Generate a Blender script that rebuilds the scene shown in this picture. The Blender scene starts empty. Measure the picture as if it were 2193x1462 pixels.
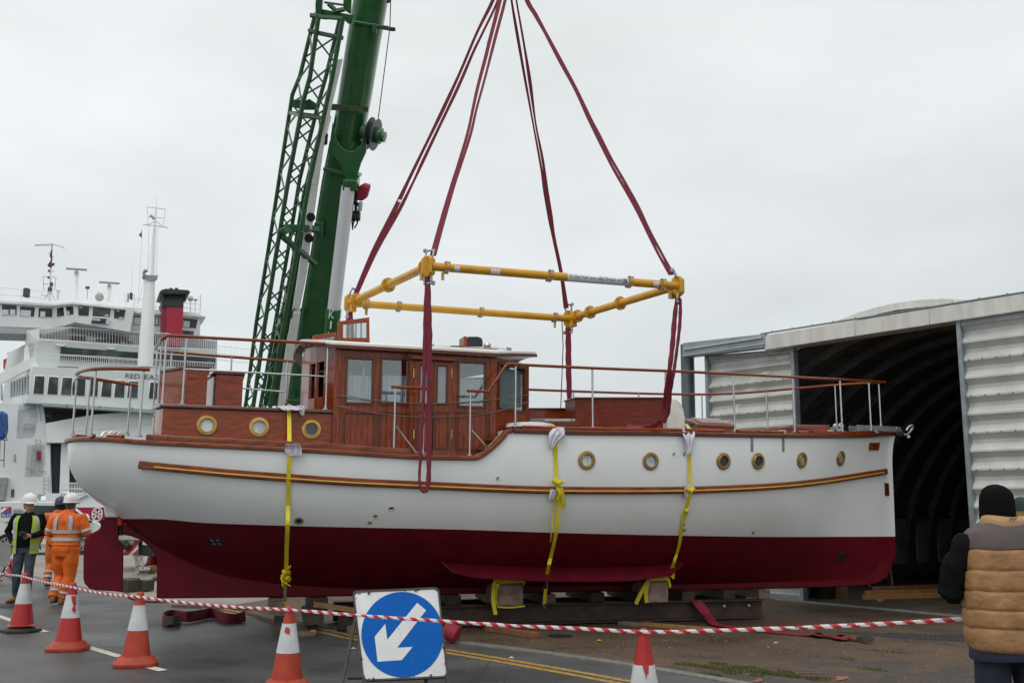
import bpy, math, random
import numpy as np
from mathutils import Vector as V, Matrix, noise as mnoise
random.seed(7)
SC=bpy.context.scene; COL=SC.collection
rad=math.radians
# ---------------------------------------------------------------- camera and pixel -> place helpers
F=2101.; CX,CY=1096.5,731.; H=1.67
PITCH,ROLL=rad(9.6),rad(0.45)
FW=V((0,math.cos(PITCH),math.sin(PITCH))); UP0=V((0,-math.sin(PITCH),math.cos(PITCH))); R0=V((1,0,0))
RR=R0*math.cos(ROLL)+UP0*math.sin(ROLL); UU=-R0*math.sin(ROLL)+UP0*math.cos(ROLL)
CAM=V((0,0,H))
def ray(px,py): return FW+RR*((px-CX)/F)-UU*((py-CY)/F)
def gnd(px,py,z=0.):
    d=ray(px,py); return CAM+d*((z-H)/d.z)
def dep(px,py,Y):
    d=ray(px,py); return CAM+d*(Y/d.y)
def onplane(px,py,p0,n):
    d=ray(px,py); return CAM+d*(((V(p0)-CAM).dot(n))/d.dot(n))
TH=rad(17); BO=V((0,14.9,0)); AX=V((math.cos(TH),math.sin(TH),0)); AY=V((-math.sin(TH),math.cos(TH),0))
MBOAT=Matrix.Translation(BO)@Matrix.Rotation(TH,4,'Z')
CB=MBOAT.inverted()@CAM
def bray(px,py):
    d=ray(px,py); return V((d.dot(AX),d.dot(AY),d.z))
def bp(px,py,y):
    d=bray(px,py); return CB+d*((y-CB.y)/d.y)
def bz(px,py,z):
    d=bray(px,py); return CB+d*((z-CB.z)/d.z)
def bw(p): return MBOAT@V(p)
cam=bpy.data.cameras.new('camera'); co=bpy.data.objects.new('camera',cam); COL.objects.link(co)
cam.sensor_width=36; cam.lens=F/2193*36; cam.clip_end=2000; cam.clip_start=.05
m=Matrix((RR,UU,-FW)).transposed().to_4x4(); m.translation=CAM; co.matrix_world=m
SC.camera=co
# ---------------------------------------------------------------- materials
MATS={}
def mat(name,col,rough=.5,metal=0.,col2=None,scale=6.,stretch=(1,1,1),bump=0.,bscale=None,coat=0.,contrast=(.35,.65),spec=.5,rvar=.1,alpha=1.,detail=4,bdist=.01,dirt=0.,dcol=(.05,.04,.03)):
    if name in MATS: return MATS[name]
    M=bpy.data.materials.new(name); M.use_nodes=True; nt=M.node_tree; N=nt.nodes; L=nt.links
    b=N['Principled BSDF']
    tc=N.new('ShaderNodeTexCoord'); mp=N.new('ShaderNodeMapping'); mp.inputs['Scale'].default_value=stretch
    L.new(tc.outputs['Object'],mp.inputs['Vector'])
    n=N.new('ShaderNodeTexNoise'); n.inputs['Scale'].default_value=scale; n.inputs['Detail'].default_value=detail
    L.new(mp.outputs[0],n.inputs['Vector'])
    r=N.new('ShaderNodeValToRGB'); r.color_ramp.elements[0].position=contrast[0]; r.color_ramp.elements[1].position=contrast[1]
    if col2 is None: col2=tuple(c*.82 for c in col)
    r.color_ramp.elements[0].color=(*col2,1); r.color_ramp.elements[1].color=(*col,1)
    L.new(n.outputs['Fac'],r.inputs[0]); out=r.outputs[0]
    if dirt>0:
        n3=N.new('ShaderNodeTexNoise'); n3.inputs['Scale'].default_value=1.7; n3.inputs['Detail'].default_value=8; n3.inputs['Roughness'].default_value=.7
        L.new(tc.outputs['Object'],n3.inputs['Vector'])
        r3=N.new('ShaderNodeMapRange'); r3.inputs[1].default_value=.5; r3.inputs[2].default_value=.75; r3.inputs[4].default_value=dirt
        L.new(n3.outputs['Fac'],r3.inputs[0])
        mx=N.new('ShaderNodeMixRGB'); mx.inputs[2].default_value=(*dcol,1); L.new(r3.outputs[0],mx.inputs[0]); L.new(out,mx.inputs[1]); out=mx.outputs[0]
    L.new(out,b.inputs['Base Color'])
    mr=N.new('ShaderNodeMapRange'); mr.inputs[3].default_value=max(0,rough-rvar); mr.inputs[4].default_value=min(1,rough+rvar)
    L.new(n.outputs['Fac'],mr.inputs[0]); L.new(mr.outputs[0],b.inputs['Roughness'])
    b.inputs['Metallic'].default_value=metal; b.inputs['Specular IOR Level'].default_value=spec
    b.inputs['Coat Weight'].default_value=coat; b.inputs['Coat Roughness'].default_value=.06
    if bump>0:
        n2=N.new('ShaderNodeTexNoise'); n2.inputs['Scale'].default_value=bscale or scale*4; n2.inputs['Detail'].default_value=5
        L.new(mp.outputs[0],n2.inputs['Vector'])
        bm=N.new('ShaderNodeBump'); bm.inputs['Strength'].default_value=bump; bm.inputs['Distance'].default_value=bdist
        L.new(n2.outputs['Fac'],bm.inputs['Height']); L.new(bm.outputs[0],b.inputs['Normal'])
    MATS[name]=M; return M
def glassmat(name,tint=(.75,.8,.82),rough=.03,clear=.8):
    if name in MATS: return MATS[name]
    M=bpy.data.materials.new(name); M.use_nodes=True; nt=M.node_tree; N=nt.nodes; L=nt.links
    N.remove(N['Principled BSDF']); o=N['Material Output']
    t=N.new('ShaderNodeBsdfTransparent'); t.inputs[0].default_value=(*tint,1)
    g=N.new('ShaderNodeBsdfGlossy'); g.inputs['Roughness'].default_value=rough
    fr0=N.new('ShaderNodeLayerWeight'); fr0.inputs[0].default_value=.5; fr=N.new('ShaderNodeMath'); fr.operation='POWER'; fr.inputs[1].default_value=4; L.new(fr0.outputs['Facing'],fr.inputs[0])
    mr=N.new('ShaderNodeMapRange'); mr.inputs[3].default_value=1-clear; mr.inputs[4].default_value=1
    mx=N.new('ShaderNodeMixShader'); L.new(fr.outputs[0],mr.inputs[0]); L.new(mr.outputs[0],mx.inputs[0]); L.new(t.outputs[0],mx.inputs[1]); L.new(g.outputs[0],mx.inputs[2]); L.new(mx.outputs[0],o.inputs['Surface'])
    MATS[name]=M; return M
# ---------------------------------------------------------------- mesh builder
WM={}
class MB:
    def __init__(s): s.v=[]; s.f=[]; s.m=[]
    def add(s,vs,fs,mi=0):
        o=len(s.v); s.v+=[tuple(p) for p in vs]
        for i,f in enumerate(fs):
            s.f.append([k+o for k in f]); s.m.append(mi[i] if isinstance(mi,(list,tuple)) else mi)
        return s
    def box(s,c,sx,sy,sz,ax=None,ay=None,az=None,mi=0):
        c=V(c); ax=V(ax) if ax else V((1,0,0)); ay=V(ay) if ay else V((0,1,0)); az=V(az) if az else V((0,0,1))
        P=[c+ax*(i*sx/2)+ay*(j*sy/2)+az*(k*sz/2) for k in(-1,1) for j in(-1,1) for i in(-1,1)]
        return s.hexa(P,mi)
    def hexa(s,P,mi=0):
        return s.add(P,[(0,2,3,1),(4,5,7,6),(0,1,5,4),(2,6,7,3),(0,4,6,2),(1,3,7,5)],mi)
    def bar(s,a,b,w,h=None,up=(0,0,1),mi=0):
        a=V(a); b=V(b); d=(b-a); l=d.length
        if l<1e-6: return s
        d=d/l; x=d.cross(V(up))
        if x.length<1e-3: x=d.cross(V((0,1,0)))
        x.normalize(); u=x.cross(d)
        return s.box((a+b)/2,l,w,h or w,d,x,u,mi)
    def tube(s,path,r,n=8,cap=True,mi=0,r2=None,ref=None):
        """r: number or list (or list of (rx,ry)); ref: fixed side vector for elliptical sections"""
        P=[V(p) for p in path]; k=len(P)
        rs=r if isinstance(r,(list,tuple)) else [r]*k
        T=[]
        for i in range(k):
            d=P[min(i+1,k-1)]-P[max(i-1,0)]
            T.append(d.normalized() if d.length>1e-9 else V((0,0,1)))
        x=V(ref) if ref is not None else T[0].orthogonal()
        vs=[]
        for i in range(k):
            if ref is not None: x=V(ref)
            x=x-T[i]*x.dot(T[i])
            if x.length<1e-6: x=T[i].orthogonal()
            x.normalize(); y=T[i].cross(x)
            rx,ry=rs[i] if isinstance(rs[i],(list,tuple)) else (rs[i],rs[i])
            for j in range(n):
                a=2*math.pi*j/n; vs.append(P[i]+x*(rx*math.cos(a))+y*(ry*math.sin(a)))
        fs=[(i*n+j,i*n+(j+1)%n,(i+1)*n+(j+1)%n,(i+1)*n+j) for i in range(k-1) for j in range(n)]
        if cap: fs+= [tuple(range(n))[::-1],tuple((k-1)*n+j for j in range(n))]
        return s.add(vs,fs,mi)
    def lathe(s,prof,o,ax=(0,0,1),n=20,mi=0,cap=True):
        o=V(o); a=V(ax).normalized(); x=a.orthogonal().normalized(); y=a.cross(x); vs=[]
        for r,h in prof:
            for j in range(n):
                t=2*math.pi*j/n; vs.append(o+a*h+x*(r*math.cos(t))+y*(r*math.sin(t)))
        k=len(prof)
        fs=[(i*n+j,i*n+(j+1)%n,(i+1)*n+(j+1)%n,(i+1)*n+j) for i in range(k-1) for j in range(n)]
        if cap: fs+=[tuple(range(n))[::-1],tuple((k-1)*n+j for j in range(n))]
        return s.add(vs,fs,mi)
    def prism(s,poly,d,mi=0):
        """poly: 3D points; d: extrusion vector"""
        n=len(poly); P=[V(p) for p in poly]; d=V(d)
        return s.add(P+[p+d for p in P],[tuple(range(n))[::-1],tuple(range(n,2*n))]+[(i,(i+1)%n,n+(i+1)%n,n+i) for i in range(n)],mi)
    def loft(s,rings,mi=0,cap=True,closed=True):
        n=len(rings[0]); k=len(rings); vs=[p for r in rings for p in r]
        m=n if closed else n-1
        fs=[(i*n+j,i*n+(j+1)%n,(i+1)*n+(j+1)%n,(i+1)*n+j) for i in range(k-1) for j in range(m)]
        if cap and closed: fs+=[tuple(range(n))[::-1],tuple((k-1)*n+j for j in range(n))]
        return s.add(vs,fs,mi)
    def sweep(s,path,prof,mi=0,up=(0,0,1),side=1,cap=True):
        """prof: list of (out,up) offsets; out is horizontal to the path's right (times side)"""
        P=[V(p) for p in path]; k=len(P); rings=[]
        for i in range(k):
            d=(P[min(i+1,k-1)]-P[max(i-1,0)]).normalized(); o=d.cross(V(up))
            if o.length<1e-4: o=V((0,-1,0))
            o.normalize(); u=o.cross(d)
            rings.append([P[i]+o*(a*side)+u*b for a,b in prof])
        return s.loft(rings,mi,cap)
    def ribbon(s,path,wv,w,t=.006,mi=0):
        """flat strap: wv width direction (vector or list), w width"""
        P=[V(p) for p in path]; k=len(P); rings=[]
        for i in range(k):
            d=(P[min(i+1,k-1)]-P[max(i-1,0)]).normalized(); x=V(wv[i] if isinstance(wv,list) else wv); x=(x-d*x.dot(d)).normalized(); nn=x.cross(d)
            ww=w[i] if isinstance(w,list) else w
            rings.append([P[i]+x*(ww/2)+nn*(t/2),P[i]-x*(ww/2)+nn*(t/2),P[i]-x*(ww/2)-nn*(t/2),P[i]+x*(ww/2)-nn*(t/2)])
        return s.loft(rings,mi)
    def ball(s,c,r,n=14,m=9,mi=0,ax=None):
        c=V(c); rx,ry,rz=r if isinstance(r,(tuple,list)) else (r,r,r); vs=[]
        A=ax or (V((1,0,0)),V((0,1,0)),V((0,0,1)))
        for i in range(1,m):
            t=math.pi*i/m
            for j in range(n):
                a=2*math.pi*j/n; vs.append(c+A[0]*(rx*math.sin(t)*math.cos(a))+A[1]*(ry*math.sin(t)*math.sin(a))+A[2]*(rz*math.cos(t)))
        fs=[(i*n+j,(i+1)*n+j,(i+1)*n+(j+1)%n,i*n+(j+1)%n) for i in range(m-2) for j in range(n)]
        o=len(vs); vs+=[c+A[2]*rz,c-A[2]*rz]
        fs+=[(o,j,(j+1)%n) for j in range(n)]+[(o+1,(m-2)*n+(j+1)%n,(m-2)*n+j) for j in range(n)]
        return s.add(vs,fs,mi)
    def build(s,name,mats,parent=None,smooth=35,bevel=0.,local=False,label=None):
        me=bpy.data.meshes.new(name); vs=s.v
        if parent is not None and not local:
            inv=WM[parent.name].inverted(); vs=[inv@V(p) for p in vs]
        me.from_pydata([tuple(p) for p in vs],[],s.f)
        for mm in (mats if isinstance(mats,(list,tuple)) else [mats]): me.materials.append(mm)
        if any(s.m): me.polygons.foreach_set('material_index',s.m)
        me.validate(); me.update()
        import bmesh
        b=bmesh.new(); b.from_mesh(me); bmesh.ops.recalc_face_normals(b,faces=b.faces); b.to_mesh(me); b.free()
        if smooth:
            me.polygons.foreach_set('use_smooth',[True]*len(me.polygons)); me.set_sharp_from_angle(angle=rad(smooth))
        o=bpy.data.objects.new(name,me); COL.objects.link(o)
        if parent is not None: o.parent=parent; WM[o.name]=WM[parent.name]
        else: WM[o.name]=Matrix()
        if bevel:
            md=o.modifiers.new('bevel','BEVEL'); md.width=bevel; md.segments=2; md.limit_method='ANGLE'; md.angle_limit=rad(40)
        if label: o['label']=label
        return o
def tag(o,label,cat,group=None):
    o['label']=label; o['category']=cat
    if group: o['group']=group
    return o
def thing(name,label,cat,loc=(0,0,0),rz=0,group=None,M=None):
    o=bpy.data.objects.new(name,None); COL.objects.link(o); o.empty_display_size=.2
    M=M or (Matrix.Translation(V(loc))@Matrix.Rotation(rz,4,'Z')); o.matrix_world=M; WM[o.name]=M.copy()
    tag(o,label,cat,group); return o
def centre(o):
    """move a one-mesh thing's origin to the base of its own geometry"""
    me=o.data; n=len(me.vertices); c=[0]*(n*3); me.vertices.foreach_get('co',c); c=np.array(c).reshape(-1,3)
    p=V(((c[:,0].min()+c[:,0].max())/2,(c[:,1].min()+c[:,1].max())/2,c[:,2].min()))
    me.transform(Matrix.Translation(-p)); o.location=p; WM[o.name]=Matrix.Translation(p); return o
def struct(name,mb,m,smooth=35,bevel=0):
    o=mb.build(name,m,None,smooth,bevel); o['kind']='structure'; return o
def stuff(name,mb,m,label,smooth=0):
    o=mb.build(name,m,None,smooth); o['kind']='stuff'; o['label']=label; return o
def text_poly(txt):
    cu=bpy.data.curves.new('t','FONT'); cu.body=txt; cu.resolution_u=3
    o=bpy.data.objects.new('t',cu); COL.objects.link(o)
    dg=bpy.context.evaluated_depsgraph_get(); dg.update()
    me=bpy.data.meshes.new_from_object(o.evaluated_get(dg))
    vs=[v.co.copy() for v in me.vertices]; fs=[list(p.vertices) for p in me.polygons]
    bpy.data.objects.remove(o); bpy.data.curves.remove(cu); bpy.data.meshes.remove(me)
    return vs,fs
def text_on(mb,txt,p0,pu,pv,mi=0,fn=None,bold=0):
    """letters filling the parallelogram p0 (lower left), pu (lower right), pv (upper left)"""
    vs,fs=text_poly(txt)
    x0=min(v.x for v in vs); x1=max(v.x for v in vs); y0=min(v.y for v in vs); y1=max(v.y for v in vs)
    p0,pu,pv=V(p0),V(pu),V(pv)
    out=[]
    for v in vs:
        a=(v.x-x0)/(x1-x0); b=(v.y-y0)/(y1-y0)
        out.append(fn(a,b) if fn else p0+(pu-p0)*a+(pv-p0)*b)
    mb.add(out,fs,mi)
    return mb
def spline(xs,ys):
    """smooth (pchip) interpolation"""
    xs=list(map(float,xs)); ys=list(map(float,ys)); n=len(xs)
    h=[xs[i+1]-xs[i] for i in range(n-1)]; d=[(ys[i+1]-ys[i])/h[i] for i in range(n-1)]
    mm=[0]*n; mm[0]=d[0]; mm[-1]=d[-1]
    for i in range(1,n-1):
        if d[i-1]*d[i]<=0: mm[i]=0
        else:
            w1=2*h[i]+h[i-1]; w2=h[i]+2*h[i-1]; mm[i]=(w1+w2)/(w1/d[i-1]+w2/d[i])
    import bisect
    def f(x):
        if x<=xs[0]: return ys[0]
        if x>=xs[-1]: return ys[-1]
        i=bisect.bisect_right(xs,x)-1; t=(x-xs[i])/h[i]
        return ys[i]*(1+2*t)*(1-t)**2+h[i]*mm[i]*t*(1-t)**2+ys[i+1]*t*t*(3-2*t)+h[i]*mm[i+1]*t*t*(t-1)
    return f
def lerp(a,b,t): return a+(b-a)*t
def sstep(x): x=max(0,min(1,x)); return x*x*(3-2*x)
def dense(pts,n):
    """catmull-rom resample of a polyline"""
    P=[V(p) for p in pts]; out=[]; k=len(P)
    for i in range(k-1):
        p0=P[max(i-1,0)]; p1=P[i]; p2=P[i+1]; p3=P[min(i+2,k-1)]
        for j in range(n):
            t=j/n; out.append(.5*((2*p1)+(p2-p0)*t+(2*p0-5*p1+4*p2-p3)*t*t+(3*p1-p0-3*p2+p3)*t**3))
    out.append(P[-1]); return out
# palette
WOOD=mat('varnished_mahogany',(.31,.052,.008),.27,col2=(.165,.025,.004),scale=5,stretch=(1.2,1.2,9),coat=.6,detail=6,spec=.2)
WOODV=mat('varnished_mahogany_upright',(.265,.046,.008),.27,col2=(.14,.023,.004),scale=6,stretch=(7,7,.8),coat=.5,detail=6,spec=.2)
WOODD=mat('dark_mahogany',(.135,.03,.009),.3,col2=(.075,.014,.005),scale=6,stretch=(8,8,.8),coat=.35,spec=.3)
RAILW=mat('handrail_wood',(.25,.055,.014),.3,col2=(.15,.028,.008),scale=9,stretch=(.6,6,6),coat=.3,spec=.3)
CAPW=mat('cap_rail_wood',(.23,.05,.010),.35,col2=(.105,.019,.005),scale=5,stretch=(.7,6,6),coat=.2,spec=.3)
STEEL=mat('polished_steel',(.55,.55,.56),.22,1.,rvar=.08)
BRASS=mat('brass',(.62,.42,.13),.32,1.,col2=(.45,.29,.08))
BRASSD=mat('aged_brass',(.45,.32,.13),.42,.9,col2=(.32,.22,.09))
BLACK=mat('black_rubber',(.015,.015,.016),.6)
DARK=mat('dark_void',(.01,.01,.011),.5)
WHITEP=mat('white_paint',(.78,.79,.78),.35,col2=(.72,.73,.73),scale=2)
GALV=mat('galvanised_steel',(.4,.43,.45),.5,.6,col2=(.3,.33,.35),scale=9)
TIMBER=mat('raw_timber',(.36,.2,.095),.8,col2=(.22,.115,.05),scale=5,stretch=(1,8,8),bump=.3)
TIMBERG=mat('weathered_timber',(.2,.16,.12),.9,col2=(.11,.085,.065),scale=5,stretch=(1.5,6,6),bump=.4)
# ---------------------------------------------------------------- world and sun (overcast)
W=bpy.data.worlds.new('World'); SC.world=W; W.use_nodes=True
nt=W.node_tree; N=nt.nodes; L=nt.links; bg=N['Background']
SE,SR=rad(52),rad(205)
sky=N.new('ShaderNodeTexSky'); sky.sky_type='NISHITA'; sky.sun_disc=False; sky.sun_elevation=SE; sky.sun_rotation=SR; sky.air_density=1; sky.dust_density=4
tc=N.new('ShaderNodeTexCoord'); sep=N.new('ShaderNodeSeparateXYZ'); L.new(tc.outputs['Generated'],sep.inputs[0])
ramp=N.new('ShaderNodeValToRGB'); e=ramp.color_ramp.elements
e[0].position=0.; e[0].color=(.53,.562,.578,1); e[1].position=1.; e[1].color=(1.12,1.12,1.1,1)
for p,c in ((.12,(.56,.595,.605)),(.30,(.618,.647,.65)),(.5,(.658,.685,.686)),(.7,(.86,.88,.88))):
    q=e.new(p); q.color=(*c,1)
L.new(sep.outputs['Z'],ramp.inputs[0])
mp=N.new('ShaderNodeMapping'); mp.inputs['Scale'].default_value=(1.,1.,2.6); L.new(tc.outputs['Generated'],mp.inputs[0])
cn=N.new('ShaderNodeTexNoise'); cn.inputs['Scale'].default_value=2.6; cn.inputs['Detail'].default_value=7; cn.inputs['Roughness'].default_value=.5; L.new(mp.outputs[0],cn.inputs['Vector'])
cr=N.new('ShaderNodeMapRange'); cr.inputs[1].default_value=.3; cr.inputs[2].default_value=.7; cr.inputs[3].default_value=.88; cr.inputs[4].default_value=1.10; L.new(cn.outputs['Fac'],cr.inputs[0])
# brighter towards the left where the cloud is thinnest
gx=N.new('ShaderNodeMapRange'); gx.inputs[1].default_value=-.6; gx.inputs[2].default_value=.6; gx.inputs[3].default_value=1.07; gx.inputs[4].default_value=.95; L.new(sep.outputs['X'],gx.inputs[0])
mm=N.new('ShaderNodeMath'); mm.operation='MULTIPLY'; L.new(cr.outputs[0],mm.inputs[0]); L.new(gx.outputs[0],mm.inputs[1])
m2=N.new('ShaderNodeMath'); m2.operation='MULTIPLY'; m2.inputs[1].default_value=12.5; L.new(mm.outputs[0],m2.inputs[0])
vm=N.new('ShaderNodeVectorMath'); vm.operation='SCALE'; L.new(ramp.outputs[0],vm.inputs[0]); L.new(m2.outputs[0],vm.inputs['Scale'])
mix=N.new('ShaderNodeMixRGB'); mix.inputs[0].default_value=.93; L.new(sky.outputs[0],mix.inputs[1]); L.new(vm.outputs[0],mix.inputs[2])
L.new(mix.outputs[0],bg.inputs[0]); bg.inputs[1].default_value=.1
sl=bpy.data.lights.new('sun','SUN'); so=bpy.data.objects.new('sun',sl); COL.objects.link(so)
sl.energy=.6; sl.angle=rad(30); sl.color=(1,.97,.92)
sd=V((math.sin(SR)*math.cos(SE),math.cos(SR)*math.cos(SE),math.sin(SE))) # towards the sun
so.rotation_euler=sd.to_track_quat('Z','Y').to_euler(); so.location=(-6,-10,30)
SC.view_settings.view_transform='Standard'; SC.view_settings.look='None'; SC.view_settings.exposure=.1; SC.view_settings.gamma=1
SC.render.film_transparent=False
try: SC.cycles.use_denoising=True
except Exception: pass
# ---------------------------------------------------------------- ground
def groundmat(name,kind):
    M=bpy.data.materials.new(name); M.use_nodes=True; nt=M.node_tree; N=nt.nodes; L=nt.links; b=N['Principled BSDF']
    tc=N.new('ShaderNodeTexCoord')
    def noise(s,d=6,r=.6,w=0):
        n=N.new('ShaderNodeTexNoise'); n.inputs['Scale'].default_value=s; n.inputs['Detail'].default_value=d; n.inputs['Roughness'].default_value=r; L.new(tc.outputs['Object'],n.inputs['Vector']); return n.outputs['Fac']
    def ramp(src,stops):
        r=N.new('ShaderNodeValToRGB'); e=r.color_ramp.elements
        e[0].position,e[0].color=stops[0][0],(*stops[0][1],1); e[1].position,e[1].color=stops[-1][0],(*stops[-1][1],1)
        for p,c in stops[1:-1]:
            q=e.new(p); q.color=(*c,1)
        L.new(src,r.inputs[0]); return r.outputs[0]
    def mixc(f,a,bb,mode='MIX'):
        x=N.new('ShaderNodeMixRGB'); x.blend_type=mode
        for i,s in enumerate((f,a,bb)):
            if hasattr(s,'is_linked'): L.new(s,x.inputs[i])
            elif isinstance(s,(int,float)): x.inputs[i].default_value=s
            else: x.inputs[i].default_value=(*s,1)
        return x.outputs[0]
    if kind=='road':
        base=ramp(noise(260,2,.7),[(.3,(.045,.047,.049)),(.55,(.078,.080,.081)),(.75,(.15,.15,.148))])
        big=ramp(noise(.55,7,.62),[(.33,(.52,.54,.56)),(.5,(.95,.95,.95)),(.67,(1.22,1.2,1.17))])
        c=mixc(1.,base,big,'MULTIPLY')
        st=ramp(noise(2.3,8,.7),[(.52,(1,1,1)),(.72,(.7,.69,.67))]); c=mixc(.8,c,st,'MULTIPLY')
        rr=ramp(noise(.42,4,.5),[(.36,(.24,)*3),(.58,(.58,)*3)]); bs,bd=260,.004
    elif kind=='yard':
        base=ramp(noise(170,3,.75),[(.28,(.036,.024,.014)),(.5,(.092,.058,.034)),(.74,(.19,.14,.095))])
        big=ramp(noise(.5,6,.62),[(.3,(.48,.45,.43)),(.5,(.9,.84,.8)),(.7,(1.2,1.12,1.05))]); c=mixc(1.,base,big,'MULTIPLY')
        sy=N.new('ShaderNodeSeparateXYZ'); L.new(tc.outputs['Object'],sy.inputs[0]); my=N.new('ShaderNodeMapRange'); my.inputs[1].default_value=12.2; my.inputs[2].default_value=9.6; my.inputs[3].default_value=-.03; my.inputs[4].default_value=.17; L.new(sy.outputs['Y'],my.inputs[0])
        an=N.new('ShaderNodeMath'); an.operation='ADD'; L.new(noise(.95,9,.7),an.inputs[0]); L.new(my.outputs[0],an.inputs[1])
        gm=ramp(an.outputs[0],[(.53,(0,)*3),(.60,(1,)*3)]); c=mixc(gm,c,mixc(1.,base,(.50,.60,.80),'MULTIPLY'))
        mo=ramp(noise(1.6,8,.72),[(.61,(0,)*3),(.72,(.75,)*3)]); c=mixc(mo,c,(.06,.062,.018))
        rr=ramp(noise(.7,5,.6),[(.36,(.42,)*3),(.6,(.85,)*3)]); bs,bd=120,.006
    else:
        base=ramp(noise(60,3,.7),[(.3,(.2,.18,.15)),(.6,(.33,.3,.255)),(.8,(.4,.37,.32))])
        big=ramp(noise(.35,6,.65),[(.3,(.62,.6,.58)),(.7,(1.1,1.08,1.05))]); c=mixc(1.,base,big,'MULTIPLY')
        rr=ramp(noise(.5,4,.6),[(.4,(.45,)*3),(.6,(.8,)*3)]); bs,bd=60,.004
    if kind!='quay':
        nd=N.new('ShaderNodeTexNoise'); nd.inputs['Scale'].default_value=1.6; nd.inputs['Detail'].default_value=6; L.new(tc.outputs['Object'],nd.inputs['Vector'])
        ad=N.new('ShaderNodeMixRGB'); ad.inputs[0].default_value=.35; L.new(tc.outputs['Object'],ad.inputs[1]); L.new(nd.outputs['Color'],ad.inputs[2])
        vo=N.new('ShaderNodeTexVoronoi'); vo.feature='DISTANCE_TO_EDGE'; vo.inputs['Scale'].default_value=.62 if kind=='yard' else .4; L.new(ad.outputs[0],vo.inputs['Vector'])
        ck=ramp(vo.outputs['Distance'],[(.0,(.75,)*3),(.009 if kind=='yard' else .004,(0,)*3)]); c=mixc(ck,c,(.03,.03,.018) if kind=='yard' else (.022,.022,.022))
    L.new(c,b.inputs['Base Color']); L.new(rr,b.inputs['Roughness'])
    n2=noise(bs,3,.7); bm=N.new('ShaderNodeBump'); bm.inputs['Strength'].default_value=.55; bm.inputs['Distance'].default_value=bd; L.new(n2,bm.inputs['Height']); L.new(bm.outputs[0],b.inputs['Normal'])
    MATS[name]=M; return M
ROADM=groundmat('wet_asphalt','road'); YARDM=groundmat('gravelly_yard','yard'); QUAYM=groundmat('quay_concrete','quay')
def sheet(name,poly,z,m):
    mb=MB(); P=[(p[0],p[1],z) for p in poly]; mb.add(P,[list(range(len(P)))]); return struct(name,mb,m,0)
# one sheet of quay concrete to the horizon, the road and yard lie on it
sheet('ground',[(-900,-60),(900,-60),(900,1500),(-900,1500)],-.012,QUAYM)
WATERM=mat('harbour_water',(.05,.07,.075),.12,col2=(.04,.06,.065),scale=.4,bump=.5,bscale=1.2,bdist=.05)
# road edge (yellow lines) and kerb as measured on the ground plane
edge=[(-40,60),(-9.5,21.6),(-6.4,17.95),(-5.0,16.7),(-2.75,14.25),(-.95,12.9),(.75,11.48),(2.2,9.9),(4.6,6.6),(12,-4),(16,-12)]
road=[(-60,-12),(16,-12)]+edge[::-1][1:]+[(-60,60)]
sheet('road',road,0.,ROADM)
yard=[(16.2,-12)]+[(x+.13,y+.1) for x,y in edge[::-1][1:-4]]+[(-2.62,14.35),(-4.9,16.8),(-4.0,19.5),(-2.0,26),(4,40),(40,44),(60,-12)]
sheet('yard',yard,-.004,YARDM)
kb=MB(); kp=[V((x,y,0)) for x,y in dense([V((*p,0)) for p in edge[4:]],6) for _ in (0,)] if False else [V((p.x,p.y,0)) for p in dense([V((*p,0)) for p in edge[4:]],6)]
kb.sweep(kp,[(0,-.02),(0,.014),(-.13,.02),(-.15,.008),(-.15,-.02)]); 
KERBM=mat('kerb_stone',(.2,.19,.175),.75,col2=(.13,.12,.11),scale=14,bump=.3)
struct('kerb',kb,KERBM)
YEL=mat('yellow_road_paint',(.42,.235,.03),.6,col2=(.13,.10,.06),scale=18,contrast=(.36,.54),detail=8)
WLN=mat('white_road_paint',(.6,.58,.5),.6,col2=(.32,.31,.28),scale=16,contrast=(.3,.5),detail=8)
yl=[(-6.29,17.66),(-5.76,17.36),(-4.4,15.95),(-2.51,13.61),(-1.96,12.93),(-.71,11.82),(1.04,9.94),(3.4,7.1)]
yp=dense([V((*p,.004)) for p in yl],6)
for k,off in enumerate((.0,.17)):
    mb=MB()
    for i in range(len(yp)-1):
        if (yp[i].x<-5 and random.random()<.3): continue
        q=[]
        for j in (i,i+1):
            d=(yp[min(j+1,len(yp)-1)]-yp[max(j-1,0)]).normalized(); o=V((d.y,-d.x,0)); q.append((yp[j]-o*off+o*.05,yp[j]-o*off-o*.05))
        mb.add([q[0][0],q[0][1],q[1][1],q[1][0]],[(0,1,2,3)])
    struct('road_marking_yellow',mb,YEL,0)
mb=MB()
for a,b in (((-7.9,15.5),(-6.14,13.44)),((-5.3,12.41),(-4.33,11.35)),((-3.93,10.83),(-3.54,10.45)),((-2.2,8.8),(-1.2,7.6)),((-11.6,19.9),(-9.8,17.8))):
    a=V((*a,.004)); b=V((*b,.004)); d=(b-a).normalized(); o=V((d.y,-d.x,0))*.055; mb.add([a+o,a-o,b-o,b+o],[(0,1,2,3)])
struct('road_marking_white',mb,WLN,0)
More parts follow.
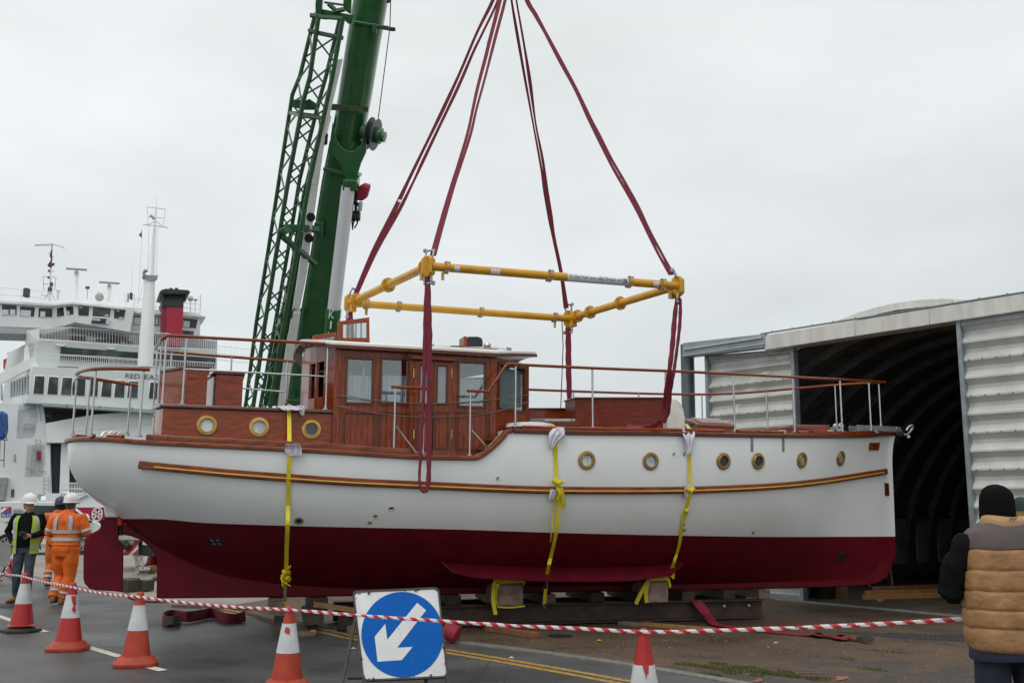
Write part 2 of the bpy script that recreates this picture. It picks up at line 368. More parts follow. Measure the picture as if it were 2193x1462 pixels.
# repaired dark tarmac patches and faded red paint in the yard
PATCH=mat('dark_tarmac_patch',(.045,.046,.05),.5,col2=(.03,.031,.034),scale=40,bump=.4)
def blob(px,py,rx,ry,n=18,rot=0,j=.25,z=.0):
    c=gnd(px,py); out=[]
    for i in range(n):
        a=2*math.pi*i/n; k=1+j*mnoise.noise(V((math.cos(a)*1.7+px,math.sin(a)*1.7+py,0)))
        x,y=rx*k*math.cos(a),ry*k*math.sin(a); out.append((c.x+x*math.cos(rot)-y*math.sin(rot),c.y+x*math.sin(rot)+y*math.cos(rot)))
    return out
for i,(px,py,rx,ry,ro) in enumerate(((2010,1364,1.0,.42,-.5),)):
    sheet('tarmac_patch',blob(px,py,rx,ry,28,ro,.9),.0+.0015*(i%2),PATCH)
REDP=mat('faded_red_paint',(.3,.1,.065),.8,col2=(.16,.085,.06),scale=22,contrast=(.35,.6),detail=8)
for px,py,rx,ry,ro in ((1624,1456,.13,.035,1.),(1800,1452,.16,.05,1.),(1735,1440,.3,.02,-.1),(1680,1427,.2,.014,-.3),(1618,1443,.08,.03,.2)):
    sheet('red_paint_mark',blob(px,py,rx,ry,14,ro,.8),.003,REDP)
# small loose stones, moss and grass tufts: nobody could count them
mb=MB()
for i in range(2600):
    px=random.uniform(980,2193); py=random.uniform(1340,1480); p=gnd(px,py)
    s_=random.uniform(.004,.011)*(1.8 if random.random()<.06 else 1)
    # keep off the road
    t=None
    ok=True
    for k in range(4,len(edge)-1):
        x0,y0=edge[k]; x1,y1=edge[k+1]
        if x0<=p.x<=x1 and p.y< y0+(y1-y0)*(p.x-x0)/(x1-x0)+.2: ok=False
    if not ok: continue
    a=random.random()*6.3
    vs=[p+V((s_*math.cos(a+k*2.1)*random.uniform(.6,1.2),s_*math.sin(a+k*2.1),-.004)) for k in range(3)]+[p+V((0,0,s_*.7))]
    mb.add(vs,[(0,1,3),(1,2,3),(2,0,3)],0 if random.random()<.95 else 1)
stuff('gravel',mb,[mat('stone_grey',(.16,.14,.12),.9,scale=40),mat('stone_pale',(.3,.27,.23),.9,scale=40)],'scattered small stones and grit on the brown yard')
mb=MB()
for (px,py,rx,ry,n) in ((1570,1432,.85,.26,9500),(1680,1445,.6,.16,3200),(1500,1445,.36,.14,1400),(1545,1425,.5,.1,1500),(1860,1432,.3,.07,350),(1790,1408,.5,.03,260),(1500,1372,.2,.07,140),(1900,1395,.5,.03,220)):
    c=gnd(px,py)
    for i in range(n):
        a=random.random()*6.283; r_=math.sqrt(random.random()); p=c+V((rx*r_*math.cos(a)*.75+ry*r_*math.sin(a)*.6,-rx*r_*math.cos(a)*.55+ry*r_*math.sin(a),0))
        if mnoise.noise(p*5)<-.15+.5*r_*r_-.1: continue
        h=random.uniform(.006,.028); d=random.random()*6.283; w=random.uniform(.003,.007)
        q=V((math.cos(d)*w,math.sin(d)*w,0)); t=V((random.uniform(-.6,.6),random.uniform(-.6,.6),1))*h
        mb.add([p-q,p+q,p+t],[(0,1,2)],0 if random.random()<.7 else 1)
stuff('moss',mb,[mat('moss_green',(.085,.105,.016),.9,col2=(.05,.065,.012),scale=30),mat('dry_grass',(.2,.16,.06),.9,scale=30)],'low green moss and dry grass in the cracked yard')
# ================================================================ the motor yacht (boat-local coordinates: x to the bow, y away from the camera)
BOAT=thing('motor_yacht','long white wooden motor yacht with red bottom and varnished mahogany wheelhouse','yacht',M=MBOAT)
HULLW=mat('hull_white_enamel',(.785,.815,.815),.25,col2=(.755,.785,.785),scale=1.5,coat=.35,dirt=.06,dcol=(.5,.5,.48),rvar=.05)
ANTI=mat('red_antifouling',(.125,.002,.0095),.55,col2=(.098,.0016,.0075),scale=3,spec=.22,bump=.05,bscale=30,dirt=.25,dcol=(.05,.004,.007))
Bx=spline([-6.17,-6.13,-6.05,-5.9,-5.65,-5.3,-4.8,-4,-3,-1.5,0,1.2,2.4,3.5,4.4,5.2,5.9,6.4,6.65,6.78,6.89],
          [.02,.22,.45,.72,1.0,1.22,1.4,1.55,1.66,1.72,1.72,1.68,1.58,1.4,1.15,.85,.53,.26,.125,.07,.05])
zr=spline([-6.17,-6.148,-6.114,-6.047,-5.936,-5.779,-5.64,-5.4,-5.1,-4.7,-4.0,-3,-2,0,3,5,6.9],
          [2.5,2.324,2.148,2.008,1.869,1.73,1.64,1.45,1.22,.98,.72,.58,.53,.52,.52,.54,.56])
zref=spline([-6.2,-4,-2,0,2,4,6.9],[2.53,2.53,2.6,2.72,2.77,2.83,3.0])
pp=spline([-6.2,-5.5,-4.5,-3,-1,2,4,5.5,6.9],[2.,2.1,2.7,3.0,3.1,3.0,2.5,2.0,1.7])
qq=spline([-6.2,-5.5,-4.5,-3,-1,2,4,5.5,6.9],[.5,.7,1.35,1.2,.92,.88,1.0,1.08,1.1])
bk=spline([-6.2,-5.3,-4.8,6.2,6.9],[.0,.06,.09,.09,.05])
xstem=spline([.40,.42,.442,.479,.552,.665,.802,1.0,1.25,1.99,2.3,2.559,2.759,2.985],[4.4,5.2,5.966,6.337,6.501,6.61,6.693,6.747,6.76,6.775,6.78,6.79,6.82,6.89])
def S_(x): return sstep((x-4.2)/2.69)
def HB(xp,z):
    a=zr(xp); b=zref(xp); B=Bx(xp)
    t=(b-z)/max(b-a,1e-4)
    if t<=0: return B*(1+.0*t)
    if t>=1: return bk(xp)
    f=(1-t**pp(xp))**qq(xp)
    fl=1-.16*sstep((xp-3.5)/2.5)*math.sin(math.pi*min(1,t*1.25))*(1-sstep((xp-6.3)/.5)) # slight hollow flare
    return bk(xp)+max(0,B-bk(xp))*f*fl
def xof(xp,z): return xp-(6.89-xstem(max(z,.6)))*S_(xp)
def hbx(x,z):
    xp=x
    for _ in range(3): xp=x+(6.89-xstem(max(z,.6)))*S_(xp)
    return HB(xp,z) if xp<=6.9 else -1
def hit(px,py,out=0.):
    """where the sight line through a pixel meets the near side of the hull"""
    d=bray(px,py); d=d/d.y
    def inside(t):
        p=CB+d*t; return -p.y<=hbx(p.x,p.z)
    t0=-2.2-CB.y; t1=.02-CB.y; n=160; a=t0
    for i in range(1,n+1):
        b=t0+(t1-t0)*i/n
        if inside(b):
            for _ in range(30):
                c=(a+b)/2
                if inside(c): b=c
                else: a=c
            break
        a=b
    p=CB+d*b
    if out: p=p+hnorm(p)*out
    return p
def hnorm(p):
    e=.02; x,z=p.x,p.z
    fx=(hbx(x+e,z)-hbx(x-e,z))/(2*e); fz=(hbx(x,z+e)-hbx(x,z-e))/(2*e)
    n=V((-fx,-1,-fz)); return n.normalized()
sheerpx=[(300,950),(500,960),(700,970),(820,978),(898,982),(1017,984),(1030,980),(1042,972),(1054,963),(1066,952),(1074,944),(1081,936),(1089,926),(1196,929),(1429,932),(1520,934),(1640,936),(1775,937),(1849,936),(1890,933)]
sp=[hit(*q) for q in sheerpx]
zs=spline([-6.2,-6.0,-5.5]+[p.x for p in sp]+[6.92],[2.47,2.465,2.44]+[p.z for p in sp]+[2.95])
wp=[hit(*q) for q in ((330,1110.5),(436,1119),(500,1121.6),(700,1127.5),(960,1132.7),(1175,1139.8),(1500,1147),(1660,1149),(1800,1148.5))]
zw=spline([-6.2,-5.4]+[p.x for p in wp]+[6.8],[1.50,1.485]+[p.z for p in wp]+[1.241])
xs=[-6.17+.95*(1-math.cos(math.pi/2*i/16)) for i in range(16)]
x=-5.2
while x<4.2: xs.append(x); x+=.16 if not(-1.3<x<-.2) else .035
while x<6.89: xs.append(x); x+=.11 if x<6.2 else .045
xs.append(6.89)
hull=MB()
def colpts(xp,sgn):
    s_=zs(xof(xp,2.7)); w=zw(xp); r=zr(xp); w=min(max(w,r+.0008),s_-.002); P=[]
    for i in range(15): P.append(lerp(s_,w,i/14))
    for i in range(1,19): P.append(lerp(w,r,(i/18)**.85 if i<18 else 1))
    return [V((xof(xp,z),sgn*HB(xp,z),z)) for z in P]
for sgn in (-1,1):
    C_=[colpts(q,sgn) for q in xs]; n=len(C_[0]); vs=[p for c in C_ for p in c]; fs=[];mi=[]
    for i in range(len(C_)-1):
        for j in range(n-1):
            fs.append((i*n+j,(i+1)*n+j,(i+1)*n+j+1,i*n+j+1)); mi.append(0 if j<14 else 1)
    hull.add(vs,fs,mi)
# bow face and bottom strip
c=colpts(6.89,-1); c2=colpts(6.89,1); n=len(c)
hull.add(c+c2,[(j,j+1,n+j+1,n+j) for j in range(n-1)],[0 if j<14 else 1 for j in range(n-1)])
import bmesh
ho=hull.build('hull',[HULLW,ANTI],BOAT,50,local=True)
# weld doubled points at centre line
b=bmesh.new(); b.from_mesh(ho.data); bmesh.ops.remove_doubles(b,verts=b.verts,dist=.0006); bmesh.ops.recalc_face_normals(b,faces=b.faces); b.to_mesh(ho.data); b.free()
ho.data.polygons.foreach_set('use_smooth',[True]*len(ho.data.polygons)); ho.data.set_sharp_from_angle(angle=rad(55))
# keel (flat deadwood plate) with propeller aperture
kp=[bp(*q,0) for q in ((263.7,1120),(263.7,1141),(281,1147),(304,1156),(321,1170),(332.6,1187),(337,1202),(336,1240),(335.5,1280))]
kp+= [V((x,0,z)) for x,z in ((-3.,.43),(0,.43),(3,.427),(4.455,.425),(5.4,.432),(5.966,.442),(6.337,.479),(6.501,.552),(6.60,.665),(6.66,.8),(6.3,.95))]
kp+= [V((x,0,zr(x)+.05)) for x in (5,3,0,-2,-3,-4,-4.6,-4.95)]+[V((-5.2,0,1.36))]
mb=MB(); mb.prism([p+V((0,-.085,0)) for p in kp],(0,.17,0)); mb.build('keel',ANTI,BOAT,30,.02,True)
# rudder with stock cover
rp=[bp(*q,0) for q in ((226,1101),(220.5,1118),(212,1133),(192,1144),(182,1158.6),(179,1176),(179,1239),(182,1249),(192,1259),(206,1262.6),(263,1266),(264.5,1167),(261,1160),(254,1157),(254,1101))]
mb=MB(); mb.prism([p+V((0,-.035,0)) for p in rp],(0,.07,0)); ru=mb.build('rudder',ANTI,BOAT,30,.012,True)
cr_=[bp(*q,-.045) for q in ((214,1112),(216,1130),(222,1146),(232,1160),(246,1170),(253,1172),(253,1112))]
mb=MB(); mb.prism(cr_,(0,.012,0)); mb.build('cheek_plate',ANTI,ru,30,.004,True)
up_=[bp(*q,0) for q in ((226,1081),(223,1090),(226,1107),(256,1107.5),(262,1100),(262,1078))]
mb=MB(); mb.prism([p+V((0,-.05,0)) for p in up_],(0,.1,0)); mb.build('rudder_trunk',HULLW,BOAT,30,.015,True)
mb=MB(); mb.tube([bp(259,1096,-.02),bp(258.5,1124,-.02)],.045,10); mb.build('hinge_cover',mat('bright_red_cloth',(.6,.012,.012),.5),BOAT,40,0,True)
mb=MB(); mb.tube([bp(258,1124,0),bp(259,1146,0)],.028,8); mb.build('rudder_stock',BLACK,BOAT,40,0,True)
# bilge keel
def vis(px,py,out): 
    return hit(px,py)
roots=[(943,1199),(990,1204),(1050,1208),(1115,1211),(1180,1212),(1260,1212),(1330,1211),(1400,1208),(1465,1203)]
tips=[(945,1200.5),(968,1222),(1012,1232.5),(1090,1239),(1180,1241.5),(1270,1242),(1360,1240),(1438,1230),(1464,1204.5)]
mb=MB(); R_=[hit(*q) for q in roots]; T_=[]
for q,r0 in zip(tips,R_):
    e=min(1,abs(q[1]-r0.z)); k=(q[0]-943)/522; o=.30*math.sin(math.pi*max(.02,min(.98,k)))**.5
    T_.append(bp(q[0],q[1],r0.y-o))
rings=[[r0+V((0,.08,.02)),t0+V((0,0,.012)),t0+V((0,.01,-.02)),r0+V((0,.1,-.06))] for r0,t0 in zip(R_,T_)]
mb.loft(rings); mb.loft([[V((p.x,-p.y,p.z)) for p in r_] for r_ in rings]); mb.build('bilge_keel',mat('red_antifouling_lit',(.135,.006,.016),.5,spec=.25,col2=(.105,.005,.013),scale=4,dirt=.2,dcol=(.09,.01,.014)),BOAT,30,0,True)  # lighter copy of the bottom red paints the light on the fin
# thruster tunnels
def disc_on(px,py,r,prof,mb,mi=0,n=20,sx=1):
    p=hit(px,py); nn=hnorm(p); mb.lathe([(a*r,b) for a,b in prof],p,nn,n,mi); return p,nn
for px,py,r,blades in ((463,1158,.105,True),(1802,1193,.085,False)):
    mb=MB(); p,nn=disc_on(px,py,r,[(1.18,-.03),(1.18,.004),(1.,.008),(.98,-.0)],mb,0); mb.build('thruster_tunnel',ANTI,BOAT,30,0,True)
    m2_=MB(); disc_on(px,py,r,[(.98,-.01),(.98,.006),(0.01,.007)],m2_,0); q=m2_.build('tunnel_mouth',DARK,BOAT,30,0,True)
    if blades:
        m3=MB(); a=nn.orthogonal().normalized(); b_=nn.cross(a)
        for k in range(4):
            t=k*1.571+.4; u=a*math.cos(t)+b_*math.sin(t); w=a*-math.sin(t)+b_*math.cos(t); c0=p+nn*.012
            m3.prism([c0+u*.015,c0+u*.05+w*.03,c0+u*.085+w*.02,c0+u*.08-w*.01],nn*.004)
        m3.build('thruster_propeller',STEEL,BOAT,30,0,True)
# rubbing strake with brass strip
spx=[(300,995),(350,1000),(430,1007.5),(500,1014),(620,1023),(760,1032),(960,1041),(1100,1047),(1196,1049.3),(1330,1050),(1429,1049.5),(1520,1047.5),(1620,1043),(1702,1037),(1780,1027.5),(1849,1016.5),(1896,1009)]
Q=dense([hit(*q) for q in spx],4)
for sgn in (-1,1):
    P=[V((p.x,p.y if sgn<0 else -p.y,p.z)) for p in Q]
    mb=MB(); mb.sweep(P,[(-.03,-.05),(.03,-.05),(.045,-.035),(.045,.035),(.03,.05),(-.03,.05)],side=1 if sgn<0 else -1); so_=mb.build('rubbing_strake',CAPW,BOAT,40,0,True)
    mb=MB(); mb.sweep(P[3:-1],[(.040,-.016),(.055,-.012),(.055,-.002),(.040,.003)],side=1 if sgn<0 else -1); mb.build('brass_strip',mat('gold_strip',(.88,.58,.09),.35,.2,col2=(.8,.5,.07)),so_,40,0,True)
# gunwale: cap rail in long pieces following the sheer
def sheer_path(x0,x1,n,dz=0,dy=0):
    out=[]
    for i in range(n+1):
        x_=lerp(x0,x1,i/n); z_=zs(x_); out.append(V((x_,-(hbx(x_,z_)+dy),z_+dz)))
    return out
stern=[]
for i in range(24):
    a=math.pi/2*i/23; xx=-6.17+1.0*(1-math.cos(a)); stern.append(xx)
def capside(sgn,x0,x1,prof,name,m,n=60,dz=0,xlist=None,parent=None):
    P=[]
    for x_ in (xlist or [lerp(x0,x1,i/n) for i in range(n+1)]):
        z_=zs(x_); P.append(V((x_,sgn*max(.0,HB(min(x_+.0,6.89),z_)),z_+dz)))
    mb=MB(); mb.sweep(P,prof,side=1 if sgn<0 else -1); return mb.build(name,m,parent or BOAT,40,0,True)
capprof=[(-.1,-.01),(.02,-.012),(.045,.005),(.045,.035),(.03,.05),(-.1,.05)]
for sgn in (-1,1):
    capside(sgn,0,0,capprof,'gunwale',CAPW,xlist=stern+[lerp(-5.15,-1.0,i/40) for i in range(41)]+[-.98+.013*k for k in range(1,36)])
    capside(sgn,-.50,6.86,[(-.08,-.008),(.02,-.01),(.04,.005),(.04,.04),(.025,.055),(-.08,.055)],'gunwale',mat('dark_cap_rail',(.12,.026,.008),.35,col2=(.055,.011,.004),scale=5,stretch=(.7,6,6),coat=.2,spec=.3),90)
    # toe rails standing on the gunwale
    for a,b,m_ in ((-5.12,-1.9,CAPW),(-.36,.25,WOOD),(.3,2.05,WOOD),(2.12,2.75,WOOD),(3.02,3.36,WOOD),(3.42,3.9,WOOD),(4.22,4.42,WOOD),(4.55,5.6,WOOD),(5.75,6.2,WOOD)):
        h=.075 if a<-1 else .055
        capside(sgn,a,b,[(-.07,.045),(.005,.045),(.012,.05+h*.7),(0,.05+h),(-.06,.05+h),(-.07,.05+h*.7)],'toe_rail',m_,30)
for a,b in ((-6.08,-6.0),(-5.93,-5.80),(-5.6,-5.42)):
    for sgn in (-1,1): capside(sgn,a,b,[(-.07,.045),(.0,.045),(.006,.075),(-.01,.088),(-.06,.088),(-.07,.075)],'toe_rail',WOOD,8)
# deck
mb=MB(); D=[]
for x_ in [-6.15+.02*i*i*.06 for i in range(12)]+[-6+.2*i for i in range(1,64)]:
    if x_>6.8: break
    z_=zs(x_)-.005; D.append((x_,max(.01,hbx(x_,z_)-.03),z_+.02 if x_<-1.2 else z_+.02))
vs=[];fs=[]
for x_,y_,z_ in D: vs+=[(x_,-y_,z_),(x_,0,z_+.03),(x_,y_,z_)]
for i in range(len(D)-1):
    for j in (0,1): fs.append((i*3+j,(i+1)*3+j,(i+1)*3+j+1,i*3+j+1))
mb.add(vs,fs); mb.build('deck',mat('teak_deck',(.36,.27,.18),.7,col2=(.26,.19,.125),scale=4,stretch=(1,14,1)),BOAT,30,0,True)
# raised foredeck bulkhead at the step (white beadboard)
mb=MB()
x0=-.55; mb.box((x0,0,2.47),.04,3.0,.46); mb.build('step_bulkhead',WHITEP,BOAT,30,.004,True)
stp=MB()
for k,(xx,zz) in enumerate(((-.78,2.45),(-.66,2.58))): stp.box((xx,-1.05,zz),.2,.55,.035)
stp.build('boarding_step',WOODD,BOAT,30,.006,True)
# hull portholes
GLD=mat('porthole_glass_dark',(.03,.035,.04),.08,col2=(.05,.055,.06),scale=9,spec=.8)
GLW=mat('porthole_glass_curtain',(.6,.63,.66),.12,col2=(.42,.46,.5),scale=11,contrast=(.45,.55))
GLB=mat('porthole_glass_blue',(.62,.66,.68),.12,col2=(.2,.5,.65),scale=9,contrast=(.38,.44))
def porthole(p,nn,r,gm,parent=BOAT,ring=BRASSD):
    mb=MB(); mb.lathe([(r,-.02),(r,.012),(r*.95,.018),(r*.72,.02),(r*.68,.028),(r*.62,.026),(r*.60,-.005),(r*.60,-.02)],p,nn,28,0,False)
    a=nn.orthogonal().normalized(); b_=nn.cross(a)
    for k in range(8):
        t=k*.785+.2; mb.lathe([(.006,.015),(.006,.022),(.001,.023)],p+a*(r*.84*math.cos(t))+b_*(r*.84*math.sin(t)),nn,6)
    o=mb.build('porthole',ring,parent,35,0,True)
    g=MB(); g.lathe([(r*.615,-.02),(r*.615,.0015),(.001,.002)],p,nn,24); g.build('pane',gm,o,35,0,True); return o
tan=mat('porthole_glass_tan',(.42,.36,.28),.15,col2=(.2,.17,.13),scale=12)
for (px,py,r,g) in ((1256,985,.128,GLW),(1393,987,.126,GLW),(1549,987,.124,GLD),(1623,987,.123,GLD),(1717,985,.123,tan),(1800,981,.122,tan)):
    p=hit(px,py); n0=hnorm(p); porthole(p,n0,r,g); 
# skin fittings
fit=mat('chrome_fitting',(.5,.5,.5),.2,1.)
for px,py,r,m_ in ((640,1114,.058,fit),(838,1087,.033,fit),(804,1104,.024,BRASSD),(792,1118,.026,BRASSD),(1066,1023,.022,fit),(1443,971,.022,fit),(1465,971,.022,fit),(1465,1134,.022,BRASSD),(1464,1122,.016,BRASSD),(1613,1139,.022,BRASSD)):
    mb=MB(); p,nn=disc_on(px,py,r,[(1,-.02),(1,.012),(.8,.018),(.55,.012),(.5,-.005)],mb,0,16); disc_on(px,py,r,[(.56,-.01),(.56,.004),(.01,.005)],mb,1,12)
    mb.build('skin_fitting',[m_,DARK if r!=.022 or m_ is BRASSD else fit],BOAT,35,0,True)
# chain plates, bow plates
for px in (1610,1677):
    a=hit(px,937,.004); b_=hit(px,966,.004); mb=MB(); nn=hnorm(a); mb.ribbon([a,(a+b_)/2,b_],nn.cross(V((0,0,1))),.045,.012)
    for t in (.15,.38,.62,.85): mb.lathe([(.01,0),(.01,.012),(.002,.014)],a.lerp(b_,t)+nn*.004,nn,8)
    mb.build('chain_plate',mat('grey_metal_strap',(.32,.32,.34),.45,.7),BOAT,30,0,True)
def plate(name,quad,m,th=.012,txt=None):
    P=[hit(*q,.003) for q in quad]; nn=hnorm(P[0]); mb=MB(); mb.prism(P,nn*th)
    for i in range(0): pass
    o=mb.build(name,m,BOAT,30,.003,True)
    if txt:
        t=MB(); G=[p+nn*(th+.002) for p in P]  # order: lower left, lower right, upper right, upper left
        for (s_,u0,u1,v0,v1) in txt:
            f=lambda u,v:(G[0]*(1-u)+G[1]*u)*(1-v)+(G[3]*(1-u)+G[2]*u)*v
            text_on(t,s_,f(u0,v0),f(u1,v0),f(u0,v1))
        t.build('gold_lettering',BRASS,o,0,0,True)
plate('registration_plate',((1859.5,963.5),(1880.5,963),(1883,947),(1861.5,947.5)),WOOD,.015,[('785',.28,.78,.25,.78)])
plate('bow_plate',((1894.5,1060.5),(1903.5,1060.5),(1902,1034),(1893.5,1033.5)),WOODD,.012,[('F',.25,.75,.79,.93),('H',.25,.75,.55,.69),('A',.25,.75,.31,.45),('R',.25,.75,.07,.21)])
# ---------------------------------------------------------------- wall with openings
def wall(fn,u,v,holes,th,mb,mi=0):
    """fn(u,v,w) -> point; holes: (u0,u1,v0,v1)"""
    us=sorted({u[0],u[1],*[h[0] for h in holes],*[h[1] for h in holes]}); vs=sorted({v[0],v[1],*[h[2] for h in holes],*[h[3] for h in holes]})
    inh=lambda a,b:any(h[0]<a<h[1] and h[2]<b<h[3] for h in holes)
    for i in range(len(us)-1):
        for j in range(len(vs)-1):
            a=(us[i]+us[i+1])/2; b_=(vs[j]+vs[j+1])/2
            if inh(a,b_): continue
            for w in (0,th): mb.add([fn(us[i],vs[j],w),fn(us[i+1],vs[j],w),fn(us[i+1],vs[j+1],w),fn(us[i],vs[j+1],w)],[(0,1,2,3)],mi)
    for h in list(holes)+[(u[0],u[1],v[0],v[1])]:
        c=[(h[0],h[2]),(h[1],h[2]),(h[1],h[3]),(h[0],h[3])]
        for k in range(4):
            p,q=c[k],c[(k+1)%4]; mb.add([fn(*p,0),fn(*q,0),fn(*q,th),fn(*p,th)],[(0,1,2,3)],mi)
def framebars(fn,h,w,out,mb,dep_=.03,mi=0):
    u0,u1,v0,v1=h
    for a,b_,c,d in ((u0-w,u1+w,v1,v1+w),(u0-w,u1+w,v0-w,v0),(u0-w,u0,v0,v1),(u1,u1+w,v0,v1)):
        P=[fn(p,q,r) for r in (dep_,-out) for q in (c,d) for p in (a,b_)]; mb.hexa(P,mi)
# aft cabin trunk
yT=-1.2
tz=2.875; tb=2.3
TRx0,TRx1=bp(350,866,yT).x,bp(822,887,yT).x
mb=MB()
pl=[(TRx0,yT),(TRx1,yT),(TRx1,-yT),(TRx0,-yT),(TRx0-.10,-yT*.75),(TRx0-.14,0),(TRx0-.10,yT*.75)]
mb.prism([V((x_,y_,tb)) for x_,y_ in pl],(0,0,tz-tb)); tr=mb.build('aft_cabin',WOOD,BOAT,25,.01,True)
mb=MB(); big=[(x_+(.03 if x_>-3 else -.035),y_*1.03) for x_,y_ in pl]
mb.prism([V((x_,y_,tz)) for x_,y_ in big],(0,0,.045)); mb.build('cabin_top',mat('cabin_top_trim',(.12,.033,.014),.25,col2=(.07,.02,.009),coat=.8),tr,25,.012,True)
for px,py,g in ((443,910,GLB),(555,914,GLW),(667,919,GLD)): porthole(bp(px,py,yT-.002),V((0,-1,0)),.128,g,tr,BRASS)
for yy in (-.75,.1,.75):
    porthole(V((TRx0-.125+.06*abs(yy),yy,2.62)),V((-1,-.05*yy,0)).normalized(),.14,GLD,tr,BRASS)
# white bars paint the sky's glare on the varnished aft face
mb=MB()
for k in range(5): mb.box((TRx0-.15,-.35+.17*k,2.62),.02,.05,.4)
mb.build('aft_glare_bars',WHITEP,tr,25,.003,True)
# lockers standing on the aft cabin
def locker(quad,y0,depth,splay,name='deck_locker'):
    a,b_=bp(*quad[0],y0),bp(*quad[1],y0); zt=bp(*quad[2],y0).z; z0=tz+.04
    mb=MB(); P=[(a.x,y0),(b_.x,y0),(b_.x,y0+depth),(a.x-splay,y0+depth)]
    mb.prism([V((x_,y_,z0)) for x_,y_ in P],(0,0,zt-z0-.04)); o=mb.build(name,WOOD,BOAT,25,.008,True)
    m2_=MB(); P=[(x_+(.02 if i in(1,2) else -.02),y_+(-.02 if i<2 else .02)) for i,(x_,y_) in enumerate(P)]
    m2_.prism([V((x_,y_,zt-.04)) for x_,y_ in P],(0,0,.04)); m2_.build('locker_lid',WOODD,o,25,.008,True)
    return o
locker(((396,862),(441,862),(400,783)),-.75,.55,.36)
locker(((459,862),(518,864),(470,795)),-.6,1.1,.18)
# ---------------------------------------------------------------- wheelhouse
yW=-1.25; WX0=bp(722,745,yW).x; WX1=bp(1061,764,yW).x; WF=bp(1133,775,-.7).x; WZ=3.735; WB=2.2
wh=MB()
HOL={}
def rect(x0,y0,x1,y1,y=yW):
    a=bp(x0,(y0+y1)/2,y).x; b_=bp(x1,(y0+y1)/2,y).x; c=bp((x0+x1)/2,y1,y).z; d=bp((x0+x1)/2,y0,y).z; return (a,b_,c,d)
near=lambda u,v,w:V((u,yW+w,v)); far=lambda u,v,w:V((u,-yW-w,v))
wins=[rect(744,769,796,861),rect(818,770,871,862),rect(984,777.6,1037,868.7)]
dwin=[rect(900,784,917,863),rect(937,785,955,864)]
wall(near,(WX0,WX1),(WB,WZ),wins+dwin,.04,wh); wall(far,(WX0,WX1),(WB,WZ),wins+dwin,.04,wh)
# canted front quarters
def cant(s):
    a=V((WX1,s*1.25,0)); b_=V((WF,s*.7,0)); d=(b_-a); l=d.length; d=d/l; n_=V((-d.y,d.x,0))*(1 if s<0 else -1)
    return (lambda u,v,w:a+d*u+n_*w+V((0,0,v))),l
cf,cl=cant(-1); cb_,_=cant(1)
cw=(.12*cl,.86*cl,wins[2][2]-.0,wins[2][3]+.015)
wall(cf,(0,cl),(WB,WZ),[cw],.04,wh); wall(cb_,(0,cl),(WB,WZ),[cw],.04,wh)
ff=lambda u,v,w:V((WF-w,u,v)); fw_=[(-.6,-.03,cw[2],cw[3]),(.03,.6,cw[2],cw[3])]
wall(ff,(-.7,.7),(WB,WZ),fw_,.04,wh)
# bowed aft bulkhead
xb=lambda y:WX0-.34*(1-((y-.0)/1.25)**2) if True else WX0
af=lambda u,v,w:V((xb(u)+w,u,v))
NS=10
for i in range(NS):
    u0=-1.25+2.5*i/NS; u1=u0+2.5/NS
    hs=[]
    if i in (1,2,7,8): hs=[(u0+.02,u1-.02,3.12,3.6),(u0+.02,u1-.02,2.4,2.95)]
    wall(af,(u0,u1),(2.2,WZ+.16*(1-((u0+u1)/2.5)**2)),hs,.035,wh)
WHO=wh.build('wheelhouse',WOODV,BOAT,25,0,True)
# window frames, panes and curtains
pane=glassmat('window_glass',(.82,.87,.88),.02,.82)
CURT=mat('white_curtain',(.7,.72,.73),.8,col2=(.6,.62,.64),scale=18,stretch=(3,3,.3))
def window(fn,h,curt=True,w=.035,name='window',frost=False):
    mb=MB(); framebars(fn,h,w,.014,mb); o=mb.build(name,WOODD,WHO,25,.004,True)
    g=MB(); P=[fn(p,q,r) for r in (.028,.02) for q in (h[2],h[3]) for p in (h[0],h[1])]; g.hexa(P); g.build('pane',pane,o,25,0,True)
    if curt:
        c=MB(); nseg=22; zt=lerp(h[2],h[3],.62) if curt is True else lerp(h[2],h[3],curt); vs=[];fs=[]
        for i in range(nseg+1):
            u=lerp(h[0],h[1],i/nseg); ww=.07+.012*math.sin(i*1.9)+.006*math.sin(i*.7); vs+=[fn(u,h[2]-.05,ww),fn(u,zt,ww)]
        for i in range(nseg): fs.append((2*i,2*i+2,2*i+3,2*i+1))
        c.add(vs,fs); c.build('curtain',CURT,o,60,0,True)
    return o
for s,fn in ((-1,near),(1,far)):
    for h in wins: window(fn,h,.64 if s<0 else False)
window(cf,cw,.97); window(cb_,cw,False)
for h in fw_: window(ff,h,False)
# interior: floor, ceiling lining, pale bulkhead
mb=MB(); mb.box(((WX0+WF)/2,0,2.62),WF-WX0-.2,2.3,.03); mb.build('wheelhouse_sole',WOODD,BOAT,25,0,True)
mb=MB(); mb.box((WX1-.1,.1,2.92),.4,1.0,.6); mb.build('helm_console',WOOD,BOAT,25,.01,True)
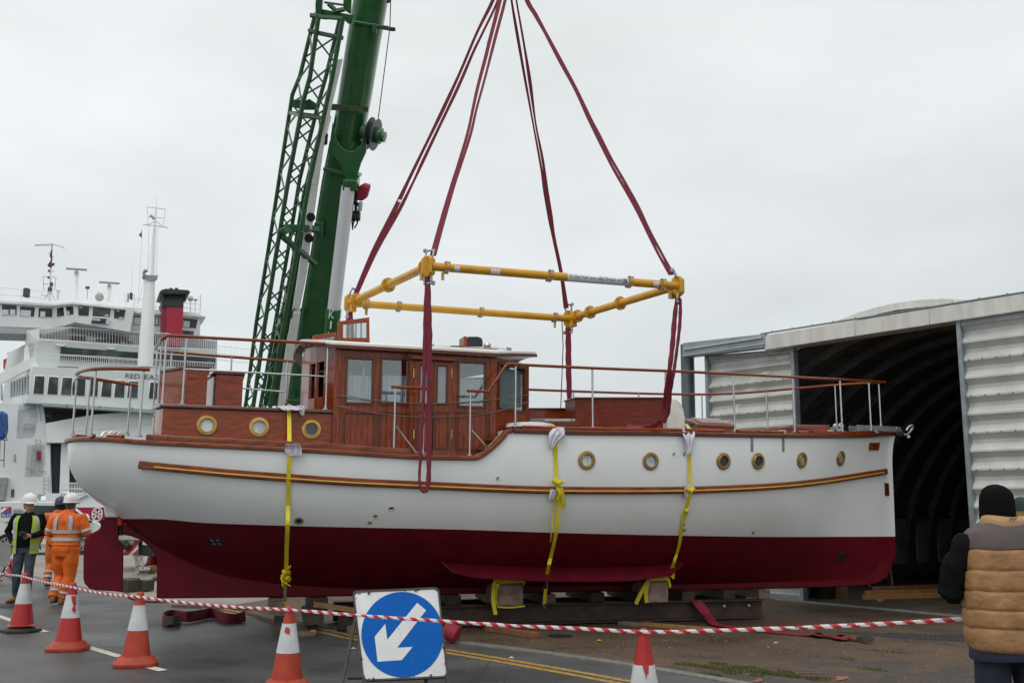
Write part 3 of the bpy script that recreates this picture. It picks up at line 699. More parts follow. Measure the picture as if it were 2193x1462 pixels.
# double doors: two leaves with narrow panes and lower panels
for k,(x0,x1) in enumerate(((886,924),(928,966))):
    h=dwin[k]; a=bp(x0,870,yW).x; b_=bp(x1,870,yW).x
    mb=MB(); wall(near,(a,b_),(2.22,WZ-.12),[h],-.018,mb)
    o=mb.build('door',WOODD if False else WOODV,WHO,25,0,True)
    f=MB(); nf=lambda u,v,w:near(u,v,w-.018); framebars(nf,h,.02,.012,f,.02)
    lp=rect(895+36*k,885,920+36*k,957); framebars(nf,lp,.03,.012,f,.01); f.build('door_moulding',WOODD,o,25,.003,True)
    p_=MB(); um=(lp[0]+lp[1])/2
    for q in (0,1,2):
        c0=lerp(lp[0],lp[1],q/3)+.003; c1=lerp(lp[0],lp[1],(q+1)/3)-.003; P=[nf(p,zz,r) for r in (.01,-.004) for zz in (lp[2],lp[3]) for p in (c0,c1)]; p_.hexa(P)
    p_.build('door_panel',WOODV,o,25,.003,True)
    g=MB(); P=[nf(p,q,r) for r in (.02,.012) for q in (h[2],h[3]) for p in (h[0],h[1])]; g.hexa(P); g.build('pane',pane,o,25,0,True)
    c=MB(); vs=[];fs=[]
    for i in range(13):
        u=lerp(h[0],h[1],i/12); ww=.07+.008*math.sin(i*1.9); vs+=[near(u,h[2]-.05,ww),near(u,h[3]+.02,ww)]
    for i in range(12): fs.append((2*i,2*i+2,2*i+3,2*i+1))
    c.add(vs,fs); c.build('curtain',CURT,o,60,0,True)
    hx=886 if k==0 else 967
    for yy in (799,930):
        q=bp(hx,yy,yW-.022); mb=MB(); mb.tube([q+V((0,0,-.06)),q+V((0,0,.06))],.012,8); mb.build('hinge',BRASS,o,40,0,True)
a=bp(882,766,yW-.05); b_=bp(976,770,yW-.05); mb=MB(); mb.box(((a.x+b_.x)/2,yW-.04,a.z),b_.x-a.x,.09,.045); mb.build('door_hood',CAPW,WHO,25,.012,True)
# lower side panelling
for x0,x1 in ((738,800),(814,874),(979,1040)):
    lp=rect(x0,886,x1,960); f=MB(); framebars(near,lp,.03,.014,f,.01)
    f.build('panel_moulding',WOODD,WHO,25,.003,True); p_=MB(); nq=5
    for q in range(nq):
        c0=lerp(lp[0],lp[1],q/nq)+.004; c1=lerp(lp[0],lp[1],(q+1)/nq)-.004; P=[near(p,zz,r) for r in (.01,-.006) for zz in (lp[2],lp[3]) for p in (c0,c1)]; p_.hexa(P)
    p_.build('panel',WOODV,WHO,25,.004,True)
# corner posts
for x_ in (WX0+.02,WX1-.03):
    mb=MB(); mb.box((x_,yW-.006,(WB+WZ)/2),.09,.03,WZ-WB); mb.build('corner_post',WOODV,WHO,25,.006,True)
# roof: cambered white slab with dark edge
def roofring(x_,half,z0,th,c=.17):
    top=[V((x_,y_,z0+th+c*(1-(y_/1.34)**2))) for y_ in [half*(-1+2*i/14) for i in range(15)]]
    bot=[V((p.x,p.y,p.z-th)) for p in top[::-1]]; return top+bot
xsr=[(WX0-.42,.55),(WX0-.36,.8),(WX0-.27,1.05),(WX0-.14,1.24),(WX0-.05,1.34),(WX0+.2,1.34),(WX1-.2,1.34),(WX1+.02,1.34),(WX1+.25,1.16),(WF,.83),(WF+.09,.76)]
mb=MB(); mb.loft([roofring(x_,h_,WZ+.035,.034) for x_,h_ in xsr]); ro=mb.build('wheelhouse_roof',mat('roof_white_canvas',(.8,.79,.76),.6,col2=(.74,.73,.7),scale=5,bump=.1),BOAT,30,0,True)
mb=MB(); mb.loft([roofring(x_+(.012 if x_>-2 else -.012),h_+.012,WZ-.005,.045) for x_,h_ in xsr]); mb.build('roof_edge',WOODD,ro,30,0,True)
# roof grab rail
def pts(lst,y): return [bp(px,py,y) for px,py in lst]
mb=MB(); mb.tube(dense(pts([(779,739),(905,743.5),(1062,749.5)],-.95),4),.024,8); gr=mb.build('roof_grab_rail',RAILW,ro,40,0,True)
for px,py in ((803,746),(871,749),(955,752),(1040,755)):
    q=bp(px,py,-.95); mb=MB(); mb.box(q+V((0,0,-.02)),.06,.04,.11); mb.build('rail_chock',WOODD,gr,30,.006,True)
# raised hatch doors over the companionway
def flap(quad,win,y,th=.035,clear=True):
    P=[bp(*q,y) for q in quad]; mb=MB()
    # frame as four bars round the light
    Wn=[bp(*q,y) for q in win]
    n=len(P)
    mb.add(P+Wn+[p+V((0,th,0)) for p in P]+[p+V((0,th,0)) for p in Wn],[])
    o=len(P); k=len(P)+4
    fs=[(0,1,5,4),(1,2,6,5),(2,3,7,6),(3,0,4,7)]
    fs+=[tuple(i+8 for i in f) for f in fs]+[(i,(i+1)%4,8+(i+1)%4,8+i) for i in range(4)]+[(4+i,4+(i+1)%4,12+(i+1)%4,12+i) for i in range(4)]
    mb.f+= [list(f) for f in fs]; mb.m+=[0]*len(fs)
    ob=mb.build('companionway_hatch',WOOD,BOAT,25,.006,True)
    g=MB(); g.prism([p+V((0,th*.4,0)) for p in Wn],(0,.006,0)); g.build('pane',pane,ob,25,0,True)
    b2=MB()
    for t in (.3,.55,.78):
        a=Wn[0].lerp(Wn[3],t); b_=Wn[1].lerp(Wn[2],t); b2.bar(a+V((0,th*.9,0)),b_+V((0,th*.9,0)),.025,.01,(0,1,0))
    b2.build('guard_bar',STEEL,ob,25,0,True)
flap(((722,744),(724,688),(791,679),(792,744)),((735,723),(735,694.6),(785,690),(785,723)),-.45)
flap(((669,762),(670,718),(720,710.5),(722,762)),((682,755),(683,725),(716,720),(717,755)),.65)
mb=MB(); mb.box((WX0+.28,.1,WZ+.19),.62,1.15,.06); mb.build('hatch_coaming',WHITEP,BOAT,25,.01,True)
mb=MB(); q=bp(690,757,.1); mb.lathe([(.03,0),(.085,.02),(.085,.15),(.03,.2)],V((q.x-.1,-.1,WZ+.06)),(-1,-.2,0),14); mb.build('deck_horn',WHITEP,BOAT,30,0,True)
# things on the roof: folded mast, radar, black panel
mb=MB(); mb.tube(pts([(885,741),(960,744),(1050,750),(1095,755)],.1),[.03,.035,.035,.03],8); ma=mb.build('folded_mast',mat('cream_mast',(.72,.7,.6),.4),BOAT,40,0,True)
for a,b_,c in (((905,741.5),(928,742),(.12,.2,.45)),((965,745),(995,746),(.05,.2,.16))):
    mb=MB(); mb.tube(pts([a,b_],.1),.042,8); mb.build('mast_wrap',mat('wrap_%d'%(c[2]*100),c,.6),ma,40,0,True)
mb=MB()
for px,py,r in ((1045,745,.05),(1060,748,.06),(1075,750,.055),(1088,752,.05),(1040,741,.03)): mb.ball(bp(px,py,.05),(r*1.4,r,r*.7),8,6)
mb.tube(pts([(1040,748),(1066,752),(1098,756)],-.02),.015,6); mb.tube(pts([(1085,745),(1094,746),(1093,760)],.0),.018,6); mb.build('mast_fittings',fit,ma,40,0,True)
P=pts([(999,742),(999,724),(1003,720.5),(1024,720.5),(1032,724),(1034,731),(1034,742)],-.15); mb=MB(); mb.prism(P,(0,.05,0)); mb.build('solar_panel',mat('black_gloss_panel',(.012,.016,.018),.15),BOAT,30,.006,True)
P=pts([(993.5,742),(993.5,720),(1000,719.5),(1000,742)],-.17); mb=MB(); mb.prism(P,(0,.3,0)); mb.build('panel_board',WOOD,BOAT,30,.005,True)
mb=MB(); q=bp(1044,738,.0); mb.lathe([(.02,0),(.02,.06),(.06,.09),(.05,.12),(.001,.13)],V((q.x,0,q.z-.1)),(0,0,1),12); mb.build('search_lamp',fit,BOAT,30,0,True)
# ---------------------------------------------------------------- hand rails and stanchions
def rail(pxs,ys,r=.022,n=5,m=RAILW,name='hand_rail',z=None):
    if isinstance(ys,(int,float)): ys=[ys]*len(pxs)
    P=[bp(px,py,y) for (px,py),y in zip(pxs,ys)]; mb=MB(); mb.tube(dense(P,n) if n>1 else P,r,10); return mb.build(name,m,BOAT,40,0,True)
def post(a,b_,y,r=.014,base=True,name='stanchion',brace=None):
    A=bp(*a,y); B_=bp(*b_,y); B_=V((lerp(A.x,B_.x,.5),y,B_.z)); A=V((B_.x,y,A.z))
    mb=MB(); mb.tube([A,B_],r,10)
    if base: mb.lathe([(.045,0),(.045,.012),(.02,.018),(.02,.05),(r,.05)],B_,(0,0,1),12); 
    o=mb.build(name,STEEL,BOAT,40,0,True)
    if brace:
        c,d=brace; mb=MB(); mb.tube([bp(*c,y),bp(d[0],d[1],y+.02)],.011,8); mb.build('stay',STEEL,o,40,0,True)
    return o
# aft cabin rail (one long loop of wood)
zr_=3.8
rail([(735,738),(600,731),(480,725),(358,718)],-1.2,n=4)
rail([(735,738),(797,802)],-1.2,n=1)
rail([(350,752),(440,760),(560,769),(640,775),(660,796)],1.2,n=1)
rail([(358,718),(346,728),(334,748),(350,752)],[-1.2,-1.05,.6,1.2],n=4)
for a,b_ in (((399,720),(391,866)),((704,737),(696,877)),((779,786),(776,882)),((356,722),(348,866))): post(a,b_,-1.19)
for a,b_,y in (((346,733),(338,866),-.6),((337,747),(328,877),.5),((367,754),(362,850),1.19),((495,765),(492,866),1.19),((616,774),(612,864),1.19)): post(a,b_,y)
rail([(395,790),(697,806)],-1.2,.013,1,STEEL,'mid_rail'); rail([(518,831),(614,839)],1.2,.013,1,STEEL,'mid_rail')
# stern pulpit
rail([(321,791),(262,789),(206,789.5),(178,793.5),(164,800.5),(174,806),(193,809.5),(240,817),(295,825)],[-1.22,-1.2,-1.0,-.55,0,.55,.95,1.15,1.22],.026,6)
for a,b_,y in (((206,792),(193,934),-.95),((310,793),(295,935),-1.2),((166,803),(154,930),0.),((193,811),(184,933),.9),((281,825),(272,932),1.2)): post(a,b_,y)
mb=MB(); q=bp(157,842,0.03)
mb.tube([q+V((.0,.06*math.cos(t),.07*math.sin(t)+.01*t)) for t in [i*.5 for i in range(26)]],.006,5); mb.tube(dense([bp(176,806,-.1),bp(160,815,-.05),bp(156,832,.0),bp(160,846,0.02)],5),.006,5); mb.build('ensign_cable',BLACK,BOAT,40,0,True)
mb=MB()
for px in (232,245,255): 
    q=bp(px,934,.2); mb.tube(dense([q+V((-.09,0,.0)),q+V((-.05,.02,.06)),q+V((.04,0,.03)),q+V((.1,0,.07))],4),.014,6)
mb.build('mooring_fairlead',fit,BOAT,40,0,True)
# gate rails at the waist
yG=-1.58
rail([(838,828),(914,832)],yG,n=1); post((848,831),(842,970),yG,brace=((848,912),(892,970))); post((909,834),(905,972),yG)
rail([(1000,836.5),(1046,838.5),(1085,781),(1098,779)],yG,n=1); post((1008,840),(1005,975),yG,brace=((1010,921),(1047,962)))
rail([(1085,779.5),(1270,788),(1427,794),(1560,800),(1700,807.5),(1800,812.5),(1896,818.5)],[-1.58,-1.56,-1.45,-1.25,-.95,-.62,0],n=6)
rail([(1133,834),(1300,840),(1430,843.5),(1520,844),(1600,840.5),(1700,832),(1800,823.5),(1896,818)],[1.5,1.5,1.45,1.35,1.2,.95,.6,0],n=6)
for a,b_,y in (((1104,783),(1104,914),-1.57),((1267,789),(1271,918),-1.55),((1424,795),(1428,920),-1.44),((1570,801),(1574,923),-1.22),((1697,808),(1703,926),-.95),((1799,813),(1804,924),-.62),((1861,817),(1865.5,923),-.22)): post(a,b_,y)
for a,b_,y in (((1227,838),(1229,900),1.5),((1367,842),(1369,905),1.45),((1502,844),(1505,902),1.36),((1640,837),(1646,921),1.1),((1789,825),(1791.6,912),.64),((1883,819),(1886,913),.1)): post(a,b_,y)
# mooring ropes slung round the wheelhouse
ROPE=mat('brown_rope',(.2,.16,.12),.9,col2=(.1,.08,.06),scale=60)
mb=MB(); mb.tube(dense([bp(655,868,.3),bp(690,860,-.6),bp(722,847,-1.29),bp(800,857,-1.3),bp(900,864,-1.3),bp(1000,861,-1.3),bp(1062,855,-1.3),bp(1133,845,-.74)],5),.008,6)
mb.tube(dense([bp(660,875,.3),bp(722,869.5,-1.29),bp(800,884,-1.3),bp(900,893,-1.3),bp(1000,890,-1.3),bp(1062,881,-1.3),bp(1133,859.5,-.74)],5),.008,6)
for k in range(5): mb.tube(dense([bp(658+k*3,865+k,-.2),bp(664,850-k*9,-.3),bp(672+k*4,868+k*2,-.3),bp(690+4*k,866,-.8)],4),.008,6)
mb.build('mooring_rope',ROPE,BOAT,40,0,True)
# ---------------------------------------------------------------- foredeck gear
def blk(px0,py0,px1,py1,y0,d,name,m,bev=.01,parent=None):
    P=pts([(px0,py1),(px1,py1),(px1,py0),(px0,py0)],y0); mb=MB(); mb.prism(P,(0,d,0)); return mb.build(name,m,parent or BOAT,25,bev,True)
sw=blk(1232,852,1427,918,-.5,.45,'foredeck_seat',mat('seat_mahogany',(.19,.026,.006),.35,col2=(.11,.014,.004),scale=4,stretch=(1,1,7),coat=.15,spec=.25))
blk(1231,850,1428,853.5,-.53,.5,'seat_cap',WOODD,.006,sw); blk(1253,854,1256,915,-.506,.02,'seat_batten',WOODD,.002,sw)
lo=blk(1133,875,1233,903,.2,.6,'foredeck_locker',WOOD); blk(1133,873,1233,876,.17,.65,'locker_lid',WOODD,.005,lo)
sk=blk(1135,896,1232,902,-.55,.55,'slatted_grating',mat('pale_slats',(.5,.5,.48),.5,col2=(.25,.25,.24),scale=3,stretch=(1,40,1),contrast=(.45,.5)),.004)
blk(1120,902,1240,912,-.75,.3,'grating_coaming',WOODD,.006)
mb=MB(); q=bp(1135,913,-1.3); mb.lathe([(.02,-.02),(.34,-.02),(.33,.03),(.25,.045),(.01,.05)],q,(0,0,1),22); mb.build('deck_hatch_cover',WHITEP,BOAT,30,0,True)
# white cowl
cp=[(1427.5,922),(1428.5,880),(1432,857),(1440,851.5),(1449,853),(1459,862),(1465.5,876),(1468.5,895),(1469,922)]
P=pts(cp,-.62); mb=MB(); n=len(P); c0=sum(P,V())/n; ringz=[]
for k,(s_,yy) in enumerate(((.86,0),(.97,.025),(1,.08),(1,.5),(.97,.56),(.86,.58))):
    ringz.append([V((c0.x+(p.x-c0.x)*s_,-.62+yy,c0.z+(p.z-c0.z)*(s_ if p.z>c0.z else 1))) for p in P])
mb.loft(ringz); mb.build('ventilator_cowl',mat('stained_white_grp',(.68,.68,.67),.5,col2=(.6,.58,.5),scale=2.5,contrast=(.3,.5)),BOAT,50,0,True)
# skylight
a=MB(); y0=-.62
A=pts([(1471,905),(1492,914),(1572,914),(1564,905)],y0)
b0=bp(1495,922,y0); b1=bp(1572,922,y0); zt=bp(1495,914,y0).z
a.box(((b0.x+b1.x)/2,y0+.4,(b0.z+zt)/2),b1.x-b0.x,.8,zt-b0.z+.05); skl=a.build('skylight',WOOD,BOAT,25,.01,True)
mb=MB()
for s in (0,1):
    pass
mb.hexa([V((b0.x-.02,y0-.03,zt+.01)),V((b1.x+.02,y0-.03,zt+.01)),V((b0.x-.02,y0+.4,zt+.13)),V((b1.x+.02,y0+.4,zt+.13)),V((b0.x-.02,y0-.03,zt+.045)),V((b1.x+.02,y0-.03,zt+.045)),V((b0.x-.02,y0+.4,zt+.165)),V((b1.x+.02,y0+.4,zt+.165))]); mb.build('skylight_leaf',WOOD,skl,25,.008,True)
mb=MB()
for k in range(6):
    t=.12+.15*k; xa=lerp(b0.x,b1.x,.1); xb_=lerp(b0.x,b1.x,.9); yy=lerp(y0-.03,y0+.4,t); zz=lerp(zt+.05,zt+.17,t); mb.tube([(xa,yy,zz+.015),(xb_,yy,zz+.015)],.008,6)
mb.build('skylight_bar',STEEL,skl,25,0,True)
fh=blk(1655,915,1778,930,-.42,.7,'forehatch',WOOD); 
P=[bp(1655,921,-.42),bp(1697,909,-.42),bp(1777,909,-.42),bp(1777,916,-.42),bp(1655,926,-.42)]; mb=MB(); mb.prism(P,(0,.7,0)); mb.build('forehatch_lid',mat('red_mahogany_lid',(.2,.03,.012),.25,coat=.8,stretch=(1,1,7)),fh,25,.008,True)
# windlass, rollers and anchor
mb=MB(); q=bp(1800,927,-.2); mb.box(q+V((0,.1,.05)),.12,.2,.12); mb.lathe([(.05,-.09),(.05,-.07),(.03,-.04),(.03,.04),(.05,.07),(.05,.09)],q+V((0,.05,.12)),(0,1,0),14); mb.build('anchor_windlass',fit,BOAT,30,.006,True)
rz_=zs(6.7)+.09
mb=MB()
for yy in (-.11,.11): mb.box((6.5,yy,rz_+.02),.86,.012,.10)
mb.box((6.5,0,rz_-.025),.86,.22,.012)
mb.hexa([V((6.93,-.116,rz_-.03)),V((7.1,-.04,rz_-.09)),V((6.93,.116,rz_-.03)),V((7.1,.04,rz_-.09)),V((6.93,-.116,rz_+.07)),V((7.05,-.04,rz_-.02)),V((6.93,.116,rz_+.07)),V((7.05,.04,rz_-.02))])
mb.tube([(6.88,-.13,rz_+.02),(6.88,.13,rz_+.02)],.04,12)
mb.build('bow_roller',mat('roller_steel',(.33,.33,.33),.4,.8),BOAT,30,.004,True)
mb=MB(); a0=bp(1936,930,0)
mb.tube(dense([bp(1941,921,-.06),bp(1946,914,-.06),bp(1952,910.5,-.05),bp(1955.5,911.5,0),bp(1955,916,.05),bp(1949,924,.06),bp(1944,929,.04),bp(1938,930,0),bp(1931,929.5,0)],5),.017,8)
mb.ball(bp(1946,935,0),.03,10,7); mb.tube([bp(1931,929.5,0),bp(1912,926,0)],.022,8); mb.build('anchor',mat('white_galv_anchor',(.66,.66,.66),.4,.3),BOAT,40,0,True)
mb=MB()
for px,y in ((1500,-1.38),(1598,-1.2),(1676,-1.0),(1780,-.72),(1880,-.16),(1445,-1.45)):
    q=bp(px,928,y); mb.box(q,.1,.05,.05); mb.tube([q+V((-.07,0,.04)),q+V((.07,0,.04))],.015,6)
mb.build('mooring_cleat',fit,BOAT,30,.006,True)
# ================================================================ corrugated boat shed
SE_=V((-math.sin(rad(39)),math.cos(rad(39)),0)); SN=V((SE_.y,-SE_.x,0)) # along the face (to the left, away) ; into the shed
SP=V((6.28,17.48,0)); SR_=-SE_
MSHED=Matrix((SR_,SN,V((0,0,1)))).transposed().to_4x4(); MSHED.translation=SP  # local: x along the face to the right, y into the shed
SHED=thing('boat_shed','grey corrugated metal shed with arched roof and open sliding doors','shed',M=MSHED)
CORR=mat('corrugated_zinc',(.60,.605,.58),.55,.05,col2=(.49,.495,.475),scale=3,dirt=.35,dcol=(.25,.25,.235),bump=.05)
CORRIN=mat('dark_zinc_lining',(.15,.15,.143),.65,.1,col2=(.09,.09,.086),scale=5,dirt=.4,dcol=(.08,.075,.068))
FASC=mat('pale_fascia',(.68,.68,.64),.6,col2=(.56,.56,.525),scale=2.2,stretch=(3,1,.6),dirt=.25,dcol=(.3,.3,.26))
TEAL=mat('blue_grey_steel',(.13,.17,.19),.5,.3,col2=(.09,.12,.135),scale=6)
FRAME=mat('door_frame_zinc',(.30,.34,.36),.5,.4,col2=(.22,.25,.27),scale=6)
def sl(px,py,off=0.):
    p=onplane(px,py,SP+SN*off,SN)-SP; return p.dot(SR_),p.z
def door(name,x0,x1,z0,ztl,ztr,y,label=None,first=0):
    mb=MB(); pitch=.298; prof=[]
    z=4.70-.298*20+first
    while z<5.2:
        prof+= [(z,.0),(z+.03,.0),(z+.045,.012),(z+.15,.10),(z+.168,.118),(z+.29,.02)]
        z+=pitch
    zs_=[(z_,d) for z_,d in prof if z0-.05<=z_]
    zs_=[(z_,d) for z_,d in zs_ if z_<=max(ztl,ztr)+.2]
    n=10; vs=[];fs=[]
    for i in range(n+1):
        xx=lerp(x0,x1,i/n); zt=lerp(ztl,ztr,i/n)
        for z_,d in zs_: vs.append((xx,y+d,max(z0,min(zt,z_))))
    k=len(zs_)
    for i in range(n):
        for j in range(k-1): fs.append((i*k+j,(i+1)*k+j,(i+1)*k+j+1,i*k+j+1))
    mb.add(vs,fs)
    mb.add([(x0,y+.09,z0),(x1,y+.09,z0),(x1,y+.09,ztr),(x0,y+.09,ztl)],[(0,1,2,3)])
    d=mb.build(name,CORR,SHED,30,0,True)
    f=MB(); f.box((x0+.03,y+.03,(z0+ztl)/2),.07,.14,ztl-z0); f.box((x1-.03,y+.03,(z0+ztr)/2),.07,.14,ztr-z0)
    if name=='sliding_door' and x0<0: f.box(((x0+x1)/2,y+.03,z0+.05),x1-x0,.13,.10)
    f.hexa([V((x0,y-.02,ztl-.09)),V((x1,y-.02,ztr-.09)),V((x0,y+.1,ztl-.09)),V((x1,y+.1,ztr-.09)),V((x0,y-.02,ztl)),V((x1,y-.02,ztr)),V((x0,y+.1,ztl)),V((x1,y+.1,ztr))])
    f.build('door_frame',FRAME,d,30,0,True)
    b=MB()
    for r_ in range(17):
        zz=4.70-.298*20+first+.014+r_*.298*2
        if z0+.3<zz<min(ztl,ztr)-.1:
            q=x0+.15
            while q<x1-.05: b.lathe([(.014,0),(.014,.008),(.004,.014)],(q,y,zz),(0,-1,0),6); q+=.22
    b.build('door_bolt',mat('bolt_grey',(.25,.25,.25),.5,.6),d,30,0,True); return d
door('sliding_door',-3.63,-1.45,.0,4.84,4.74,.10,first=.05)
door('sliding_door',1.83,4.6,.0,4.78,4.78,-.03)
# sliding rail and fascia
mb=MB(); mb.hexa([V((-4.05,-.14,4.84)),V((-1.95,-.14,4.79)),V((-4.05,.08,4.84)),V((-1.95,.08,4.79)),V((-4.05,-.14,5.14)),V((-1.95,-.14,5.06)),V((-4.05,.08,5.14)),V((-1.95,.08,5.06))]); mb.build('door_rail',mat('rail_zinc',(.33,.38,.40),.45,.5,col2=(.25,.29,.31),scale=4),SHED,30,.004,True)
mb=MB(); mb.box((-3.0,-.16,4.99),2.0,.05,.035); mb.box((-3.0,-.15,4.86),2.1,.03,.02); mb.build('door_rail_lip',mat('pale_zinc',(.5,.53,.54),.4,.5),SHED,30,.003,True)
mb=MB()
xsf=[-2.02,-.4,.98,1.0,2.9,4.8]
for a,b in ((-2.02,.0),(.003,1.4),(1.403,4.9)):
    z0=lerp(4.74,4.80,(a+2)/7); z1=lerp(4.74,4.80,(b+2)/7); t0=lerp(5.03,5.07,(a+2)/7); t1=lerp(5.03,5.07,(b+2)/7); w=.04 if a<-2 else 0
    mb.hexa([V((a+w,-.13,z0)),V((b,-.13,z1)),V((a,.22,z0)),V((b,.22,z1)),V((a+w*2,-.13,t0)),V((b,-.13,t1)),V((a,.22,t0+.03)),V((b,.22,t1+.03))])
mb.build('fascia',FASC,SHED,30,.012,True)
mb=MB(); mb.box((1.4,-.10,5.075),6.9,.08,.02); mb.build('fascia_flashing',FRAME,SHED,30,0,True)
mb=MB()
for k in range(14): mb.lathe([(.012,0),(.012,.02),(.003,.03)],(-1.8+.45*k,-.09,5.085),(0,0,1),6)
mb.build('fascia_bolt',TEAL,SHED,30,0,True)
# end post (rolled steel section)
mb=MB(); mb.box((-4.12,-.02,2.57),.17,.03,5.14); mb.box((-4.12,.19,2.57),.17,.03,5.14); mb.box((-4.12,.085,2.57),.03,.19,5.14); mb.build('rail_post',TEAL,SHED,30,0,True)
# threshold track
mb=MB(); mb.box((1.2,-.02,.012),6.4,.05,.035); mb.build('door_track',mat('track_steel',(.27,.3,.31),.5,.5),SHED,30,0,True)
# barrel vault: arched ribs and fine corrugation, open at the front
RV=5.07; XC=.7; ZC=.14; nA=40
def arch(y,r): return [V((XC+r*math.cos(math.pi*(1-i/nA)),y,-.01 if i in (0,nA) else ZC+r*math.sin(math.pi*(1-i/nA)))) for i in range(nA+1)]
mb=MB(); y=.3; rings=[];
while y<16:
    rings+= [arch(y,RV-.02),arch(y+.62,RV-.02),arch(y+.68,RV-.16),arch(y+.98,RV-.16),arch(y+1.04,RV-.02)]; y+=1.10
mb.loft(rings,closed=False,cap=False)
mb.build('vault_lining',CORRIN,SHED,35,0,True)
# fine horizontal flutes between the ribs
mb=MB(); y=.3
while y<9:
    for i in range(6,118):
        a=math.pi*(1-i/240); r_=RV-.028
        p=V((XC+r_*math.cos(a),y+.02,ZC+r_*math.sin(a)))
        if p.z<1.2: continue
        mb.bar(p,p+V((0,.58,0)),.02,.03)
    y+=1.10
mb.build('vault_flutes',mat('lightened_fluted_lining',(.19,.19,.18),.6,.1,col2=(.12,.12,.115),scale=4,dirt=.4,dcol=(.06,.06,.055)),SHED,0,0,True)  # same zinc as the ribs, lightened in colour against the shade between flutes
mb=MB(); mb.loft([arch(.22,RV+.02),arch(.22,RV+.07),arch(16,RV+.07),arch(16,RV+.02)],closed=False,cap=False); mb.build('vault_roof',CORR,SHED,35,0,True)
mb=MB(); mb.loft([arch(.18,RV-.03),arch(.18,RV+.10),arch(.9,RV+.13),arch(.9,RV+.09)],closed=False,cap=False); mb.build('roof_verge',FASC,SHED,35,0,True)
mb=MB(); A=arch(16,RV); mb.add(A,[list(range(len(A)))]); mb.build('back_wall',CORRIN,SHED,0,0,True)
mb=MB()
for k in range(12): mb.box((XC-4.88,.62+1.1*k,.75),.05,.56,1.5)
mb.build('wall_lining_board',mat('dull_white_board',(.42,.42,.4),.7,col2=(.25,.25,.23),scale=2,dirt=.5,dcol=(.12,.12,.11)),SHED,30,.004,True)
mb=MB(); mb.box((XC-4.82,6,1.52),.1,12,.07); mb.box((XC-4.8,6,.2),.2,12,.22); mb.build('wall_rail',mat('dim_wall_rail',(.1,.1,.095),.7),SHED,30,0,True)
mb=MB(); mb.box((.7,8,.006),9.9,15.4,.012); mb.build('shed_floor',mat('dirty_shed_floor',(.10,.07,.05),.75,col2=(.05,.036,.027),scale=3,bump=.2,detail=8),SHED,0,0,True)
def shed_pt(px,py,off=0,z=None):
    if z is not None:
        return gnd(px,py,z)
    return onplane(px,py,SP+SN*off,SN)
# timber stacked inside the door
NEWT=mat('new_timber',(.50,.27,.11),.75,col2=(.36,.18,.07),scale=5,stretch=(6,6,1),bump=.15)
def plank(name,a,b,w,h,m,label,cat,group=None,rollz=0,bev=.004):
    a=V(a);b=V(b); mb=MB(); d=(b-a).normalized(); up=V((0,0,1)); mb.bar(a+V((0,0,h/2)),b+V((0,0,h/2)),w,h,(0,0,1))
    o=mb.build(name,m,None,30,bev); tag(o,label,cat,group); return centre(o)
g_='timber lying inside the shed door'
p0=gnd(1850,1284); p1=gnd(2045,1279)
plank('timber_plank',p0,p0+(p1-p0)*1.1,.1,.1,NEWT,'pale squared timber inside the shed door, nearest of the three with cut ends showing','timber',g_)
q0=gnd(1858,1280); plank('timber_plank',q0+V((.05,.2,0)),q0+(p1-p0)*1.05+V((0,.25,0)),.1,.12,NEWT,'pale squared timber inside the shed door, between two others','timber',g_)
q0=gnd(1874,1277); plank('timber_plank',q0+V((.1,.3,0)),q0+(p1-p0)+V((0,.5,0)),.12,.17,mat('aged_timber',(.28,.16,.075),.8,col2=(.18,.1,.045),scale=5,stretch=(6,6,1)),'darker squared timber inside the shed door, at the back of the stack','timber',g_)
q0=gnd(1884,1288); plank('timber_offcut',q0,q0+V((.1,.12,0)),.09,.05,NEWT,'short pale timber offcut lying just inside the shed door','offcut')
q=gnd(1735,1285); mb=MB(); mb.lathe([(.22,0),(.28,.5),(.3,.52),(.29,.54),(.25,.54),(.2,.05),(.001,.04)],q+V((.35,.35,0)),(0,0,1),18); o=mb.build('plastic_tub',DARK,None,40); tag(o,'black plastic tub just inside the left edge of the shed opening','tub'); centre(o)
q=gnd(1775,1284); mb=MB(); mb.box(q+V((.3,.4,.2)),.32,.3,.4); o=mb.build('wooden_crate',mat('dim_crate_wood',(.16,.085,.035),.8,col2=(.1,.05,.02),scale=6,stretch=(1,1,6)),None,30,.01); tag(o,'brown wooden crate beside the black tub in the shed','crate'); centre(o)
q=gnd(1895,1262); mb=MB()
for dx,s in ((0,1),(.5,1),(.0,-1),(.5,-1)): mb.bar(q+V((dx+.05*s,.25*s+1,0)),q+V((dx,1,.8)),.05,.05)
mb.bar(q+V((-.15,1,.82)),q+V((.7,1,.82)),.09,.09); o=mb.build('saw_horse',mat('dim_steel',(.16,.16,.16),.5,.5),None,30,.004); tag(o,'thin legged trestle in the dark of the shed beside the bow','trestle'); centre(o)
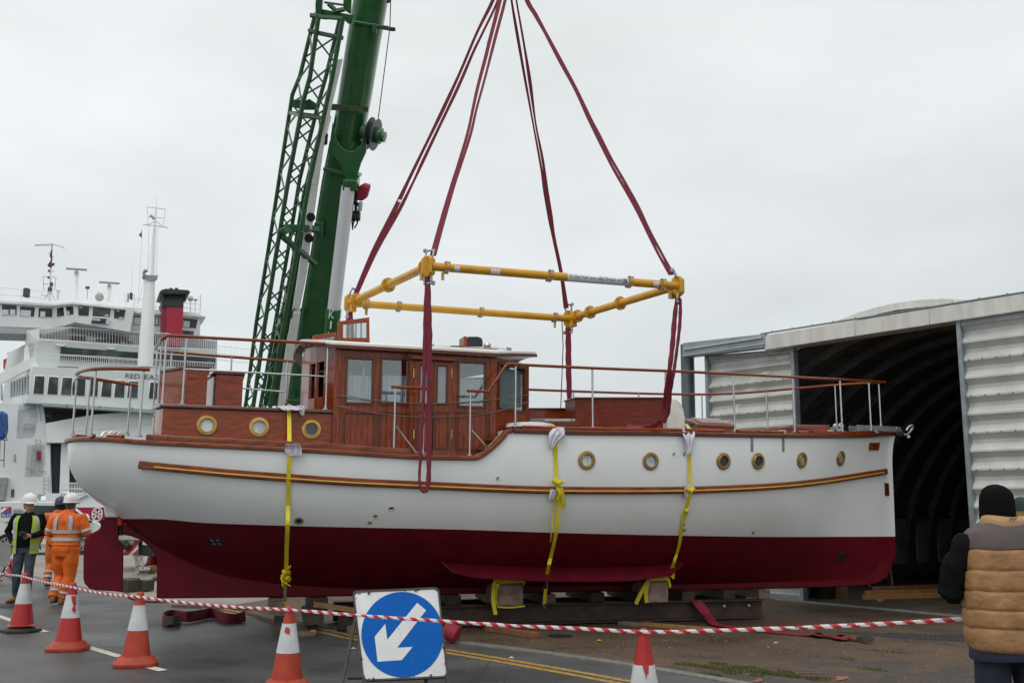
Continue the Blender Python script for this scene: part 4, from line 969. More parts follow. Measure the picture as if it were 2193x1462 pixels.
# ================================================================ steel sledge under the keel
RUST=mat('rusty_steel',(.075,.047,.034),.65,.3,col2=(.035,.024,.02),scale=5,stretch=(.6,3,3),bump=.15,dirt=.6,dcol=(.14,.065,.03))
def ibeam(x0,x1,yf,h,w,label,side=1):
    """rolled beam along the boat axis, front flange tips at y=yf"""
    mb=MB(); yc=yf+side*w/2; zc=h/2+.02; t=.018
    for (cy,cz,sy,sz) in ((yc,.02+t/2,w,t),(yc,.02+h-t/2,w,t),(yc,.02+h/2,.016,h-2*t)):
        c=bw(((x0+x1)/2,cy,cz)); mb.box(c,x1-x0,sy,sz,AX,AY)
    o=mb.build('steel_beam',RUST,None,30,.004); tag(o,label,'steel beam','beams under the boat'); centre(o); return o
ibeam(-2.55,4.02,-.40,.275,.2,'rusty rolled steel beam under the boat, on the side of the arrow sign')
ibeam(-2.5,4.3,.55,.275,.2,'rusty rolled steel beam under the boat, behind the other beam')
for x,yy in ((3.35,-.31),(3.78,-.31),(-2.42,-.31),(-2.05,-.31),):
    mb=MB(); mb.lathe([(.022,0),(.022,.02),(.012,.022),(.012,.045)],bw((x,yy-.0,.2)),-AY,6); o=mb.build('beam_bolt',mat('bright_bolt',(.6,.6,.6),.35,.8),None,30); tag(o,{3.35:'bright bolt head in the beam web, nearer the red webbing strap',3.78:'bright bolt head close to the free end of the beam',-2.42:'bright bolt head in the beam web, closest to the blotched cone',-2.05:'bright bolt head in the beam web, closest to the arrow sign'}[x],'bolt','bolts in the beam web'); centre(o)
DTIM=mat('shade_darkened_timber',(.075,.05,.032),.85,col2=(.035,.025,.018),scale=5,stretch=(6,6,1),bump=.3)  # wood darkened to carry the shade under the keel in its colour
xt=[(-3.35,.2),(-2.8,.22),(-1.6,.24),(-.9,.2),(-.2,.22),(.5,.2),(1.3,.22),(2.0,.2),(2.75,.22),(3.5,.2),(4.1,.2)]
for i,(x,w) in enumerate(xt):
    z0=.295 if x>-2.5 else .22
    a=bw((x,-.22-.05*(i%3),z0)); b=bw((x+.03,.95,z0)); h=.43-z0-.002
    plank('cross_timber',a,b,w,h,DTIM if i%5 else TIMBERG,'weathered cross timber bearing the red keel','timber','cross timbers under the keel')
for i,(x,y,z,l,lab) in enumerate(((-3.3,-.75,.0,.5,'low dark packing timber under the stern end of the keel'),(-2.9,-.55,.11,.55,'upper dark packing timber under the stern end of the keel'))):
    plank('packing_timber',bw((x,y,z)),bw((x+.1,y+1.5,z)),.26,.11,DTIM,lab,'timber','packing timbers')
# diagonal braces, planks and chocks round the sledge
plank('loose_plank',gnd(373,1299),gnd(560,1312)+V((.3,.5,0)),.2,.05,TIMBERG,'long grey plank with a slanted end lying beside the folded maroon sling','plank')
plank('loose_plank',gnd(536,1316),gnd(610,1340),.14,.06,TIMBERG,'dark plank slanting into the shadow behind the blotched cone','plank')
plank('cross_brace',bw((-2.9,-.42,.33)),bw((-2.1,-.42,.20)),.05,.07,TIMBER,'slanting wooden brace at the stern end of the sledge','timber')
plank('cross_brace',bw((-1.9,-.42,.22)),bw((-1.4,-.42,.33)),.05,.07,TIMBER,'slanting wooden brace between the blotched cone and the arrow sign','timber')
plank('timber_chock',gnd(634,1357),gnd(662,1362),.16,.05,TIMBERG,'dark grey chock on the road beside the beam','chock')
plank('timber_chock',gnd(664,1358),gnd(676,1358),.16,.055,NEWT,'orange tinted chock on the road with a round cut end','chock')
plank('timber_chock',gnd(752,1355),gnd(775,1350),.14,.09,TIMBERG,'dark chock under the beam behind the arrow sign','chock')
RTIM=mat('reddish_timber',(.25,.1,.045),.7,col2=(.16,.065,.03),scale=5,stretch=(6,6,1))
plank('loose_plank',gnd(1046,1350),gnd(1150,1365),.14,.07,RTIM,'reddish plank on the yard poking out from the beam, between sign and red topped cone','plank')
plank('loose_plank',gnd(1375,1339),gnd(1530,1352),.12,.05,mat('orange_timber',(.33,.17,.06),.7,col2=(.22,.1,.035),scale=5,stretch=(6,6,1)),'long orange plank on the yard below the loose webbing strap','plank')
plank('timber_chock',gnd(1330,1337),gnd(1370,1341),.16,.05,TIMBERG,'flat dark chock beneath the beam beside the orange plank','chock')
def clear(P):
    out=[]
    for p in P:
        q=MBOAT.inverted()@p; h=hbx(q.x,q.z)+.025
        if .6<q.z<1.02 and -1.3<q.x<2.7: h+=.30*max(0,1-((q.x-.75)/1.75)**2)**.5*(1 if q.z<.9 else (1.02-q.z)/.12)
        if q.y<.2 and -q.y<h and q.z<zs(q.x)+.05:
            d=(q-CB); t=(-h-CB.y)/d.y; q=CB+d*t
        out.append(bw(q))
    return out
def front_ribbon(mb,path,w,t=.006,k=5):
    P=dense(path,k); wv=[]
    for i in range(len(P)):
        d=(P[min(i+1,len(P)-1)]-P[max(i-1,0)]).normalized(); wv.append((d.cross(AY)*.85+AY*.45).normalized())
    for i in range(1,len(wv)):
        if wv[i].dot(wv[i-1])<0: wv[i]=-wv[i]
    mb.ribbon(P,wv,w,t)
# timber blocks that carry the bilge, strapped in yellow
ENDG=mat('end_grain_block',(.26,.175,.135),.8,col2=(.15,.095,.07),scale=7,bump=.4,dirt=.45,dcol=(.5,.42,.38))
YSTR=mat('yellow_webbing',(.70,.60,.012),.6,col2=(.58,.48,.01),scale=50,bump=.2)
for k,(x0,x1,y0,y1,lab) in enumerate(((1063,1122,1302,1249,'squarish timber block with red crayon marks bound in yellow webbing, nearer the arrow sign'),(1386,1432,1292,1244,'cracked timber block bound in yellow webbing, nearer the shed'))):
    a=bp(x0,y0,-.62); b=bp(x1,y1,-.62); z0=.297; z1=b.z
    cx=(a.x+b.x)/2; w=b.x-a.x; mb=MB(); n=10
    c=bw((cx,-.62+.45,(z0+z1)/2)); mb.box(c,w,.9,z1-z0,AX,AY); o=mb.build('timber_block',ENDG,None,30,.03); tag(o,lab,'timber block','strapped blocks under the bilge'); centre(o)
    cr=MB()
    if k==0:
        for j in range(4): cr.bar(bw((cx-.05+.02*j,-.624,.45+.012*j)),bw((cx+.1-.02*j,-.624,.47+.01*j)),.004,.006)
        m_=cr.build('crayon_mark',mat('red_crayon',(.4,.03,.03),.7),o,0)
    # strap round the block
    y=-.45; s=MB(); X0,X1=cx-w/2-.012,cx+w/2+.012; Z1=z1+.012
    path=[bw((X0,y,.30)),bw((X0-.01,y,.42)),bw((X0,y,Z1-.03)),bw((X0+.03,y,Z1)),bw((X1-.05,y,Z1)),bw((X1,y,Z1-.03))]
    if k==0: path=[bw(p) for p in ((X0-.02,-.7,.20),(X0-.05,-.69,.36),(X0-.045,-.66,.5),(X0+.0,-.6,Z1+.03),(X0+.1,-.57,Z1+.05),(X0+.22,-.55,Z1+.01),(X1,-.5,Z1-.05))]
    else: path=[bw(p) for p in ((X0-.16,-.6,.29),(X0-.1,-.62,.42),(X0-.01,-.62,.56),(X0+.07,-.6,Z1+.02),(X0+.2,-.58,Z1+.045),(X1-.02,-.6,Z1+.03),(X1+.02,-.6,Z1-.1))]
    front_ribbon(s,path,.055)
    front_ribbon(s,[bw(p) for p in ((X0-.0,-.635,.31),(X0-.012,-.635,.45),(X0+.02,-.635,Z1-.01),(X0+.06,-.63,Z1+.015),(X1-.04,-.6,Z1+.02),(X1+.015,-.55,Z1-.03))],.055)
    if k==0: front_ribbon(s,[bw((X0+.02,-.64,.297)),bw((cx,-.645,.285)),bw((X1,-.63,.30))],.022)
    o=s.build('block_strap',YSTR,None,30); tag(o,('yellow webbing looped loosely over the block nearer the arrow sign','yellow webbing pulled over the block nearer the shed')[k],'strap','yellow straps round the blocks'); centre(o)
# ================================================================ yellow ratchet straps over the boat
RAG=mat('white_rag',(.62,.6,.66),.9,col2=(.52,.5,.57),scale=8,bump=.4,bscale=30)
def strap(path,w,label,mb=None,wv=None,name='ratchet_strap'):
    mb=mb or MB(); mb.ribbon(path,wv or AX,w,.005); return mb
# strap one: aft
P1=[bw(bp(619,866,-1.225)),bw(bp(619,880,-1.235)),bw(bp(620,960,-1.66)),bw(bp(620,972,-1.70)),bw(hit(618.5,1025,.05)),bw(hit(617.5,1080,.03)),bw(bp(616,1122,-1.58)),bw(bp(614,1170,-1.3)),bw(bp(613,1215,-1.02))]
P1[2]=bw(hit(620,966,.06)); P1.insert(2,bw(bp(619.5,925,-1.4)))
S1=thing('ratchet_strap','straight yellow strap over the aft cabin with a bunched knot above the blotched cone','ratchet strap',P1[-1]-V((0,0,.4)),group='yellow straps over the boat')
mb=MB(); mb.ribbon([bw((bp(619,866,-1.2).x,1.2,2.93)),bw((bp(619,866,-1.2).x,-1.2,2.93))]+P1[:2]+clear(dense(P1[2:],5)),AX,.052,.005); mb.build('webbing',YSTR,S1,30)
mb=MB(); K=[]
for i in range(26):
    t=i/25; c=P1[-1].lerp(bw(bp(611,1252,-.95)),t); K.append(c+AX*(.035*math.sin(i*1.05))+AY*(-.03*math.cos(i*1.05))+V((0,0,.01*math.sin(i*2.1))))
wvs=[(AX*math.cos(i*.5)+AY*math.sin(i*.5)+V((0,0,.5*math.sin(i*.9)))) for i in range(26)]
mb.ribbon(K,wvs,[.06+.022*math.sin(i*.8)+.03*(i/25) for i in range(26)],.012); mb.build('knot',YSTR,S1,25)
a=bw(bp(611,1252,-.95)); mb=MB(); mb.box(a+V((0,0,-.07)),.045,.03,.14,AX,AY); mb.box(a+V((.012,-.02,-.1)),.03,.03,.2); mb.tube([a+V((0,0,-.02))+AX*-.035,a+V((0,0,-.02))+AX*.035],.012,8); mb.build('ratchet',mat('olive_ratchet',(.16,.14,.07),.5,.6,col2=(.08,.07,.04)),S1,30,.004)
mb=MB(); mb.ribbon([a+V((0,0,-.15)),a+V((.0,0.1,-.3))],AX,.03,.004); mb.build('tail',YSTR,S1,30)
# strap two: midships
P2=[bw(bp(1186,912,-1.58)),bw(hit(1187,930,.065)),bw(hit(1189,980,.012)),bw(hit(1190,1035,.06)),bw(hit(1192,1050,.08)),bw(hit(1189,1072,.05))]
S2=thing('ratchet_strap','yellow strap knotted on the wooden strake amidships, its ratchet and hook hanging free','ratchet strap',bw(bp(1165,1298,-.75)),group='yellow straps over the boat')
mb=MB(); mb.ribbon(dense([bw(bp(1115,901,.0)),bw(bp(1150,906,-.9)),bw(bp(1178,911,-1.5))]+P2,3),[AX]*len(dense([0 and V() or V((0,0,i)) for i in range(9)],3)),.05,.005)
low=[bw(hit(1193,1050,.085)),bw(hit(1195,1075,.06)),bw(bp(1191,1140,-1.52)),bw(bp(1180,1190,-1.15)),bw(bp(1172,1228,-.97)),bw(bp(1166,1292,-.70))]
mb.ribbon(clear(dense(low,8)),AX,.05,.005)
mb.ribbon(dense([bw(hit(1184,1050,.07)),bw(hit(1182,1090,.05)),bw(bp(1181,1140,-1.52)),bw(bp(1179,1160,-1.32))],4) if False else clear(dense([bw(hit(1184,1050,.07)),bw(hit(1182,1090,.05)),bw(bp(1181,1140,-1.52)),bw(bp(1179,1160,-1.32))],6)),AX,.022,.005); mb.build('webbing',YSTR,S2,30)
mb=MB(); mb.tube([bw(hit(1180,1026,.07)),bw(hit(1190,1032,.09)),bw(hit(1201,1029,.07))],[.03,.04,.025],8); mb.ribbon(dense([bw(hit(1196,1040,.1)),bw(hit(1201,1060,.1)),bw(hit(1204,1083,.08))],3),AX,.045,.006); mb.ribbon(dense([bw(hit(1188,1040,.09)),bw(hit(1194,1052,.11)),bw(hit(1189,1064,.1))],3),AX*.6+V((0,0,.6)),.04,.008); mb.build('knot',YSTR,S2,30)
q0,q1=bw(bp(1169,1236,-.96)),bw(bp(1166.5,1258,-.86)); mb=MB(); mb.bar(q0,q1,.05,.03,AY); mb.tube([q0-AX*.04,q0+AX*.04],.014,8); mb.tube([q1-AX*.055,q1+AX*.055],.012,8); mb.build('ratchet',mat('dark_ratchet',(.05,.05,.06),.4,.6),S2,30,.004)
q=bw(bp(1165.5,1291,-.70)); mb=MB(); mb.tube([q+AX*-.03,q+AX*.03,q+V((0,0,-.07)),q+AX*-.03],.007,6); mb.build('hook',fit,S2,40)
# strap three: forward
P3=[bw(bp(1474,914,-1.37)),bw(hit(1475,940,.06)),bw(hit(1475.5,985,.012)),bw(hit(1474,1035,.06)),bw(hit(1471,1052,.085)),bw(hit(1468,1080,.04)),bw(bp(1463,1110,-1.35)),bw(bp(1455,1165,-1.1)),bw(bp(1436,1225,-.68))]
S3=thing('ratchet_strap','yellow strap slanting from the foredeck down to the block nearer the shed','ratchet strap',clear([P3[-1]])[0]-V((0,0,.6)),group='yellow straps over the boat')
mb=MB(); mb.ribbon([bw(bp(1468,908,-.9)),bw(bp(1471,910,-1.25))]+clear(dense(P3,6)),AX,.045,.005); mb.ribbon(clear(dense([bw(hit(1470,1090,.05)),bw(bp(1460,1130,-1.3)),bw(bp(1450,1180,-1.0)),bw(bp(1441,1222,-.75))],6)),AX,.022,.005); mb.build('webbing',YSTR,S3,30)
mb=MB(); mb.tube([bw(hit(1464,1043,.08)),bw(hit(1472,1048,.1)),bw(hit(1480,1042,.08))],[.025,.035,.02],8); mb.ball(bw(hit(1467,1090,.05)),(.035,.035,.03),8,6); P3[-1]=clear([P3[-1]])[0]; mb.ribbon([P3[-1]+AX*-.06,P3[-1]+AX*.0+V((0,0,-.03)),P3[-1]+AX*.06+V((0,0,-.04))],V((0,0,1)),.07,.02); mb.ribbon([P3[-1],P3[-1]+AX*.05+V((0,0,-.09))],AX+V((0,0,.4)),.04,.01); mb.build('knot',YSTR,S3,30)
# rags padding the straps
def rag(pts_,label,out=.09,w=.12,seed=0):
    """pts_: pixel spine with half widths; drapes on the hull"""
    random.seed(seed); mb=MB(); rows=[]; 
    for k,(px,py,hw,y) in enumerate(pts_):
        row=[]
        for j in range(9):
            u=-1+2*j/8; x=px+hw*u; yy=py+random.uniform(-1.5,1.5)
            p=bp(x,yy,y) if y is not None else hit(x,yy,.03)
            p=p+V((0,-.03-.028*math.sin(j*1.9+k*1.3+seed)-.015*random.random(),0)); row.append(bw(p))
        rows.append(row)
    n=9; vs=[p for r in rows for p in r]; fs=[(i*n+j,i*n+j+1,(i+1)*n+j+1,(i+1)*n+j) for i in range(len(rows)-1) for j in range(n-1)]
    mb.add(vs,fs); o=mb.build('rag',RAG,None,60); md=o.modifiers.new('thick','SOLIDIFY'); md.thickness=.012; md2=o.modifiers.new('soft','SUBSURF'); md2.levels=1; md2.render_levels=2
    tag(o,label,'rag','white rags padding the straps'); return centre(o)
rag([(606,870,14,-1.2),(622,874,26,-1.27),(628,879,20,-1.29)],'white rag lying under the aft strap on the cabin edge',seed=1)
rag([(641,868,10,-1.27),(645,878,7,-1.27),(648,891,3,-1.27)],'pointed white rag hanging off the cabin edge beside the aft strap',seed=11)
rag([(626,949,16,-1.72),(627,958,19,None),(628,968,18,None),(633,977,13,None)],'square white rag under the aft strap at the gunwale',seed=2)
rag([(1196,914,9,-1.66),(1190,925,17,None),(1186,936,14,None),(1179,948,7,None),(1178,962,4,None)],'white rag hanging in two tails under the midships strap',seed=3)
rag([(1197,915,7,-1.7),(1199,926,7,None),(1200,938,6,None)],'small bunched white rag right beside the top of the midships strap',seed=13)
rag([(1183,1046,5,None),(1180,1058,6,None),(1176,1070,4,None)],'white rag on the strake under the midships strap',seed=4,)
rag([(1466,918,14,-1.44),(1470,930,14,None),(1470,945,9,None),(1472,960,9,None),(1468,975,3,None)],'white rag draped over the gunwale under the forward strap',seed=5)
rag([(1471,1036,9,None),(1470,1050,10,None),(1468,1064,7,None)],'white rag on the strake under the forward strap',seed=6)
# ================================================================ lifting frame, slings
YPAINT=mat('yellow_paint',(.62,.31,.008),.4,col2=(.52,.25,.008),scale=5,dirt=.35,dcol=(.3,.16,.03),coat=.2)
SHK=mat('shackle_zinc',(.38,.4,.42),.4,.8)
MAROON=mat('maroon_sling',(.20,.013,.035),.75,col2=(.13,.008,.022),scale=20,stretch=(1,1,.3),bump=.4,bscale=45)
ZF=4.773
fa,fb,fc,fd=[gnd(px,py,ZF) for px,py in ((917,570),(1452,612),(1219,682),(750,649))]
FRM=thing('lifting_spreader','yellow tubular spreader frame hanging level above the boat','lifting frame',(fa+fb+fc+fd)/4)
def ring(mb,c,ax,R,r,n=20):
    ax=V(ax).normalized(); x=ax.orthogonal().normalized(); y=ax.cross(x)
    mb.tube([c+x*(R*math.cos(2*math.pi*i/n))+y*(R*math.sin(2*math.pi*i/n)) for i in range(n+1)],r,6,False)
CLAMP=mat('worn_yellow_clamp',(.55,.33,.09),.4,.4,col2=(.4,.25,.1),scale=9)
def fpipe(a,b,fl,disc):
    d=(b-a).normalized(); L_=(b-a).length
    mb=MB(); mb.tube([a,b],.058,16); o=mb.build('frame_tube',YPAINT,FRM,40)
    for t in fl:
        c=a+d*(L_*t); m_=MB()
        if disc: m_.lathe([(.06,-.022),(.105,-.02),(.105,.02),(.06,.022)],c,d,20)
        else: m_.lathe([(.06,-.014),(.088,-.012),(.088,.012),(.06,.014)],c,d,20)
        fo=m_.build('flange',YPAINT if disc else CLAMP,o,30)
        m_=MB(); x=d.cross(V((0,0,1))).normalized(); y=x.cross(d)
        for k in range(4):
            w=x*math.cos(k*1.57+.78)*.083+y*math.sin(k*1.57+.78)*.083; m_.tube([c+w-d*.04,c+w+d*.04],.012,6)
        m_.build('flange_bolt',SHK,fo,30)
    return o
ab=fpipe(fa+(fb-fa).normalized()*.05,fb,(.055,.46,.79,.93),False); ad=fpipe(fa,fd,(.03,.47,.90),True)
dc=fpipe(fd,fc,(.07,.21,.58,.93),False); cb=fpipe(fc,fb,(.09,.22,.51),True)
# lock pins under the clamps
for a,b,ts in ((fa,fb,(.055,)),(fd,fc,(.07,.93))):
    for t in ts:
        c=a.lerp(b,t); mb=MB(); mb.box(c+V((0,0,-.12)),.04,.03,.1); mb.build('lock_pin',CLAMP,FRM,30,.004)
def corner(c,d1,d2,top,bot,fin=0):
    mb=MB(); d1=d1.normalized(); d2=d2.normalized()
    u=V((0,0,1)); prof=[(-.09,-.10),(-.09,.09),(-.05,.135),(.05,.135),(.09,.09),(.09,-.10),(.04,-.15),(-.04,-.15)]
    mb.prism([c-d2*.02+d1*x+u*z for x,z in prof],d2*.04)
    mb.prism([c-d1*.02+d2*x+u*z for x,z in prof],d1*.04)
    o=mb.build('corner_bracket',YPAINT,FRM,30,.008)
    mb=MB(); q=c+d2*.13+u*-.1; mb.box(q,.08,.08,.12,d1,d2); mb.build('bracket_foot',YPAINT,o,30,.004)
    # bow shackles, upper one leaning to the hook, lower one hanging
    for (tgt,s) in ((top,1),(bot,-1)):
        dirv=(tgt-c).normalized(); e=c+u*(.10*s); x=dirv.cross(d1+d2).normalized()
        pth=[e+x*(.055*math.sin(t))*1.0+dirv*(.075-.075*math.cos(t)) for t in [math.pi*(-.78+1.56*i/14) for i in range(15)]]
        m_=MB(); m_.tube(pth,.014,8); hi=pth[0]; lo_=pth[-1]; m_.tube([hi+(hi-lo_)*.35,lo_-(hi-lo_)*.7],.016,8); m_.lathe([(.03,0),(.03,.03)],lo_-(hi-lo_)*.45,(lo_-hi),6); m_.build('shackle',SHK,FRM,40)
    return o
APX=dep(1086,-62,14.3)
# white banner on the tube nearest the camera, with the hire notice
axd=(fb-fa).normalized(); FA0=fa+axd*.05
toC=(CAM-(fa+fb)/2); nrm=(toC-axd*toC.dot(axd)).normalized(); upv=axd.cross(nrm); upv=upv if upv.z>0 else -upv
def tube_at(px):
    # parameter along the near tube that projects to image column px
    lo,hi=0.,1.
    for _ in range(40):
        m_=(lo+hi)/2; p=fa.lerp(fb,m_)-CAM; x=CX+F*p.dot(RR)/p.dot(FW)
        if x<px: lo=m_
        else: hi=m_
    return fa.lerp(fb,lo)
def wrap(p0,p1,half,r,mb):
    vs=[];n=10
    for p in (p0,p1):
        for k in range(n+1):
            a=-half+2*half*k/n; vs.append(p+nrm*(r*math.cos(a))+upv*(r*math.sin(a)))
    mb.add(vs,[(k,k+1,n+2+k,n+1+k) for k in range(n)])
b0,b1=tube_at(1213),tube_at(1343)
mb=MB(); wrap(b0,b1,2.2,.0605,mb); bn=mb.build('hire_banner',mat('white_vinyl',(.72,.73,.76),.4),ab,40)
t=MB(); cyl=lambda P0,P1,a0,a1,r:(lambda u,v:P0.lerp(P1,u)+nrm*(r*math.cos(lerp(a0,a1,v)))+upv*(r*math.sin(lerp(a0,a1,v))))
text_on(t,'On Hire From: www.safetyliftingear.com',None or (0,0,0),(0,0,0),(0,0,0),fn=cyl(b0.lerp(b1,.02),b0.lerp(b1,.89),-.33,.72,.0625))
q0=b0.lerp(b1,.905); q1=b0.lerp(b1,.985)
for k in range(3):
    f_=cyl(q0,q1,-.4,.75,.0625); vs=[f_(u,v) for u,v in ((.05+.3*k,.1),(.25+.3*k,.05),(.3+.3*k,.45),(.1+.3*k,.5))]; t.add(vs,[(0,1,2,3)]); vs=[f_(u,v) for u,v in ((.02+.3*k,.6),(.3+.3*k,.55),(.26+.3*k,.95),(.06+.3*k,.9))]; t.add(vs,[(0,1,2,3)])
t.build('hire_lettering',mat('navy_ink',(.02,.025,.05),.5),bn,0)
for x0,x1 in ((1049,1069),(971,983),(1396,1408)):
    mb=MB(); wrap(tube_at(x0),tube_at(x1),.6,.0605,mb); lb=mb.build('tube_label',mat('label_white',(.7,.7,.72),.5,col2=(.55,.57,.65),scale=30),ab,40)
# ------------------------------------------------ slings to the hook
def flat(path,ws,wv,label,group='maroon slings from hook to frame',name='lifting_sling',t=.022):
    mb=MB(); mb.ribbon(path,wv,ws,t); return mb
def leg(c,tags,pxs,label):
    """pxs: list of strands; each strand is a list of (px,py,width_px); depth runs from the frame corner to the hook"""
    mb=MB(); top=c+ (APX-c).normalized()*.20
    for st in pxs:
        P=[];Wd=[];
        y1,y0=st[-1][1],-62
        for px,py,w in st:
            f_=(st[-1][1]-py)/(st[-1][1]+62); Y=lerp(top.y,APX.y,f_); p=dep(px,py,Y); P.append(p); Wd.append(w/F*Y)
        k=6; PD=dense(P,k); WD=[]
        for i in range(len(Wd)-1):
            for j in range(k): WD.append(lerp(Wd[i],Wd[i+1],sstep(j/k)))
        WD.append(Wd[-1]); mb.ribbon(PD,RR,WD,.02)
    o=mb.build('lifting_sling',MAROON,None,40); tag(o,label,'sling','maroon slings from hook to frame'); centre(o)
    for px,py,Y in tags:
        f_=0; p=dep(px,py,Y); m_=MB(); m_.add([p,p+RR*.06-UU*.01,p+RR*.045-UU*.05-FW*.02,p-RR*.01-UU*.04],[(0,1,2,3)]); m_.build('sling_tag',WHITEP,o,0)
leg(fd,[(853,427,14.6)],[[(1075,-60,9),(1056,0,8),(1021.6,70,6),(986.7,152,6),(949,234,8),(913,308,6),(879,377.5,7),(846,447,10),(800,537,9),(762,628,9)],[(1080,-60,5),(1066.7,0,5),(1034,70,5),(1014,111,6),(982,185,7),(943,267,6),(905,347,7),(885,390,5),(855,450,8),(805,540,7),(764,628,8)]],'two part maroon sling from the hook to the frame corner beside the crane')
leg(fa,[(1043,88,13.9)],[[(1082,-60,9),(1070.8,0,9),(1048,90,8),(1040,123,8),(1021.6,193,7),(1003,279,6),(982.5,349,6),(968.5,394,7),(947.5,465,8),(925,547,9)],[(1092,-60,7),(1082,0,7),(1061.5,78,7),(1039.5,164,5),(1021.5,230,5),(1008,287,6),(986,357,5),(974,392,6),(952.5,465,7),(930,547,8)]],'bright maroon sling from the hook to the frame corner over the waist of the boat')
leg(fc,[],[[(1090,-60,5),(1095.4,0,5),(1107.7,74,7),(1122,156,6),(1142,267,4),(1158.5,357,5),(1167,410,8),(1176,465,7),(1184,509,4),(1200,583,5),(1211,660,8)],[(1098,-60,4),(1105.7,0,4),(1122,94,5),(1134.4,172,8),(1147.5,267,4),(1162,341,6),(1171,405,7),(1180,460,7),(1188,509,4),(1203,583,5),(1214,660,8)]],'dark thin sling from the hook to the far frame corner')
leg(fb,[(1328,376,13.8)],[[(1110,-60,10),(1128,0,10),(1147,33,9),(1167,70,6),(1200,131,9),(1233,193,7),(1261.6,254,9),(1278,287,10),(1305,345,6),(1331,392,6),(1362,443,10),(1387,496.5,7),(1411,546,5),(1436,588,8)],[(1113,-60,6),(1130,0,7),(1149,33,6),(1168.5,70,6),(1202,131,6),(1235,193,6),(1264,254,7),(1281,287,8),(1312,345,5),(1340,394,6),(1366,443,8),(1392,496.5,6),(1419,546,5),(1441,588,8)]],'maroon sling reaching from the hook to the frame corner nearest the shed')
corner(fa,(fb-fa),(fd-fa),APX,fa-V((0,0,1))); corner(fb,(fa-fb),(fc-fb),APX,fb-V((0,0,1))); corner(fc,(fd-fc),(fb-fc),APX,fc-V((0,0,1))); corner(fd,(fc-fd),(fa-fd),APX,fd-V((0,0,1)))
# ------------------------------------------------ slings hanging from the frame
def hang(strands,Y,label,r=.0):
    mb=MB()
    for st in strands:
        P=[dep(px,py,Y if not len(q) else q[0]) for px,py,w,*q in st]; R_=[w/2/F*Y for _,_,w,*q in st]
        k=7; PD=dense(P,k); RD=[]
        for i in range(len(R_)-1):
            for j in range(k): RD.append(lerp(R_[i],R_[i+1],j/k))
        RD.append(R_[-1]); RD=[(a*(1+.09*math.sin(i*1.3)),a*.5) for i,a in enumerate(RD)]
        mb.tube(PD,RD,10,ref=RR)
    o=mb.build('hanging_sling',MAROON,None,50); tag(o,label,'sling','maroon slings hanging from the frame'); return centre(o)
hang([[(914,594,7),(911.5,660,9),(910.5,720,10),(909,790,9),(906.5,850,8),(904.5,900,8),(902,960,7),(898.5,1010,6),(899,1035,6),(903,1048,7),(909,1052,8),(915,1046,8),(918,1020,10),(918.5,960,10),(919,880,10),(919,790,11),(919.5,720,13),(918.5,660,11),(918,594,7)]],fa.y,'long maroon sling loop hanging before the waist and strake')
mb=MB(); p=dep(917,815,fa.y-.07); mb.add([p,p+RR*.05-UU*.01,p+RR*.04-UU*.045,p-RR*.01-UU*.03],[(0,1,2,3)]); mb.build('sling_tag',mat('blue_tag',(.02,.03,.12),.5),bpy.data.objects['hanging_sling'],0)
YB=fb.y
hang([[(1453,637,7),(1449,645,8),(1444,690,11),(1440,740,11),(1434,790,10),(1428,835,12,YB+.15),(1424,870,14,YB+.3),(1416,895,14,YB+.35),(1398,911,13,YB+.4),(1372,915,16,YB+.45),(1343,913,14,YB+.5)],[(1453,637,6),(1457,646,7),(1456,690,8),(1452,730,7),(1446,775,7),(1442,800,8),(1435,838,9,YB+.15),(1429,880,14,YB+.3),(1418,903,16,YB+.35)]],YB,'maroon sling hanging from the frame and slumping onto the foredeck')
hang([[(1216,702,10),(1216,740,10),(1217,790,11),(1219,840,11),(1220,875,11)],[(1219,702,8),(1220,750,7),(1220,800,8),(1221,875,8)]],fc.y,'narrow maroon sling hanging beyond the wheelhouse into the low locker')
hang([[(748,668,12),(748,690,14),(749,730,14)],[(752,668,6),(755,695,5),(757,735,5)]],fd.y,'short end of maroon sling hanging behind the raised hatch')
mb=MB(); c=fc; mb.tube([c+V((-.12,0,-.05)),dep(1206,740,c.y-.02),dep(1200,895,c.y-.05)],.008,6); o=mb.build('tag_line',BLACK,None,40); tag(o,'thin dark line hanging from the far corner of the yellow frame','rope'); centre(o)
# hook block above the picture
HK=thing('hook_block','crane hook block that holds the four slings','hook block',APX)
mb=MB(); mb.tube([APX+V((.16*math.sin(t),0,.16-.16*math.cos(t)+.0)) for t in [-2.6+.33*i for i in range(15)]],.05,10); mb.build('hook',SHK,HK,40)
mb=MB(); mb.box(APX+V((0,0,.75)),.55,.3,.7); mb.build('block_body',mat('crane_green',(.013,.105,.026),.3,col2=(.010,.08,.02),scale=3,coat=.4,dirt=.3,dcol=(.02,.04,.02)),HK,30,.05)
mb=MB()
for dx in (-.15,.15): mb.tube([APX+V((dx,0,1.1)),APX+V((dx,.1,16))],.012,6)
mb.build('hoist_rope',BLACK,HK,30)
